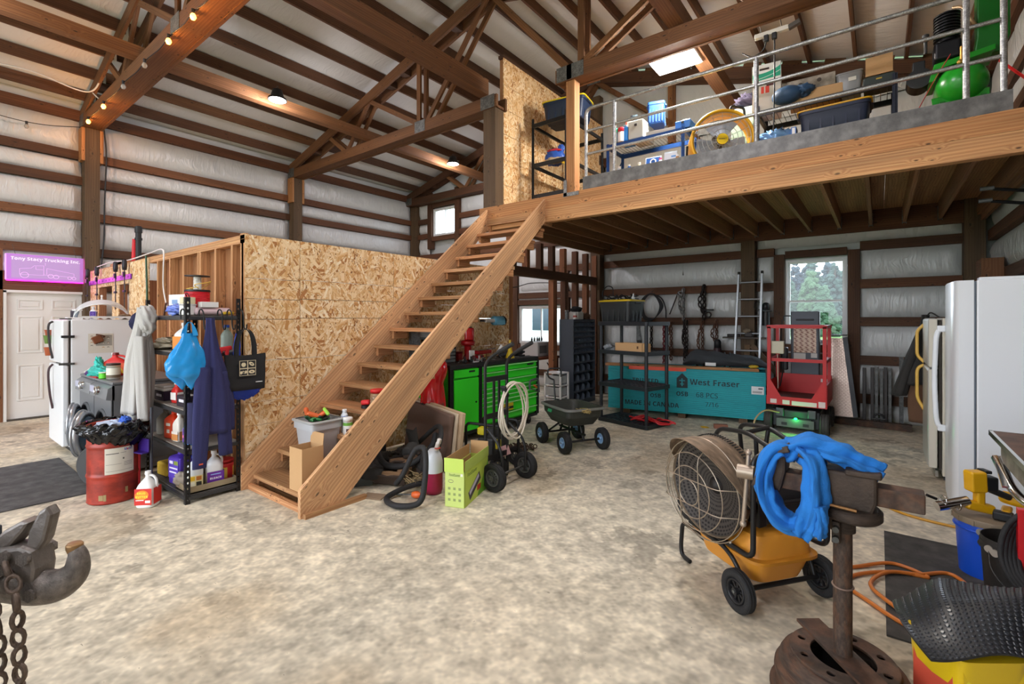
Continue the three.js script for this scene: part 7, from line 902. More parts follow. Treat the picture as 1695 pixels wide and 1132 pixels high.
// refrigerators on the right wall
{
  const f = thing('refrigerator', 'cream top freezer refrigerator with yellowed handles', 'refrigerator', [0.76, 0, -6.74]); const st = mat('#c9c8c0', 0.3, 0.35), cr = mat('#cfc9b8', 0.45);
  part(f, 'body', rbox(0.66, 1.58, 0.72, 0.012, 0.07, 0.83, 0), cr); part(f, 'base', box(0.6, 0.05, 0.68, 0.05, 0.03, 0), blackPlastic); const d1 = part(f, 'freezer_door', rbox(0.08, 0.5, 0.73, 0.03, -0.33, 1.37, 0), st), d2 = part(f, 'door', rbox(0.08, 1.0, 0.73, 0.03, -0.33, 0.61, 0), st); part(f, 'gasket', box(0.02, 1.5, 0.7, -0.275, 0.85, 0), mat('#3a342c', 0.8)); part(f, 'door_edge', [box(0.06, 0.48, 0.012, -0.33, 1.37, 0.362), box(0.06, 0.98, 0.012, -0.33, 0.61, 0.362)], cr);
  const hm = plast('#d2a84a', 0.4); part(d1, 'handle', pipe([[-0.36, 1.55, -0.3], [-0.42, 1.48, -0.31], [-0.42, 1.2, -0.31], [-0.36, 1.13, -0.3]], 0.016, 0.04), hm); part(d2, 'handle', pipe([[-0.36, 1.1, -0.3], [-0.42, 1.06, -0.31], [-0.42, 0.72, -0.31], [-0.36, 0.6, -0.3]], 0.016, 0.06), hm); part(f, 'kick_vent', box(0.02, 0.06, 0.7, -0.3, 0.06, 0), mat('#8a857a', 0.5)); part(f, 'hinge', [box(0.06, 0.012, 0.05, -0.32, 1.115, 0.33)], steelDark);
  solo('plastic_wrap', 'crumpled clear wrap on the cream refrigerator', 'wrap', [lumpy(0.12, 0.06, 0.13, 0.4, 2.6, 15, 0, 0.055, 0)], mat('#c9cdd6', 0.15, 0, { transmission: 0.4, thickness: 0 }), [0.75, 1.625, -6.6]);
  const z = thing('upright_freezer', 'tall glossy white upright freezer nearest the steel bench', 'freezer', [0.88, 0, -5.65]); const wm = mat('#dfe3e6', 0.22);
  part(z, 'body', rbox(0.39, 1.9, 0.8, 0.012, -0.07, 0.97, 0), wm); part(z, 'door', loft(Array.from({ length: 2 }, (_, i) => { const y = i ? 1.92 : 0.06; return [[-0.28, y, 0.395], [-0.37, y, 0.395], [-0.388, y, 0.37], [-0.4, y, 0.2], [-0.405, y, 0], [-0.4, y, -0.2], [-0.388, y, -0.37], [-0.37, y, -0.395], [-0.28, y, -0.395]]; }), true, true, true, 'crease'), wm); part(z, 'gasket', box(0.012, 1.86, 0.77, -0.275, 0.98, 0), mat('#6f7884', 0.6)); part(z, 'badge', cyl(0.018, 0.018, 0.006, -0.395, 1.78, 0.1, 0, 0, PI / 2, 16), mat('#3a3f46', 0.4)); part(z, 'hinge_cover', rbox(0.34, 0.025, 0.1, 0.006, -0.08, 1.93, 0.34), wm); part(z, 'kick_plate', box(0.38, 0.06, 0.76, -0.07, 0.03, 0), mat('#9a9a98', 0.5));
  part(z, 'handle', [pipe([[-0.4, 1.52, -0.3], [-0.455, 1.5, -0.3], [-0.47, 1.05, -0.31], [-0.455, 0.62, -0.3], [-0.4, 0.6, -0.3]], 0.02, 0.12, 12), rbox(0.06, 0.06, 0.05, 0.012, -0.42, 1.52, -0.3), rbox(0.06, 0.06, 0.05, 0.012, -0.42, 0.6, -0.3)], wm);
  const j = thing('work_jacket', 'black jacket hanging beside the cream refrigerator', 'clothing', [0.42, 0, -7.24]); const bm = cloth('#2a2826'); part(j, 'body', hanging(1.66, 0.85, 20, (s) => ({ cx: -0.03 * s, cz: 0, w: 0.05 + 0.07 * s, d: 0.03 + 0.14 * sm(0, 0.9, s), fold: 0.22, nf: 5 }), 36), bm); part(j, 'sleeve', hanging(1.45, 0.72, 16, (s) => ({ cx: -0.04 - 0.2 * s, cz: 0.06, w: 0.05, d: 0.05 + 0.02 * s, fold: 0.2, nf: 3 }), 20), bm); part(j, 'lining', hanging(0.86, 0.42, 10, (s) => ({ cx: 0.0, cz: 0, w: 0.1, d: 0.14, fold: 0.1, nf: 4 }), 30), cloth('#5a3f2c')); part(j, 'hook', hose([[0.0, 1.6, 0], [0.04, 1.68, 0.04], [0.1, 1.64, 0.12], [0.14, 1.6, 0.14]], 0.008, 16, 6), steelDark);
  const ah = thing('wall_hose', 'red hose hanging down the right wall above the freezer', 'hose', [0, 0, 0]); part(ah, 'hose', hose([[1.16, 5.0, -5.2], [1.15, 4.0, -5.22], [1.14, 3.0, -5.2], [1.12, 2.2, -5.25], [1.12, 1.98, -5.3]], 0.014, 40, 7), plast('#e0322c')); part(ah, 'clip', box(0.04, 0.04, 0.04, 1.17, 3.4, -5.21), steelDark);
  const hb = thing('wall_bracket', 'twin black bar bracket on the right wall under the loft', 'bracket', [1.18, 2.72, -6.7]); part(hb, 'arm', [bar([0, 0, 0], [-0.3, 0.06, 0.05], 0.016), bar([0, 0.1, 0.1], [-0.3, 0.16, 0.15], 0.016)], blackSteel); part(hb, 'tip', [cyl(0.02, 0.02, 0.1, -0.34, 0.07, 0.05, 0, 0, PI / 2), cyl(0.02, 0.02, 0.1, -0.34, 0.17, 0.15, 0, 0, PI / 2)], galvFlat);
  const wb = thing('wall_block', 'short reddish timber block fixed above the freezer', 'block', [0, 0, 0]); part(wb, 'block', bb(1.0, 1.2, 2.0, 2.36, -8.6, -8.2), W.girt3);
}

// =====================================================================  HEATER
{
  const t = thing('infrared_heater', 'orange portable infrared heater with wire guarded dish and black frame', 'heater', [-0.625, 0, -3.185], -0.64); const om = mat('#d08a2c', 0.38), r = 0.0145;
  const rg = (w, d, y) => superRing(w, d, y, 6, 44, -0.01, -0.01); part(t, 'tank', loft([rg(0.4, 0.26, 0.13), rg(0.47, 0.33, 0.14), rg(0.52, 0.37, 0.2), rg(0.56, 0.41, 0.27), rg(0.57, 0.42, 0.27)], true, true, true, 'crease'), om); part(t, 'flange', loft([rg(0.57, 0.42, 0.265), rg(0.63, 0.47, 0.27), rg(0.63, 0.47, 0.287), rg(0.57, 0.42, 0.291)], true, true, true, 'crease'), mat('#b5761f', 0.4)); part(t, 'cover', loft([rg(0.57, 0.42, 0.287), rg(0.55, 0.4, 0.38), rg(0.52, 0.37, 0.405), rg(0.47, 0.32, 0.414), rg(0.3, 0.16, 0.418)], true, false, true, 'crease'), om);
  part(t, 'side_frame', pipe([[-0.37, 0.62, 0.23], [-0.37, 0.315, 0.23], [0.28, 0.315, 0.23], [0.28, 0.87, 0.23], [0.28, 0.87, -0.28], [0.28, 0.315, -0.28], [-0.37, 0.315, -0.28], [-0.37, 0.66, -0.28]], r, 0.06, 10), blackSteel);
  part(t, 'top_frame', pipe([[-0.37, 0.6, -0.28], [-0.34, 0.89, -0.22], [-0.08, 0.92, -0.22], [0.24, 0.82, -0.22]], r, 0.08, 10), blackSteel); part(t, 'top_frame', pipe([[-0.37, 0.6, 0.0], [-0.34, 0.87, -0.04], [-0.04, 0.91, -0.02], [0.24, 0.855, 0.02]], r, 0.08, 10), blackSteel); for (const [a, b, q] of [[[-0.04, 0.91, -0.02], [-0.08, 0.92, -0.22], r], [[0.24, 0.58, -0.28], [0.24, 0.58, 0.23], 0.012], [[0.04, 0.895, -0.01], [0.04, 0.41, -0.03], 0.013], [[-0.08, 0.92, -0.22], [-0.08, 0.41, -0.12], 0.013]]) part(t, 'cross_tube', bar(a, b, q), blackSteel);
  for (const z of [0.2, -0.26]) part(t, 'leg', pipe([[-0.18, 0.18, z * 0.7], [-0.38, 0.25, z], [-0.4, 0.06, z], [-0.38, 0.014, z], [-0.3, 0.014, z]], 0.014, 0.05, 10), blackSteel); for (const z of [0.23, -0.27]) part(t, 'lower_brace', sweep(bent([[-0.26, 0.3, z], [0.06, 0.285, z], [0.17, 0.22, z], [0.21, 0.11, z]], 0.08), 0.013, 8), blackSteel);
  part(t, 'axle', bar([0.21, 0.112, -0.33], [0.21, 0.112, 0.28], 0.014), blackSteel); for (const z of [0.265, -0.315]) wheel(t, 0.112, 0.055, 0.068, [0.21, 0.112, z], blackRubber, mat('#202022', 0.4), 9, 'wheel', PI / 2);
  // dish faces +z
  const d = new THREE.Group(); d.name = 'burner_head'; d.position.set(-0.05, 0.6, 0.2); d.rotation.set(0.05, 0.12, 0); t.add(d);
  const pm = canvasTex(512, 128, (g, W, H) => { g.fillStyle = '#4a4440'; g.fillRect(0, 0, W, H); g.fillStyle = '#141210'; for (let j = 0; j < 12; j++) for (let i = 0; i < 64; i++) { g.beginPath(); g.arc(i * 8 + (j % 2) * 4, j * 10.6 + 5, 2.6, 0, 7); g.fill(); } }, [1, 1]);
  part(d, 'perforated_dish', lathe([[0.02, -0.005], [0.06, 0.0], [0.1, 0.01], [0.16, 0.025], [0.23, 0.05], [0.272, 0.075]], 48, 0, 0, 0, PI / 2), mat('#ffffff', 0.6, 0.4, { map: pm })); part(d, 'dish_hub', lathe([[0, 0.03], [0.03, 0.025], [0.05, 0.004], [0.06, -0.02]], 24, 0, 0, 0, PI / 2), mat('#2c2826', 0.5, 0.4)); part(d, 'reflector', lathe([[0.08, -0.1], [0.2, -0.05], [0.275, 0.03], [0.285, 0.08], [0.279, 0.08], [0.26, 0.03]], 52, 0, 0, 0, PI / 2), mat('#8a7a66', 0.42, 0.5));
  part(d, 'visor', sheet((u, v) => { const a = PI * (-0.05 + 0.95 * u), R = 0.292 + 0.022 * v; return [R * cos(a), R * sin(a), -0.06 + v * (0.1 + 0.2 * sin(PI * u) ** 0.8)]; }, 44, 6, 0.004), mat('#b49a80', 0.5, 0.45, { map: mottle })); const sl = []; for (let i = 0; i < 34; i++) { const a = PI * (0.04 + 0.02 * i); sl.push(at(new THREE.BoxGeometry(0.006, 0.006, 0.03), 0.303, 0, -0.02).rotateZ(a)); } part(d, 'vent_slot', sl, mat('#1a1715', 0.7));
  const gw = 0.0032, gd = []; for (const [R, z] of [[0.075, 0.215], [0.15, 0.205], [0.225, 0.185], [0.29, 0.13], [0.305, 0.1]]) gd.push(torus(R, gw, 0, 0, z, 0, 0, 0, 6, 48)); part(d, 'wire_guard', gd, mat('#b8aa98', 0.35, 0.8)); for (let i = 0; i < 4; i++) { const y = [0.075, -0.075][i % 2], f = (x) => { const R = Math.hypot(x, y); return R < 0.22 ? 0.21 : 0.21 - (R - 0.22) * 1.3; }; const pts = []; for (let k = 0; k <= 14; k++) { const x = -0.3 + 0.6 * k / 14; pts.push([x, y, Math.max(0.08, f(x))]); } part(d, 'guard_bar', at(sweep(pts, gw, 6), 0, 0, 0, 0, 0, i < 2 ? 0 : PI / 2), mat('#b8aa98', 0.35, 0.8)); }
  part(d, 'bracket', rbox(0.03, 0.14, 0.06, 0.008, 0.31, -0.06, 0), blackSteel); part(t, 'burner_body', [cyl(0.12, 0.14, 0.2, -0.1, 0.6, 0.02, PI / 2), cyl(0.07, 0.07, 0.14, -0.1, 0.6, -0.14, PI / 2)], mat('#b9bcc0', 0.4, 0.3)); part(t, 'control_box', [rbox(0.18, 0.2, 0.24, 0.012, 0.12, 0.56, -0.08), rbox(0.16, 0.05, 0.2, 0.01, 0.12, 0.47, 0.03)], mat('#232325', 0.5)); part(t, 'label_plate', box(0.06, 0.05, 0.003, 0.15, 0.57, 0.043), mat('#c9cdd4', 0.4)); part(t, 'bolt', sph(0.01, 0.01, 0.01, 0.12, 0.335, 0.24, 8), chrome);
}
// =====================================================================  VISE STAND
{
  const t = thing('vise_stand', 'rusty bench vise on a pipe welded to a truck wheel', 'vise', [-0.12, 0, -2.42]); const iron = mat('#5a4a3e', 0.62, 0.4, { map: mottle, bumpMap: grain, bumpScale: 0.002 });
  part(t, 'wheel_rim', [lathe([[0.24, 0.0], [0.265, 0.004], [0.27, 0.02], [0.245, 0.035], [0.235, 0.06], [0.24, 0.085], [0.252, 0.095], [0.25, 0.112], [0.235, 0.13], [0.232, 0.15], [0.22, 0.172], [0.19, 0.193], [0.17, 0.198]], 56)], rust); part(t, 'wheel_face', ext(circ(0.192, 56), 0.012, 0.003, [circ(0.115, 40), ...Array.from({ length: 8 }, (_, i) => circ(0.015, 14, 0.153 * cos(i * PI / 4 + 0.2), 0.153 * sin(i * PI / 4 + 0.2)))]).rotateX(PI / 2).translate(0, 0.2, 0), rust); part(t, 'inner_dark', lathe([[0, 0.06], [0.12, 0.07], [0.2, 0.1]], 36), mat('#16120f', 0.9));
  part(t, 'strap_plate', box(0.46, 0.012, 0.105, 0, 0.212, 0, 0, -0.9), rust); part(t, 'pole', cyl(0.034, 0.034, 0.585, 0, 0.5, 0, 0, 0, 0, 28), rust); part(t, 'pole_ring', torus(0.036, 0.004, 0, 0.5, 0, PI / 2 + 0.08), mat('#8a7466', 0.5, 0.5));
  part(t, 'pole_clamp', [cyl(0.045, 0.045, 0.06, 0, 0.76, 0), rbox(0.03, 0.09, 0.03, 0.006, -0.02, 0.735, 0.05)], iron); part(t, 'clamp_bolt', [cyl(0.012, 0.012, 0.05, -0.02, 0.755, 0.065, PI / 2), cyl(0.012, 0.012, 0.05, -0.02, 0.715, 0.065, PI / 2)], steelDark); part(t, 'swivel_base', lathe([[0, 0.79], [0.095, 0.79], [0.105, 0.8], [0.105, 0.83], [0.095, 0.84], [0, 0.84]], 36, 0.03), iron);
  part(t, 'body', [ext([[-0.1, 0.835], [0.1, 0.835], [0.115, 0.88], [0.115, 0.98], [0.1, 0.985], [-0.06, 0.99], [-0.09, 1.03], [-0.13, 1.03], [-0.14, 1.0], [-0.12, 0.9]], 0.13, 0.012)], iron); part(t, 'anvil_top', rbox(0.12, 0.024, 0.15, 0.008, 0.07, 0.99, 0), iron); part(t, 'slide_bar', boxUV(rbox(0.58, 0.075, 0.085, 0.006, -0.03, 0.905, 0)), rust); part(t, 'fixed_jaw', rbox(0.045, 0.03, 0.16, 0.006, -0.13, 1.035, 0.0, 0, 0, -0.25), iron);
  part(t, 'moving_jaw', [ext([[-0.34, 0.86], [-0.22, 0.86], [-0.2, 0.95], [-0.2, 1.04], [-0.25, 1.045], [-0.3, 0.97]], 0.13, 0.012), rbox(0.05, 0.03, 0.16, 0.006, -0.21, 1.045, 0, 0, 0, 0.3)], iron); part(t, 'screw_head', cyl(0.032, 0.032, 0.07, -0.37, 0.9, 0, 0, 0, PI / 2), mat('#9a8a78', 0.4, 0.6)); part(t, 'handle', [bar([-0.38, 0.66, 0.01], [-0.36, 0.99, -0.01], 0.0095, 12), sph(0.015, 0.015, 0.015, -0.38, 0.66, 0.01, 12), sph(0.015, 0.015, 0.015, -0.36, 0.99, -0.01, 12)], mat('#a89684', 0.4, 0.6)); part(t, 'lock_pin', [bar([-0.06, 0.855, 0.09], [0.05, 0.85, 0.095], 0.006), cyl(0.014, 0.014, 0.04, -0.07, 0.855, 0.085)], mat('#8a6238', 0.5, 0.5));
}
{ // blue sweatshirt on the vise
  const c = thing('blue_sweatshirt', 'bright blue cloth draped over the bench vise', 'cloth', [-0.12, 0, -2.42]); const cm = cloth('#1f74c4');
  const band = (pts, w, th, seed, n = 44) => { const P = spl(pts, n), R = []; for (let i = 0; i <= n; i++) { const p = P[i], q = P[Math.min(n, i + 1)], o = P[Math.max(0, i - 1)], T = q.clone().sub(o).normalize(); let S = V(0, 0, 1); S.sub(T.clone().multiplyScalar(S.dot(T))).normalize(); const N = T.clone().cross(S), s = i / n, ww = typeof w === 'function' ? w(s) : w; R.push(Array.from({ length: 28 }, (_, j) => { const a = j / 28 * 2 * PI, k = 1 + 0.26 * n3(cos(a) * 1.3 + seed, sin(a) * 1.3, s * 5) + 0.2 * cos(a * 5 + seed + s * 5) + 0.1 * cos(a * 9 - s * 7) * (1 - 0.3 * s); return p.clone().addScaledVector(S, cos(a) * ww * k).addScaledVector(N, sin(a) * th * k); })); } return loft(R, true, true, true); };
  part(c, 'sleeve', band([[-0.17, 1.03, 0], [-0.235, 1.03, 0.02], [-0.275, 0.95, 0.05], [-0.275, 0.85, 0.06], [-0.245, 0.775, 0.07], [-0.19, 0.735, 0.075], [-0.13, 0.74, 0.075]], (s) => 0.055 + 0.018 * sin(s * 3), 0.036, 2), cm);
  part(c, 'sleeve', band([[-0.13, 1.04, 0], [-0.1, 1.0, 0.05], [-0.09, 0.89, 0.085], [-0.11, 0.78, 0.09], [-0.14, 0.71, 0.09]], (s) => 0.052 + 0.022 * sin(s * 3.1), 0.042, 5), cm);
  part(c, 'body', band([[-0.2, 1.03, -0.02], [-0.12, 1.06, -0.01], [-0.02, 1.045, -0.01], [0.06, 1.01, -0.01], [0.12, 0.975, -0.02]], (s) => 0.09 - 0.045 * s, 0.042, 9), cm); part(c, 'cuff', band([[-0.07, 0.86, 0.15], [-0.06, 0.8, 0.155], [-0.07, 0.74, 0.15]], 0.035, 0.02, 3, 12), cm); part(c, 'hanging_corner', band([[0.0, 0.96, -0.07], [0.02, 0.85, -0.08], [-0.04, 0.76, -0.05]], 0.05, 0.015, 7, 16), cm);
}
// =====================================================================  RIGHT FOREGROUND
{
  const b = thing('steel_bench', 'steel workbench with worn brown top at the right wall', 'workbench', [0, 0, 0]); const sm2 = mat('#857a6c', 0.5, 0.5, { map: galvTex });
  part(b, 'top', [bb(0.52, 1.18, 0.935, 0.95, -3.96, -1.2)], mat('#7a5844', 0.55, 0.2, { map: mottle })); part(b, 'edge_strip', [bb(0.515, 0.53, 0.925, 0.953, -3.965, -1.2), bb(0.515, 1.18, 0.925, 0.953, -3.965, -3.95)], chrome); part(b, 'apron', [bb(0.56, 0.58, 0.79, 0.93, -3.9, -1.25), bb(0.56, 1.15, 0.79, 0.93, -3.92, -3.9)], mat('#b3a898', 0.5, 0.4, { map: mottle })); for (const [x, z] of [[0.62, -1.3], [1.12, -1.3], [1.12, -3.84]]) part(b, 'leg', bb(x - 0.03, x + 0.03, 0, 0.8, z - 0.03, z + 0.03), sm2); part(b, 'leg', bb(0.95, 1.0, 0, 0.8, -3.88, -3.83), sm2);
  const bucket = (label, p, bm, rm, o = {}) => { const t = thing('bucket', label, 'bucket', p); part(t, 'shell', lathe([[0, 0.004], [0.128, 0], [0.132, 0.01], [0.15, 0.3], [0.156, 0.3], [0.156, 0.335], [0.15, 0.335], [0.152, 0.36], [0.146, 0.36], [0.144, 0.3], [0.126, 0.02], [0, 0.02]], 44), bm); if (o.lid) part(t, 'lid', [lathe([[0, 0.372], [0.12, 0.372], [0.135, 0.362], [0.15, 0.366], [0.16, 0.378], [0.164, 0.37], [0.164, 0.34], [0.158, 0.335]], 44), ...Array.from({ length: 12 }, (_, i) => box(0.012, 0.03, 0.006, 0.165 * cos(i * 0.5236), 0.352, 0.165 * sin(i * 0.5236), 0, -i * 0.5236 + PI / 2))], rm); part(t, 'rib', torus(0.157, 0.006, 0, 0.3, 0, PI / 2, 0, 0, 6, 40), bm); part(t, 'bail', hose([[-0.05, 0.3, 0.155], [-0.02, 0.22, 0.19], [0.05, 0.15, 0.2], [0.1, 0.13, 0.17]], 0.003, 20, 5), steelDark); part(t, 'bail_ear', [cyl(0.02, 0.02, 0.012, -0.05, 0.31, 0.152, PI / 2), cyl(0.02, 0.02, 0.012, -0.02, 0.3, 0.158, PI / 2)], mat('#b8b0a4', 0.4, 0.5)); return t; };
  bucket('blue plastic bucket with grey lid holding the drills', [0.54, 0, -4.2], plast('#1550c8', 0.35), mat('#8a7a64', 0.6), { lid: 1 }); bucket('open black bucket next to the blue bucket', [0.62, 0, -3.88], mat('#37332f', 0.6, 0.1, { map: mottle }), null).rotation.y = -0.6;
  const ye = plast('#e0a810', 0.4); const gg = thing('grease_gun', 'yellow cordless grease gun lying on the blue bucket', 'power tool', [0.5, 0.378, -4.18], 0.5); part(gg, 'barrel', [cyl(0.03, 0.03, 0.18, -0.15, 0.06, 0, 0, 0, PI / 2 + 0.25), torus(0.03, 0.005, -0.2, 0.075, 0, 0, PI / 2), torus(0.03, 0.005, -0.12, 0.052, 0, 0, PI / 2)], chrome); part(gg, 'nozzle', [bar([-0.24, 0.085, 0], [-0.3, 0.11, 0.01], 0.009)], blackSteel); part(gg, 'body', [rbox(0.16, 0.06, 0.06, 0.02, 0, 0.05, 0, 0, 0, -0.2), rbox(0.05, 0.12, 0.05, 0.015, 0.0, 0.11, 0)], ye); part(gg, 'battery', rbox(0.09, 0.13, 0.08, 0.014, -0.02, 0.21, 0, 0, 0, 0.05), ye); part(gg, 'battery_pack', [rbox(0.075, 0.09, 0.07, 0.012, 0.05, 0.2, 0), rbox(0.04, 0.02, 0.07, 0.006, 0.03, 0.275, 0)], blackPlastic); part(gg, 'grip', rbox(0.13, 0.04, 0.05, 0.016, 0.11, 0.14, 0, 0, 0, -0.4), mat('#222', 0.6));
  const dr = thing('cordless_drill', 'yellow and black cordless drill lying behind the grease gun', 'power tool', [0.68, 0.378, -4.28], -0.2); part(dr, 'motor', [rbox(0.16, 0.075, 0.07, 0.03, 0, 0.1, 0, 0, 0, -0.15)], ye); part(dr, 'chuck', cyl(0.032, 0.04, 0.08, 0.12, 0.08, 0, 0, 0, PI / 2 - 0.15), blackPlastic); part(dr, 'handle', rbox(0.05, 0.03, 0.15, 0.014, -0.04, 0.04, 0.06), ye); part(dr, 'foot', rbox(0.09, 0.05, 0.07, 0.01, -0.05, 0.026, 0.14), blackPlastic);
  const c = thing('welding_cart', 'red steel cart with chrome handle bars by the buckets', 'cart', [0.66, 0, -3.5]); const rm = mat('#c81622', 0.32); part(c, 'upright', [rbox(0.045, 0.62, 0.05, 0.004, -0.07, 0.32, -0.06), rbox(0.02, 0.6, 0.07, 0.004, -0.045, 0.32, -0.06)], rm); part(c, 'upright', rbox(0.045, 0.62, 0.05, 0.004, 0.3, 0.32, -0.06), rm); part(c, 'gusset_panel', ext([[0, 0.42], [0.34, 0.3], [0.34, 0.62], [0, 0.62]], 0.02).translate(-0.04, 0, -0.06), rm); part(c, 'shelf', box(0.42, 0.02, 0.5, 0.12, 0.08, 0.15), rm); part(c, 'handle_bar', pipe([[-0.12, 0.8, -0.42], [-0.09, 0.68, -0.1], [0.02, 0.62, 0.05], [0.3, 0.58, 0.1]], 0.022, 0.08, 12), chrome); part(c, 'handle_plate', box(0.05, 0.012, 0.3, -0.11, 0.76, -0.28, 0.35), mat('#c4ccd4', 0.15, 0.9)); for (const z of [-0.05, 0.35]) wheel(c, 0.07, 0.04, 0.04, [-0.1, 0.07, z], blackRubber, galvFlat, 6);
  const hz = thing('welding_hose', 'black hoses coiled on the red cart', 'hose', [0.63, 0.42, -3.5]); for (let k = 0; k < 5; k++) part(hz, 'loop', sweep(spl([[0.02 * k, 0.22 - 0.02 * k, -0.05], [-0.1 + 0.02 * k, 0.1, -0.06 - 0.02 * k], [-0.12 + 0.015 * k, -0.08, -0.02], [-0.02, -0.22 + 0.02 * k, 0.06], [0.14, -0.2, 0.12], [0.2, 0.05, 0.1], [0.12, 0.22, 0.02]], 48, true), 0.013, 8, true), blackRubber);
  solo('floor_mat', 'dark worn rubber mat on the floor under the buckets', 'mat', [bb(0.03, 1.15, 0.001, 0.01, -4.58, -3.08)], mat('#5a5650', 0.9, 0, { map: mottle }));
  const oc = thing('extension_cord', 'orange extension cord looped on the floor by the vise', 'cord', [0, 0, 0]); part(oc, 'cord', hose([[-0.32, 0.012, -3.7], [-0.17, 0.012, -3.75], [0.08, 0.022, -3.97], [0.24, 0.016, -3.9], [0.1, 0.02, -3.86], [-0.12, 0.014, -3.66], [-0.15, 0.012, -3.5], [-0.04, 0.016, -3.36], [0.1, 0.02, -3.22], [0.3, 0.02, -3.12], [0.5, 0.02, -3.2]], 0.0115, 140, 8), plast('#c8702a')); part(oc, 'cord', hose([[0.5, 0.02, -3.32], [0.22, 0.02, -3.25], [0.04, 0.03, -3.4], [-0.04, 0.022, -3.58], [0.05, 0.03, -3.8], [0.2, 0.022, -3.9], [0.35, 0.022, -4.02], [0.52, 0.022, -3.7], [0.78, 0.02, -3.6]], 0.0115, 140, 8), plast('#c8702a'));
  solo('yellow_cable', 'yellow cable running from the vise to the freezer', 'cord', [hose([[-0.06, 0.01, -5.4], [0.04, 0.01, -5.21], [0.14, 0.01, -5.09], [0.29, 0.01, -5.02], [0.5, 0.01, -4.99], [0.7, 0.01, -5.0]], 0.011, 60, 7)], plast('#c8922a'));
  // yellow tub with studded mat on it
  const tb = thing('litter_pail', 'yellow and red printed pail under the studded rubber mat', 'pail', [0.265, 0, -2.57], 0.64); const yl = plast('#e0bc1c', 0.35); part(tb, 'pail', loft([superRing(0.22, 0.2, 0, 7, 40), superRing(0.23, 0.21, 0.01, 7, 40), superRing(0.26, 0.25, 0.33, 7, 40), superRing(0.27, 0.26, 0.35, 7, 40)], true, true, true, 'crease'), yl); part(tb, 'side_panel', rbox(0.006, 0.28, 0.18, 0.002, -0.122, 0.17, 0), plast('#c8503a'));
  print(tb, 'front_label', 0.22, 0.27, 256, 320, (g, W, H) => { g.fillStyle = '#e2be1e'; g.fillRect(0, 0, W, H); g.fillStyle = '#f2e03a'; g.beginPath(); g.ellipse(W * 0.1, H * 0.5, 70, 180, 0.5, 0, 7); g.fill(); txt(g, 'TIDY', W * 0.56, H * 0.12, 36, '#231f1a'); txt(g, 'CATS', W * 0.6, H * 0.24, 44, '#231f1a'); g.fillStyle = '#9a1a1a'; g.beginPath(); g.arc(W * 0.56, H * 0.56, 72, 0, 7); g.fill(); txt(g, '24/7', W * 0.56, H * 0.44, 38, '#fff'); txt(g, 'PERFORMANCE', W * 0.56, H * 0.52, 16, '#fff'); g.fillStyle = '#d8481e'; g.fillRect(W * 0.36, H * 0.56, W * 0.4, 40); }, [0, 0.18, 0.126], [-0.07, 0, 0]);
  const mt = thing('studded_mat', 'black round studded rubber mat draped over the yellow pail', 'mat', [0, 0, 0]);
  const S = (u, v) => { const A = [0.05, 0.31, -2.93], B = [0.74, 0.43, -3.0], C = [0.15, 0.385, -2.3], D = [0.6, 0.385, -2.64], k = (i) => A[i] * (1 - u) * (1 - v) + B[i] * u * (1 - v) + C[i] * (1 - u) * v + D[i] * u * v; return [k(0) - 0.03 * sin(v * PI) * (1 - u), k(1) + 0.07 * sm(0.0, 0.3, u) * (1 - sm(0.5, 1, v)) + 0.03 * sin(PI * u) * sin(PI * v) + 0.012 * sin(u * 9 + v * 4) - 0.05 * sm(0.25, 0, u) * (1 - v), k(2)]; };
  part(mt, 'sheet', sheet((u, v) => S(v, u), 36, 40, 0.008), mat('#1d1e20', 0.5)); const st = [], base = new THREE.CylinderGeometry(0.006, 0.0088, 0.003, 8, 1); for (let j = 0; j < 27; j++) for (let i = 0; i < 26; i++) { const u = (i + 0.5) / 26, v = (j + 0.5) / 27, p = V(...S(u, v)), n = V(...S(u + 0.01, v)).sub(p).cross(V(...S(u, v + 0.01)).sub(p)).normalize(); if (n.y < 0) n.negate(); const g = base.clone(); g.applyQuaternion(new THREE.Quaternion().setFromUnitVectors(V(0, 1, 0), n)).translate(p.x + n.x * 0.002, p.y + n.y * 0.002, p.z + n.z * 0.002); st.push(g); } part(mt, 'studs', st, mat('#2c2e32', 0.28)).userData.kind = 'stuff';
}
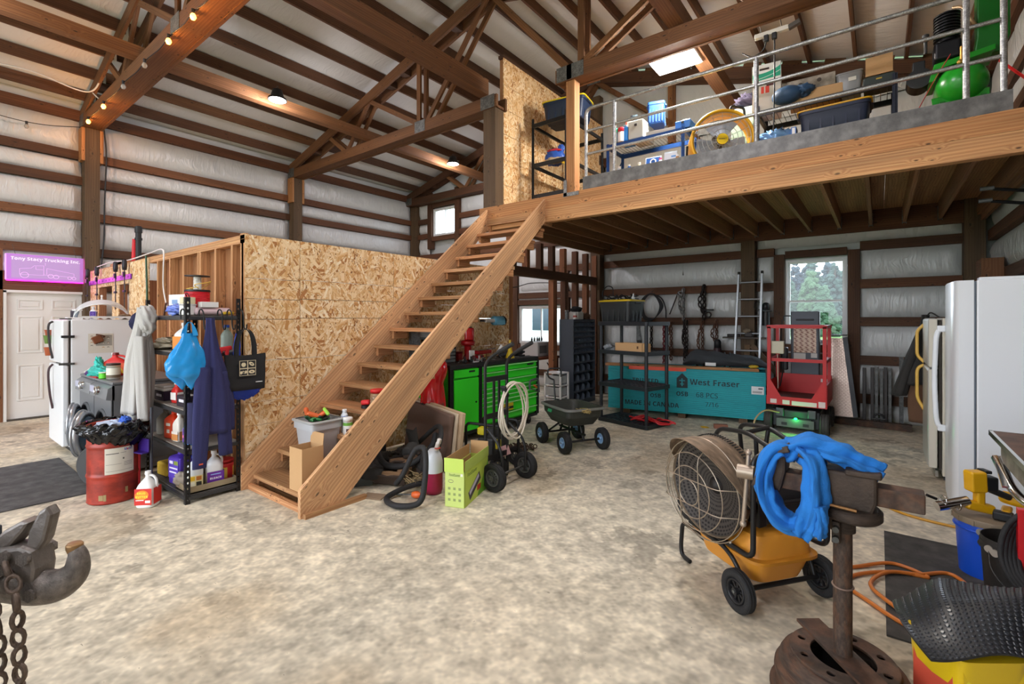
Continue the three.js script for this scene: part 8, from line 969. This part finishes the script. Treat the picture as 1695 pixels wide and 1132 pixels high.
// =====================================================================  TRUCK HITCH AT THE LEFT EDGE
{
  const t = thing('pintle_hitch', 'worn steel pintle hook on the truck crossmember at the left edge', 'hitch', [-2.1, 0.82, -0.28], 0.66); const im = mat('#9a9088', 0.48, 0.45, { map: mottle, bumpMap: grain, bumpScale: 0.002 });
  // local x points along the hook, y up
  part(t, 'hook', (() => { const P = spl([[-0.08, -0.03, 0], [0.0, -0.05, 0], [0.07, -0.045, 0], [0.12, -0.005, 0], [0.128, 0.045, 0], [0.118, 0.075, 0]], 30), R = P.map((p, i) => { const s = i / 30, T = P[Math.min(30, i + 1)].clone().sub(P[Math.max(0, i - 1)]).normalize(), N = V(-T.y, T.x, 0), h = 0.05 * (1 - s) + 0.018, w = 0.034 * (1 - s) + 0.018; return Array.from({ length: 20 }, (_, j) => { const a = j / 20 * 2 * PI; return p.clone().addScaledVector(N, cos(a) * h).add(V(0, 0, sin(a) * w)); }); }); return loft(R, true, true, true); })(), im); part(t, 'hook_tip', lathe([[0, 0.1], [0.018, 0.1], [0.022, 0.095], [0.022, 0.084], [0.017, 0.07]], 20, 0.117, -0.014, 0), mat('#9a7850', 0.45, 0.6));
  part(t, 'shank', [ext([[-0.16, -0.09], [-0.04, -0.085], [0.02, -0.05], [0.03, 0.02], [0.02, 0.075], [-0.02, 0.09], [-0.09, 0.085], [-0.16, 0.06]], 0.075, 0.012)], im); part(t, 'latch', [ext([[-0.02, 0.075], [0.02, 0.07], [0.04, 0.1], [0.06, 0.18], [0.045, 0.205], [0.02, 0.19], [-0.01, 0.13]], 0.04, 0.01)], im); part(t, 'latch_lever', [ext([[-0.12, 0.06], [-0.06, 0.085], [-0.02, 0.13], [0.0, 0.16], [-0.025, 0.165], [-0.08, 0.135], [-0.12, 0.1]], 0.055, 0.01)], im); for (const [x, y] of [[0.0, 0.055], [0.02, -0.055], [-0.06, 0.06], [-0.07, 0.02]]) part(t, 'bolt', cyl(0.02, 0.02, 0.1, x, y, 0, PI / 2, 0, 0, 6), im);
  part(t, 'mount_plate', rbox(0.04, 0.24, 0.2, 0.006, -0.19, 0, 0.04), mat('#3b4048', 0.5, 0.4)); part(t, 'crossmember', rbox(0.14, 0.36, 1.2, 0.03, -0.29, -0.02, 0.66), mat('#39414a', 0.45, 0.4)); part(t, 'frame_rail', rbox(2.2, 0.25, 0.1, 0.01, -1.3, 0.0, 0.95), mat('#2b2f34', 0.5, 0.3)); part(t, 'support_stand', [box(0.1, 0.66, 0.1, -1.9, -0.49, 0.95), box(0.1, 0.66, 0.1, -0.9, -0.49, 0.95)], mat('#2b2f34', 0.5, 0.3));
  const cm = mat('#8a7668', 0.55, 0.4, { map: mottle }); const c1 = solo('safety_chain', 'rusty safety chain hanging in front of the truck hook', 'chain', chainGeo([[-0.04, 0.0, 0.05], [0.0, -0.05, 0.07], [0.02, -0.25, 0.075], [0.025, -0.83, 0.07]], 0.025, 0.0085), cm, [-2.1, 0.85, -0.28], 0.66); solo('safety_chain', 'second rusty safety chain hanging closer to the crossmember', 'chain', chainGeo([[-0.06, -0.05, 0.09], [-0.02, -0.15, 0.1], [-0.015, -0.4, 0.1], [-0.01, -0.83, 0.1]], 0.025, 0.0085), cm, [-2.1, 0.85, -0.28], 0.66);
}

// =====================================================================  ON THE LOFT
{
  const y0 = 3.325, blk = mat('#16181c', 0.45, 0.2), blu = mat('#15407e', 0.4, 0.2);
  function rack(label, x0, x1, z0, z1, H, ys, pm, bm, group) {
    const t = thing('storage_rack', label, 'shelf', [0, 0, 0], 0, group); for (const x of [x0, x1]) for (const z of [z0, z1]) part(t, 'upright', [box(0.045, H, 0.006, x, y0 + H / 2, z), box(0.006, H, 0.045, x, y0 + H / 2, z), ...Array.from({ length: H * 9 | 0 }, (_, i) => box(0.012, 0.03, 0.008, x, y0 + 0.06 + i * 0.11, z + 0.001))], pm);
    for (const y of ys) { for (const z of [z0, z1]) part(t, 'beam', box(x1 - x0, 0.06, 0.03, (x0 + x1) / 2, y - 0.03, z), bm); for (const x of [x0, x1]) part(t, 'beam', box(0.03, 0.05, Math.abs(z1 - z0), x, y - 0.03, (z0 + z1) / 2), bm); const w = []; for (let i = 0; i <= 22; i++) w.push(bar([x0 + (x1 - x0) * i / 22, y + 0.003, z0], [x0 + (x1 - x0) * i / 22, y + 0.003, z1], 0.003, 4)); part(t, 'wire_deck', w, steelDark).userData.kind = 'stuff'; }
    part(t, 'side_brace', bar([x0, y0 + 0.1, z0], [x0, y0 + 0.7, z1], 0.01, 6), pm); return t;
  }
  rack('black steel rack against the loft chipboard wall', -4.42, -3.8, -6.3, -7.5, 1.5, [3.6, 4.1, 4.74], blk, blk); rack('blue steel rack behind the loft railing, tool boxes on it', -3.1, -2.03, -6.3, -6.8, 0.8, [3.67, 4.11], blu, blu); rack('dark blue steel rack carrying cartons on the loft', -1.15, 0.13, -6.3, -6.85, 0.82, [3.65, 4.08], mat('#141c30', 0.45, 0.2), blk);
  tote('navy tote with yellow lid on top of the black loft rack', [-3.98, 4.75, -6.65], 0.15, 0.72, 0.34, 0.48, '#1b2c4a', '#d8c41c'); tote('navy tote with yellow lid on the low loft shelf', [-0.4, 3.66, -6.5], 0.0, 0.68, 0.31, 0.44, '#17233f', '#d8a818'); tote('deep blue tall tote standing behind the grey tool box', [-2.5, 4.34, -6.62], 0.3, 0.24, 0.32, 0.3, '#164a90', null);
  const bg = thing('dog_food_bag', 'blue and tan printed feed bag on the black rack', 'bag', [-4.2, 4.11, -6.62], 0.3); part(bg, 'bag', [lumpy(0.17, 0.14, 0.09, 0.16, 1.7, 33, 0, 0.14, 0)], mat('#2a52a8', 0.35)); part(bg, 'print', [lumpy(0.14, 0.06, 0.05, 0.15, 1.7, 35, 0, 0.08, 0.055)], mat('#a89478', 0.5)); part(bg, 'red_band', [lumpy(0.12, 0.025, 0.04, 0.1, 2, 37, 0, 0.24, 0.05)], mat('#b82a3a', 0.4)); part(bg, 'folded_top', lumpy(0.06, 0.07, 0.03, 0.2, 2, 39, 0.1, 0.27, 0), mat('#2a52a8', 0.35));
  solo('yellow_rope', 'loose yellow rope coil on the black rack', 'rope', [0, 1, 2, 3].map((k) => torus(0.1 + 0.012 * k, 0.009, 0, 0.02 + 0.012 * k, 0, PI / 2 + 0.1 * k, 0.1 * k, 0, 6, 28)), plast('#d8b01c'), [-3.95, 4.11, -6.6]);
  for (const [l, x, y, z, w, h, d, c] of [['bright blue moulded tool box on the blue rack', -2.88, 4.12, -6.45, 0.16, 0.2, 0.3, '#2f86dc'], ['grey tool box with scratched face on the blue rack', -2.68, 4.12, -6.5, 0.22, 0.25, 0.4, '#a8aaa4'], ['small blue steel box at the blue rack end', -2.05, 4.12, -6.5, 0.2, 0.11, 0.3, '#1f5aa0'], ['flat blue case behind the rack post', -2.75, 3.335, -6.4, 0.3, 0.09, 0.2, '#1b5a9a']]) { const t = thing('tool_box', l, 'tool box', [x, y, z]); part(t, 'case', rbox(w, h, d, 0.012, 0, h / 2, 0), mat(c, 0.4)); part(t, 'handle', pipe([[-w * 0.2, h, d * 0.2], [-w * 0.2, h + 0.035, d * 0.2], [w * 0.2, h + 0.035, d * 0.2], [w * 0.2, h, d * 0.2]], 0.008, 0.02, 6), blackPlastic); part(t, 'latch', box(w * 0.16, 0.03, 0.008, 0, h * 0.75, d / 2 + 0.003), blackPlastic); }
  const an = thing('trim_channel', 'bundle of silver trim channels lying on the blue rack', 'trim', [-2.33, 4.12, -6.42], 0.08); for (let i = 0; i < 3; i++) part(an, 'channel', [box(0.46, 0.004, 0.08, 0, 0.005 + i * 0.024, 0), box(0.46, 0.022, 0.004, 0, 0.012 + i * 0.024, 0.04)], mat('#9a958f', 0.35, 0.5));
  const wb = thing('parts_carton', 'white open carton on the low blue shelf', 'box', [-2.22, 3.68, -6.4], 0.2); part(wb, 'carton', rbox(0.16, 0.15, 0.12, 0.003, 0, 0.075, 0), mat('#cdd8e8', 0.6)); part(wb, 'lid', box(0.16, 0.004, 0.09, 0, 0.16, -0.03, -0.5), mat('#c2ccd8', 0.6)); part(wb, 'print', box(0.06, 0.02, 0.002, 0.04, 0.1, 0.061), mat('#4a86c8', 0.5));
  const sg = thing('blue_sign', 'small blue sign plate on the low blue shelf', 'sign', [-2.45, 3.68, -6.36], 0.1); part(sg, 'plate', rbox(0.22, 0.15, 0.012, 0.01, 0, 0.08, 0, -0.2), mat('#d0dcea', 0.4)); part(sg, 'symbol', [at(rbox(0.19, 0.12, 0.004, 0.004, 0, 0.08, 0.008, -0.2), 0, 0, 0)], mat('#1d55a4', 0.4)); part(sg, 'ring', torus(0.035, 0.008, 0, 0.082, 0.012, -0.2), white);
  for (const [i, [x, l, c]] of [[-2.95, 'row of small white jars at the low shelf start', '#c8d2e0'], [-2.8, 'blue spray bottle on the low blue shelf', '#2a62b0'], [-2.65, 'pale tube on the low blue shelf', '#c9c4a8'], [-2.35, 'pink topped white jar beside the sign', '#d8d0dc'], [-2.12, 'orange black cordless tool by the rack post', '#8a5a2a']].entries()) { const t = thing('shelf_item', l, 'jar', [x, 3.68, -6.36]); part(t, 'body', lathe([[0, 0], [0.03, 0], [0.032, 0.06], [0.02, 0.08], [0.02, 0.09], [0, 0.09]], 14), mat(c, 0.4)); part(t, 'cap', cyl(0.021, 0.021, 0.025, 0, 0.1, 0, 0, 0, 0, 12), mat(i === 3 ? '#d86a9a' : '#e0e0e0', 0.5)); part(t, 'base_tray', box(0.1, 0.012, 0.08, 0, 0.006, 0), mat('#b8c4d8', 0.5)); }
  for (const [x, l, c, c2] of [[-3.28, 'teal topped bottle at the black rack edge', '#6a7a86', '#2fb89a'], [-3.2, 'red and white can next to the blue tool box', '#e6e2e4', '#c8243a']]) { const t = can('chemical_can', l, 'can', [x + 0.3, 4.12, -6.32], { r: 0.05, h: 0.2, body: c, lid: c2, lidH: 0.06 }); }
  const sp = thing('gadget', 'grey gadget with red parts behind the blue tool box', 'tool', [-2.85, 4.33, -6.55], 0.2); part(sp, 'body', rbox(0.16, 0.14, 0.1, 0.02, 0, 0.07, 0), mat('#9a948c', 0.4)); part(sp, 'lens', [cyl(0.05, 0.06, 0.1, 0.04, 0.18, 0, 0.4), rbox(0.06, 0.08, 0.06, 0.01, -0.08, 0.05, 0.04)], mat('#4a5a64', 0.3)); part(sp, 'red_strip', box(0.02, 0.12, 0.01, -0.06, 0.09, 0.052), plast('#c04a3a'));
  // drum fan
  const f = thing('drum_fan', 'large yellow drum fan with silver grille on the loft', 'fan', [-1.5, 3.335, -6.02], 0.42); const ym = plast('#e0a614', 0.38); const R = 0.34; part(f, 'drum', lathe([[R, -0.14], [R + 0.012, -0.13], [R + 0.012, 0.13], [R, 0.15], [R - 0.025, 0.14], [R - 0.02, -0.12], [R, -0.14]], 52, 0, R + 0.03, 0, PI / 2), ym); part(f, 'grille', [0.07, 0.12, 0.17, 0.22, 0.27, 0.31].map((r) => torus(r, 0.003, 0, R + 0.03, 0.13, 0, 0, 0, 5, 44)).concat(Array.from({ length: 16 }, (_, i) => at(new THREE.BoxGeometry(0.004, R - 0.05, 0.004), 0, (R + 0.05) / 2, 0.13).rotateZ(i * PI / 8).translate(0, R + 0.03, 0))), mat('#b8b8b4', 0.3, 0.8));
  for (let i = 0; i < 3; i++) part(f, 'blade', at(sheet((u, v) => { const a = (u - 0.5) * 1.5, r = 0.05 + 0.22 * v; return [r * sin(a), r * cos(a), 0.03 * (u - 0.5)]; }, 10, 4, 0.003), 0, 0, 0, 0, 0, i * 2.094).translate(0, R + 0.03, 0.02), mat('#a8aeb4', 0.3, 0.6)); part(f, 'motor', cyl(0.11, 0.11, 0.14, 0, R + 0.03, -0.06, PI / 2), mat('#54493c', 0.5)); const bd = part(f, 'badge', cyl(0.062, 0.062, 0.012, 0, R + 0.03, 0.142, PI / 2), plast('#e8c010')); print(f, 'badge_print', 0.1, 0.03, 128, 40, (g, W, H) => { g.fillStyle = '#e8c010'; g.fillRect(0, 0, W, H); txt(g, 'DEWALT', W / 2, H / 2, 28, '#1a1a1a'); }, [0, R + 0.03, 0.1495]); part(f, 'stand', pipe([[-R - 0.03, 0.015, 0.18], [-R - 0.03, 0.015, -0.18], [-R - 0.03, R + 0.03, 0]], 0.013, 0.05), blackSteel); part(f, 'stand', pipe([[R + 0.03, 0.015, 0.18], [R + 0.03, 0.015, -0.18], [R + 0.03, R + 0.03, 0]], 0.013, 0.05), blackSteel); part(f, 'carry_handle', pipe([[0.1, 2 * R + 0.03, 0], [0.12, 2 * R + 0.12, 0], [0.26, 2 * R + 0.08, 0], [0.27, 2 * R - 0.04, 0]], 0.014, 0.03), blackPlastic);
  // cartons
  const wm = mat('#d2c9bc', 0.7); const c1 = carton('file_carton', 'white storage carton with red stripes below the green one', [-1.08, 4.09, -6.5], 0.12, 0.3, 0.33, 0.36, wm, {}); part(c1, 'red_mark', [box(0.03, 0.08, 0.002, -0.04, 0.24, 0.181), box(0.04, 0.08, 0.002, 0.01, 0.24, 0.181)], mat('#d8402a', 0.6)); part(c1, 'hand_hole', rbox(0.08, 0.025, 0.003, 0.001, 0.04, 0.29, 0.181), mat('#5a2a2a', 0.7));
  const c2 = carton('file_carton', 'white and green storage carton on top of the stack', [-1.08, 4.43, -6.5], 0.12, 0.3, 0.2, 0.36, mat('#dfe4e0', 0.6), {}); print(c2, 'front_print', 0.29, 0.19, 192, 128, (g, W, H) => { g.fillStyle = '#e6eae6'; g.fillRect(0, 0, W, H); g.fillStyle = '#18a07c'; g.beginPath(); g.moveTo(0, H * 0.5); g.quadraticCurveTo(W * 0.6, H * 0.6, W, H * 0.2); g.lineTo(W, H * 0.85); g.lineTo(0, H * 0.95); g.fill(); g.strokeStyle = '#e6eae6'; g.lineWidth = 4; g.beginPath(); g.moveTo(0, H * 0.85); g.quadraticCurveTo(W * 0.6, H * 0.8, W, H * 0.5); g.stroke(); g.fillStyle = '#3a2c28'; g.fillRect(W * 0.25, H * 0.2, W * 0.35, 16); }, [0, 0.1, 0.184]);
  const c3 = carton('long_carton', 'long taped carton lying on other cartons', [-0.62, 4.22, -6.5], 0.05, 0.46, 0.13, 0.3, mat('#c4b8a8', 0.8, 0, { map: mottle }), { tape: '#8a8a88' }); part(c3, 'stamp', [cyl(0.022, 0.022, 0.002, -0.1, 0.07, 0.152, PI / 2), cyl(0.022, 0.022, 0.002, 0.08, 0.08, 0.152, PI / 2)], mat('#4a4038', 0.7)); carton('flat_carton', 'brown carton beneath the long taped carton', [-0.58, 4.09, -6.5], 0.1, 0.5, 0.12, 0.32, cardboard, {});
  const cl = thing('clear_bin', 'clear plastic bin with label on the upper loft shelf', 'bin', [-0.26, 4.09, -6.5]); part(cl, 'bin', loft([superRing(0.2, 0.24, 0, 7, 36), superRing(0.25, 0.29, 0.2, 7, 36), superRing(0.26, 0.3, 0.2, 7, 36), superRing(0.26, 0.3, 0.215, 7, 36)], true, true, true, 'crease'), mat('#a8a8a8', 0.25, 0, { transmission: 0.35, thickness: 0 })); part(cl, 'label', box(0.07, 0.04, 0.002, 0.03, 0.13, 0.145), mat('#dcd8cc', 0.6)); part(cl, 'contents', lumpy(0.09, 0.06, 0.1, 0.2, 2, 5, 0, 0.075, 0), mat('#b0aaa4', 0.5));
  carton('taped_carton', 'brown carton with white tape at the shelf end', [0.0, 4.2, -6.5], 0.0, 0.23, 0.19, 0.28, cardboard, { tape: '#d8d0c4' }); const bs = thing('black_case', 'flat black case with gold badge beneath the taped carton', 'case', [0.0, 4.09, -6.5]); part(bs, 'case', rbox(0.27, 0.1, 0.3, 0.012, 0, 0.05, 0), mat('#26302a', 0.5)); part(bs, 'badge', box(0.05, 0.015, 0.003, 0, 0.06, 0.151), mat('#b89a3a', 0.4, 0.6));
  solo('sleeping_pad', 'rolled dark blue cushion on the upper loft shelf', 'cushion', [sph(0.16, 0.1, 0.13, 0, 0.1, 0, 24), lumpy(0.1, 0.07, 0.1, 0.2, 2, 8, 0.16, 0.12, -0.03)], mat('#2a4a6a', 0.55), [-0.84, 4.09, -6.3]);
  solo('glass_pile', 'crumpled blue foil bundle on the low shelf', 'foil', [lumpy(0.18, 0.1, 0.1, 0.4, 3.4, 61, 0, 0.09, 0)], mat('#86b4e8', 0.2, 0.3), [-0.98, 3.66, -6.4]); const bk = thing('blue_book', 'blue binder standing beside the foil bundle', 'binder', [-0.78, 3.66, -6.4]); part(bk, 'cover', box(0.05, 0.16, 0.14, 0, 0.08, 0), mat('#2a6ab8', 0.4)); part(bk, 'pages', box(0.03, 0.14, 0.13, 0, 0.08, 0.008), white);
  solo('jacket_pile', 'red and navy clothes behind the white carton', 'clothes', [lumpy(0.14, 0.1, 0.12, 0.35, 2.4, 71, 0, 0.1, 0)], cloth('#3a3348'), [-1.36, 4.3, -6.75]); solo('paper_box', 'pale green box beneath the clothes on the loft', 'box', [rbox(0.26, 0.97, 0.3, 0.01, 0, 0.485, 0)], mat('#9fb8a0', 0.6), [-1.38, 3.33, -6.75]);
  const rs = thing('red_strap_bundle', 'bright red strap bundle hanging on the loft rack post', 'strap', [0.2, 3.33, -6.0]); part(rs, 'loop', [lumpy(0.09, 0.05, 0.07, 0.25, 2, 81, 0, 0.17, 0), torus(0.07, 0.025, -0.06, 0.09, 0.02, 0.3, 0.5, 0, 7, 20)], plast('#e0242a')); part(rs, 'webbing', sheet((u, v) => [0.06 + 0.26 * u, 0.2 + 0.5 * u + 0.02 * sin(u * 3), -0.04 + 0.04 * v + 0.1 * u], 10, 2, 0.004), plast('#d81f26'));
  // leaning sheets on the back wall of the loft
  for (const [x0, x1, l] of [[-3.0, -1.55, 'first chipboard sheet leaning on the loft back wall'], [-1.5, -0.1, 'second chipboard sheet on the loft back wall']]) solo('chipboard_sheet', l, 'board', [boxUV(new THREE.BoxGeometry(x1 - x0, 1.15, 0.012))], osb, [(x0 + x1) / 2, 3.91, -9.2]);
  solo('chipboard_sheet', 'brown chipboard half wall behind the loft racks', 'board', [boxUV(new THREE.BoxGeometry(5.2, 0.55, 0.012), -1, 2, 1)], osb, [-1.9, 3.61, -7.3]);
  // green compressor
  const k = thing('air_compressor', 'green upright air compressor with black pump on the loft', 'compressor', [0.62, 3.33, -6.2]); const gm = mat('#1f9a26', 0.28), gd = mat('#0f6a1c', 0.35); part(k, 'tank', at(new THREE.CapsuleGeometry(0.19, 0.3, 10, 28), 0, 0.5, -0.12, PI / 2), gm); part(k, 'tank_foot', [ext([[-0.16, 0.06], [-0.08, 0.06], [-0.06, 0.4], [-0.2, 0.4]], 0.02).translate(-0.02, 0.0, 0.08), ext([[0.08, 0.14], [0.18, 0.14], [0.18, 0.4], [0.06, 0.4]], 0.02).translate(0, 0, 0.08)], gm); part(k, 'cradle', [rbox(0.36, 0.07, 0.5, 0.01, 0, 0.035, -0.1), box(0.04, 0.3, 0.4, -0.14, 0.2, -0.1), box(0.04, 0.3, 0.4, 0.14, 0.2, -0.1)], gd); part(k, 'deck_plate', ext([[-0.24, 0.56], [-0.2, 0.72], [0.22, 0.78], [0.22, 0.73], [-0.15, 0.67], [-0.19, 0.56]], 0.36, 0.006).translate(0, 0.0, -0.08), gm); part(k, 'belt_guard', ext([[0.1, 0.74], [0.3, 0.72], [0.34, 0.85], [0.34, 1.5], [0.12, 1.5], [0.12, 0.9]], 0.16, 0.012).translate(-0.02, 0, -0.02), gd); const cy = []; for (let i = 0; i < 9; i++) cy.push(cyl(0.1, 0.1, 0.012, -0.1, 0.98 + i * 0.028, -0.02, 0, 0, 0, 22)); part(k, 'pump', [...cy, cyl(0.075, 0.075, 0.26, -0.1, 1.08, -0.02), rbox(0.2, 0.18, 0.2, 0.03, -0.1, 0.86, -0.04)], mat('#17181d', 0.4, 0.3)); part(k, 'air_pipe', hose([[-0.06, 1.25, 0.03], [0.0, 1.2, 0.08], [0.06, 1.05, 0.1], [0.1, 1.0, 0.05]], 0.014, 24, 8), mat('#b89a78', 0.35, 0.5)); part(k, 'filter', [cyl(0.028, 0.028, 0.06, -0.26, 1.02, 0.04), cyl(0.014, 0.014, 0.12, -0.26, 0.93, 0.04)], mat('#3a3a3a', 0.4)); part(k, 'gauge', [sph(0.025, 0.025, 0.02, -0.02, 0.68, 0.12, 12), cyl(0.012, 0.012, 0.12, -0.01, 0.76, 0.12), sph(0.018, 0.018, 0.018, -0.06, 0.64, 0.12, 10)], mat('#c89a4a', 0.35, 0.7)); part(k, 'motor', [cyl(0.1, 0.1, 0.2, -0.3, 0.7, -0.2, PI / 2), rbox(0.1, 0.1, 0.12, 0.01, -0.3, 0.84, -0.2)], blackPlastic); part(k, 'emblem', cyl(0.014, 0.014, 0.006, -0.15, 0.42, 0.05, PI / 2), plast('#d8d42a'));
  const rt = solo('red_strap', 'red strap crossing the loft corner by the compressor', 'strap', [sheet((u, v) => [0.84 + 0.26 * u, 3.9 - 0.45 * u, -6.0 + 0.05 * v + 0.2 * u], 10, 2, 0.005)], plast('#d81f26'));
  // power strip on the truss
  const ps = thing('power_strip', 'white power strip with plugs on the truss above the loft', 'power strip', [-0.95, 4.8, -5.98]); part(ps, 'strip', rbox(0.34, 0.05, 0.06, 0.008, 0, 0, 0), mat('#dcd8cc', 0.4)); for (const x of [-0.05, 0.03]) part(ps, 'plug', rbox(0.05, 0.07, 0.05, 0.01, x, -0.05, 0.01), blackPlastic); part(ps, 'switch_box', rbox(0.12, 0.05, 0.06, 0.01, 0.22, 0.01, 0, 0, 0, 0.3), mat('#55504a', 0.4)); part(ps, 'cord', hose([[0.03, -0.08, 0.01], [0.03, -0.4, 0.0], [0.02, -1.1, 0]], 0.008, 20, 6), blackPlastic); part(ps, 'cord', hose([[-0.05, -0.08, 0.01], [-0.08, -0.16, 0], [-0.2, -0.18, -0.05], [-0.32, -0.08, -0.1]], 0.008, 24, 6), blackPlastic); part(ps, 'hanger', [bar([-0.1, 0.02, 0], [-0.1, 0.08, 0.1], 0.005), bar([0.1, 0.02, 0], [0.1, 0.08, 0.1], 0.005)], steelDark);
}
// =====================================================================  STRING LIGHTS ON THE NEAR TRUSS
{
  const lit = new THREE.MeshStandardMaterial({ color: '#ffd890', emissive: '#ffae45', emissiveIntensity: 8 }), off = mat('#d8d4cc', 0.1, 0, { transmission: 0.6, thickness: 0 });
  const z = -1.955, B = [[-10.1, 1], [-9.2, 1], [-8.2, 0], [-7.3, 0], [-6.45, 1], [-5.72, 1], [-5.15, 1]], pts = [[-10.75, 4.87, z]]; for (const [x] of B) pts.push([x - 0.35, 4.84, z], [x, 4.87, z]);
  solo('light_string_wire', 'black wire of the string lights along the near truss', 'wire', [hose(pts, 0.006, 120, 5), hose([[-10.72, 4.86, z], [-10.7, 4.75, -1.5], [-10.65, 4.72, -1.1], [-10.6, 4.8, -0.3]], 0.006, 40, 5)], blackPlastic);
  const names = ['string bulb lit beside the wall post', 'second lit string bulb from the wall post', 'unlit string bulb after the two lit ones', 'unlit string bulb below the truss web', 'lit string bulb below the gusset plate', 'lit string bulb near the picture top edge', 'lit string bulb just past the top edge'];
  B.forEach(([x, on], i) => { const t = thing('string_bulb', names[i], 'bulb', [x, 4.79, z + 0.02], 0, 'string bulbs on the near truss'); part(t, 'socket', cyl(0.018, 0.016, 0.05, 0, 0.055, 0, 0, 0, 0, 12), blackPlastic); part(t, 'bulb', lathe([[0, -0.035], [0.018, -0.03], [0.03, -0.005], [0.026, 0.015], [0.014, 0.035]], 16), on ? lit : off); if (on) { const l = new THREE.PointLight('#ffa64a', 0.8, 0, 2); l.position.set(x, 4.73, z + 0.06); l.castShadow = true; l.shadow.radius = 1.5; scene.add(l); } });
  const t = thing('string_bulb', 'unlit string bulb hanging over the white left wall', 'bulb', [-10.66, 4.65, -1.3], 0, 'string bulbs on the near truss'); part(t, 'socket', cyl(0.018, 0.016, 0.05, 0, 0.055, 0, 0, 0, 0, 12), blackPlastic); part(t, 'bulb', lathe([[0, -0.035], [0.018, -0.03], [0.03, -0.005], [0.026, 0.015], [0.014, 0.035]], 16), off);
  solo('white_cable', 'white cable looping up along the purlin over the wall', 'cable', [hose([[-10.2, 5.2, -0.2], [-10.0, 5.3, -1.2], [-9.9, 5.2, -1.9], [-9.5, 5.4, -2.0]], 0.012, 40, 6), hose([[-9.9, 5.2, -1.95], [-9.7, 5.06, -2.0], [-9.4, 5.06, -1.99]], 0.01, 20, 6)], plast('#d8d4cc'));
}
// =====================================================================  OUTSIDE
{
  const leaf = (c) => mat(c, 0.9), ico = new THREE.IcosahedronGeometry(1, 0), r = rng(77);
  const labels = ['fir with its tip low at the window left edge', 'dark blue fir, second from the window left edge', 'tall fir topping the row in the window', 'bushy fir in the middle of the window', 'pale green tree before the middle firs', 'dark fir right of the window middle', 'slim fir, second from the window right edge', 'fir with a broad skirt at the window right edge', 'far fir showing above the red lift', 'low rounded tree at the lawn edge'];
  [[-9.6, -66, 8.2, '#142a30'], [-8.4, -70, 9.0, '#11272f'], [-7.2, -72, 9.6, '#12292b'], [-6.2, -66, 8.6, '#183429'], [-5.6, -58, 6.6, '#2a4526'], [-4.9, -70, 9.4, '#132b2e'], [-3.9, -64, 8.2, '#173228'], [-2.7, -68, 9.2, '#122929'], [-7.9, -60, 6.4, '#1c3826'], [-4.4, -57, 5.0, '#213e24']].forEach(([x, z, h, c], i) => {
    const t = thing('conifer', labels[i], 'tree', [x, -0.15, z], 0, 'trees beyond the lawn'); part(t, 'trunk', cyl(0.08, 0.18, h * 0.9, 0, h * 0.45, 0, 0, 0, 0, 8), mat('#4a3a2c', 0.9)); const g = [], n = 760; for (let k = 0; k < n; k++) { const s = Math.sqrt(r()), y = h * (1 - s * 0.95), R = 0.1 + s ** 0.8 * h * (0.26 + 0.04 * sin(i * 3 + s * 9)), a = r() * 6.283, q = R * (0.4 + 0.6 * r()), w = 0.14 + 0.2 * r(); g.push(ico.clone().scale(w * (0.7 + r()), w * (0.5 + r()), w).rotateY(-a).rotateX(r() * 2).translate(cos(a) * q, y - 0.3 * q + 0.3 * r(), sin(a) * q)); } part(t, 'foliage', g, leaf(c)).userData.kind = 'stuff';
  });
  const h = thing('neighbour_house', 'white clapboard trailer outside the sliding window', 'building', [-8.4, -0.15, -14.5]); const wm = mat('#dfe3e4', 0.6); for (let i = 0; i < 22; i++) part(h, 'siding_board', box(8, 0.13, 0.03, 0, 0.3 + i * 0.14, 0, 0.08), wm); part(h, 'wall', box(8, 3.3, 2.4, 0, 1.75, -1.24), mat('#d8dcdd', 0.7)); part(h, 'roof', box(8.3, 0.12, 2.8, 0, 3.45, -1.1), mat('#8a949a', 0.7)); for (const [x, w] of [[-1.4, 0.8], [0.6, 1.0], [2.2, 1.1], [-3, 0.7]]) { const wd = part(h, 'window_frame', box(w, 1.2, 0.06, x, 1.9, 0.02), mat('#cfd4d6', 0.5)); part(wd, 'pane', box(w - 0.1, 1.1, 0.02, x, 1.9, 0.055), mat('#10303e', 0.15)); }
}

renderer.render(scene, camera);
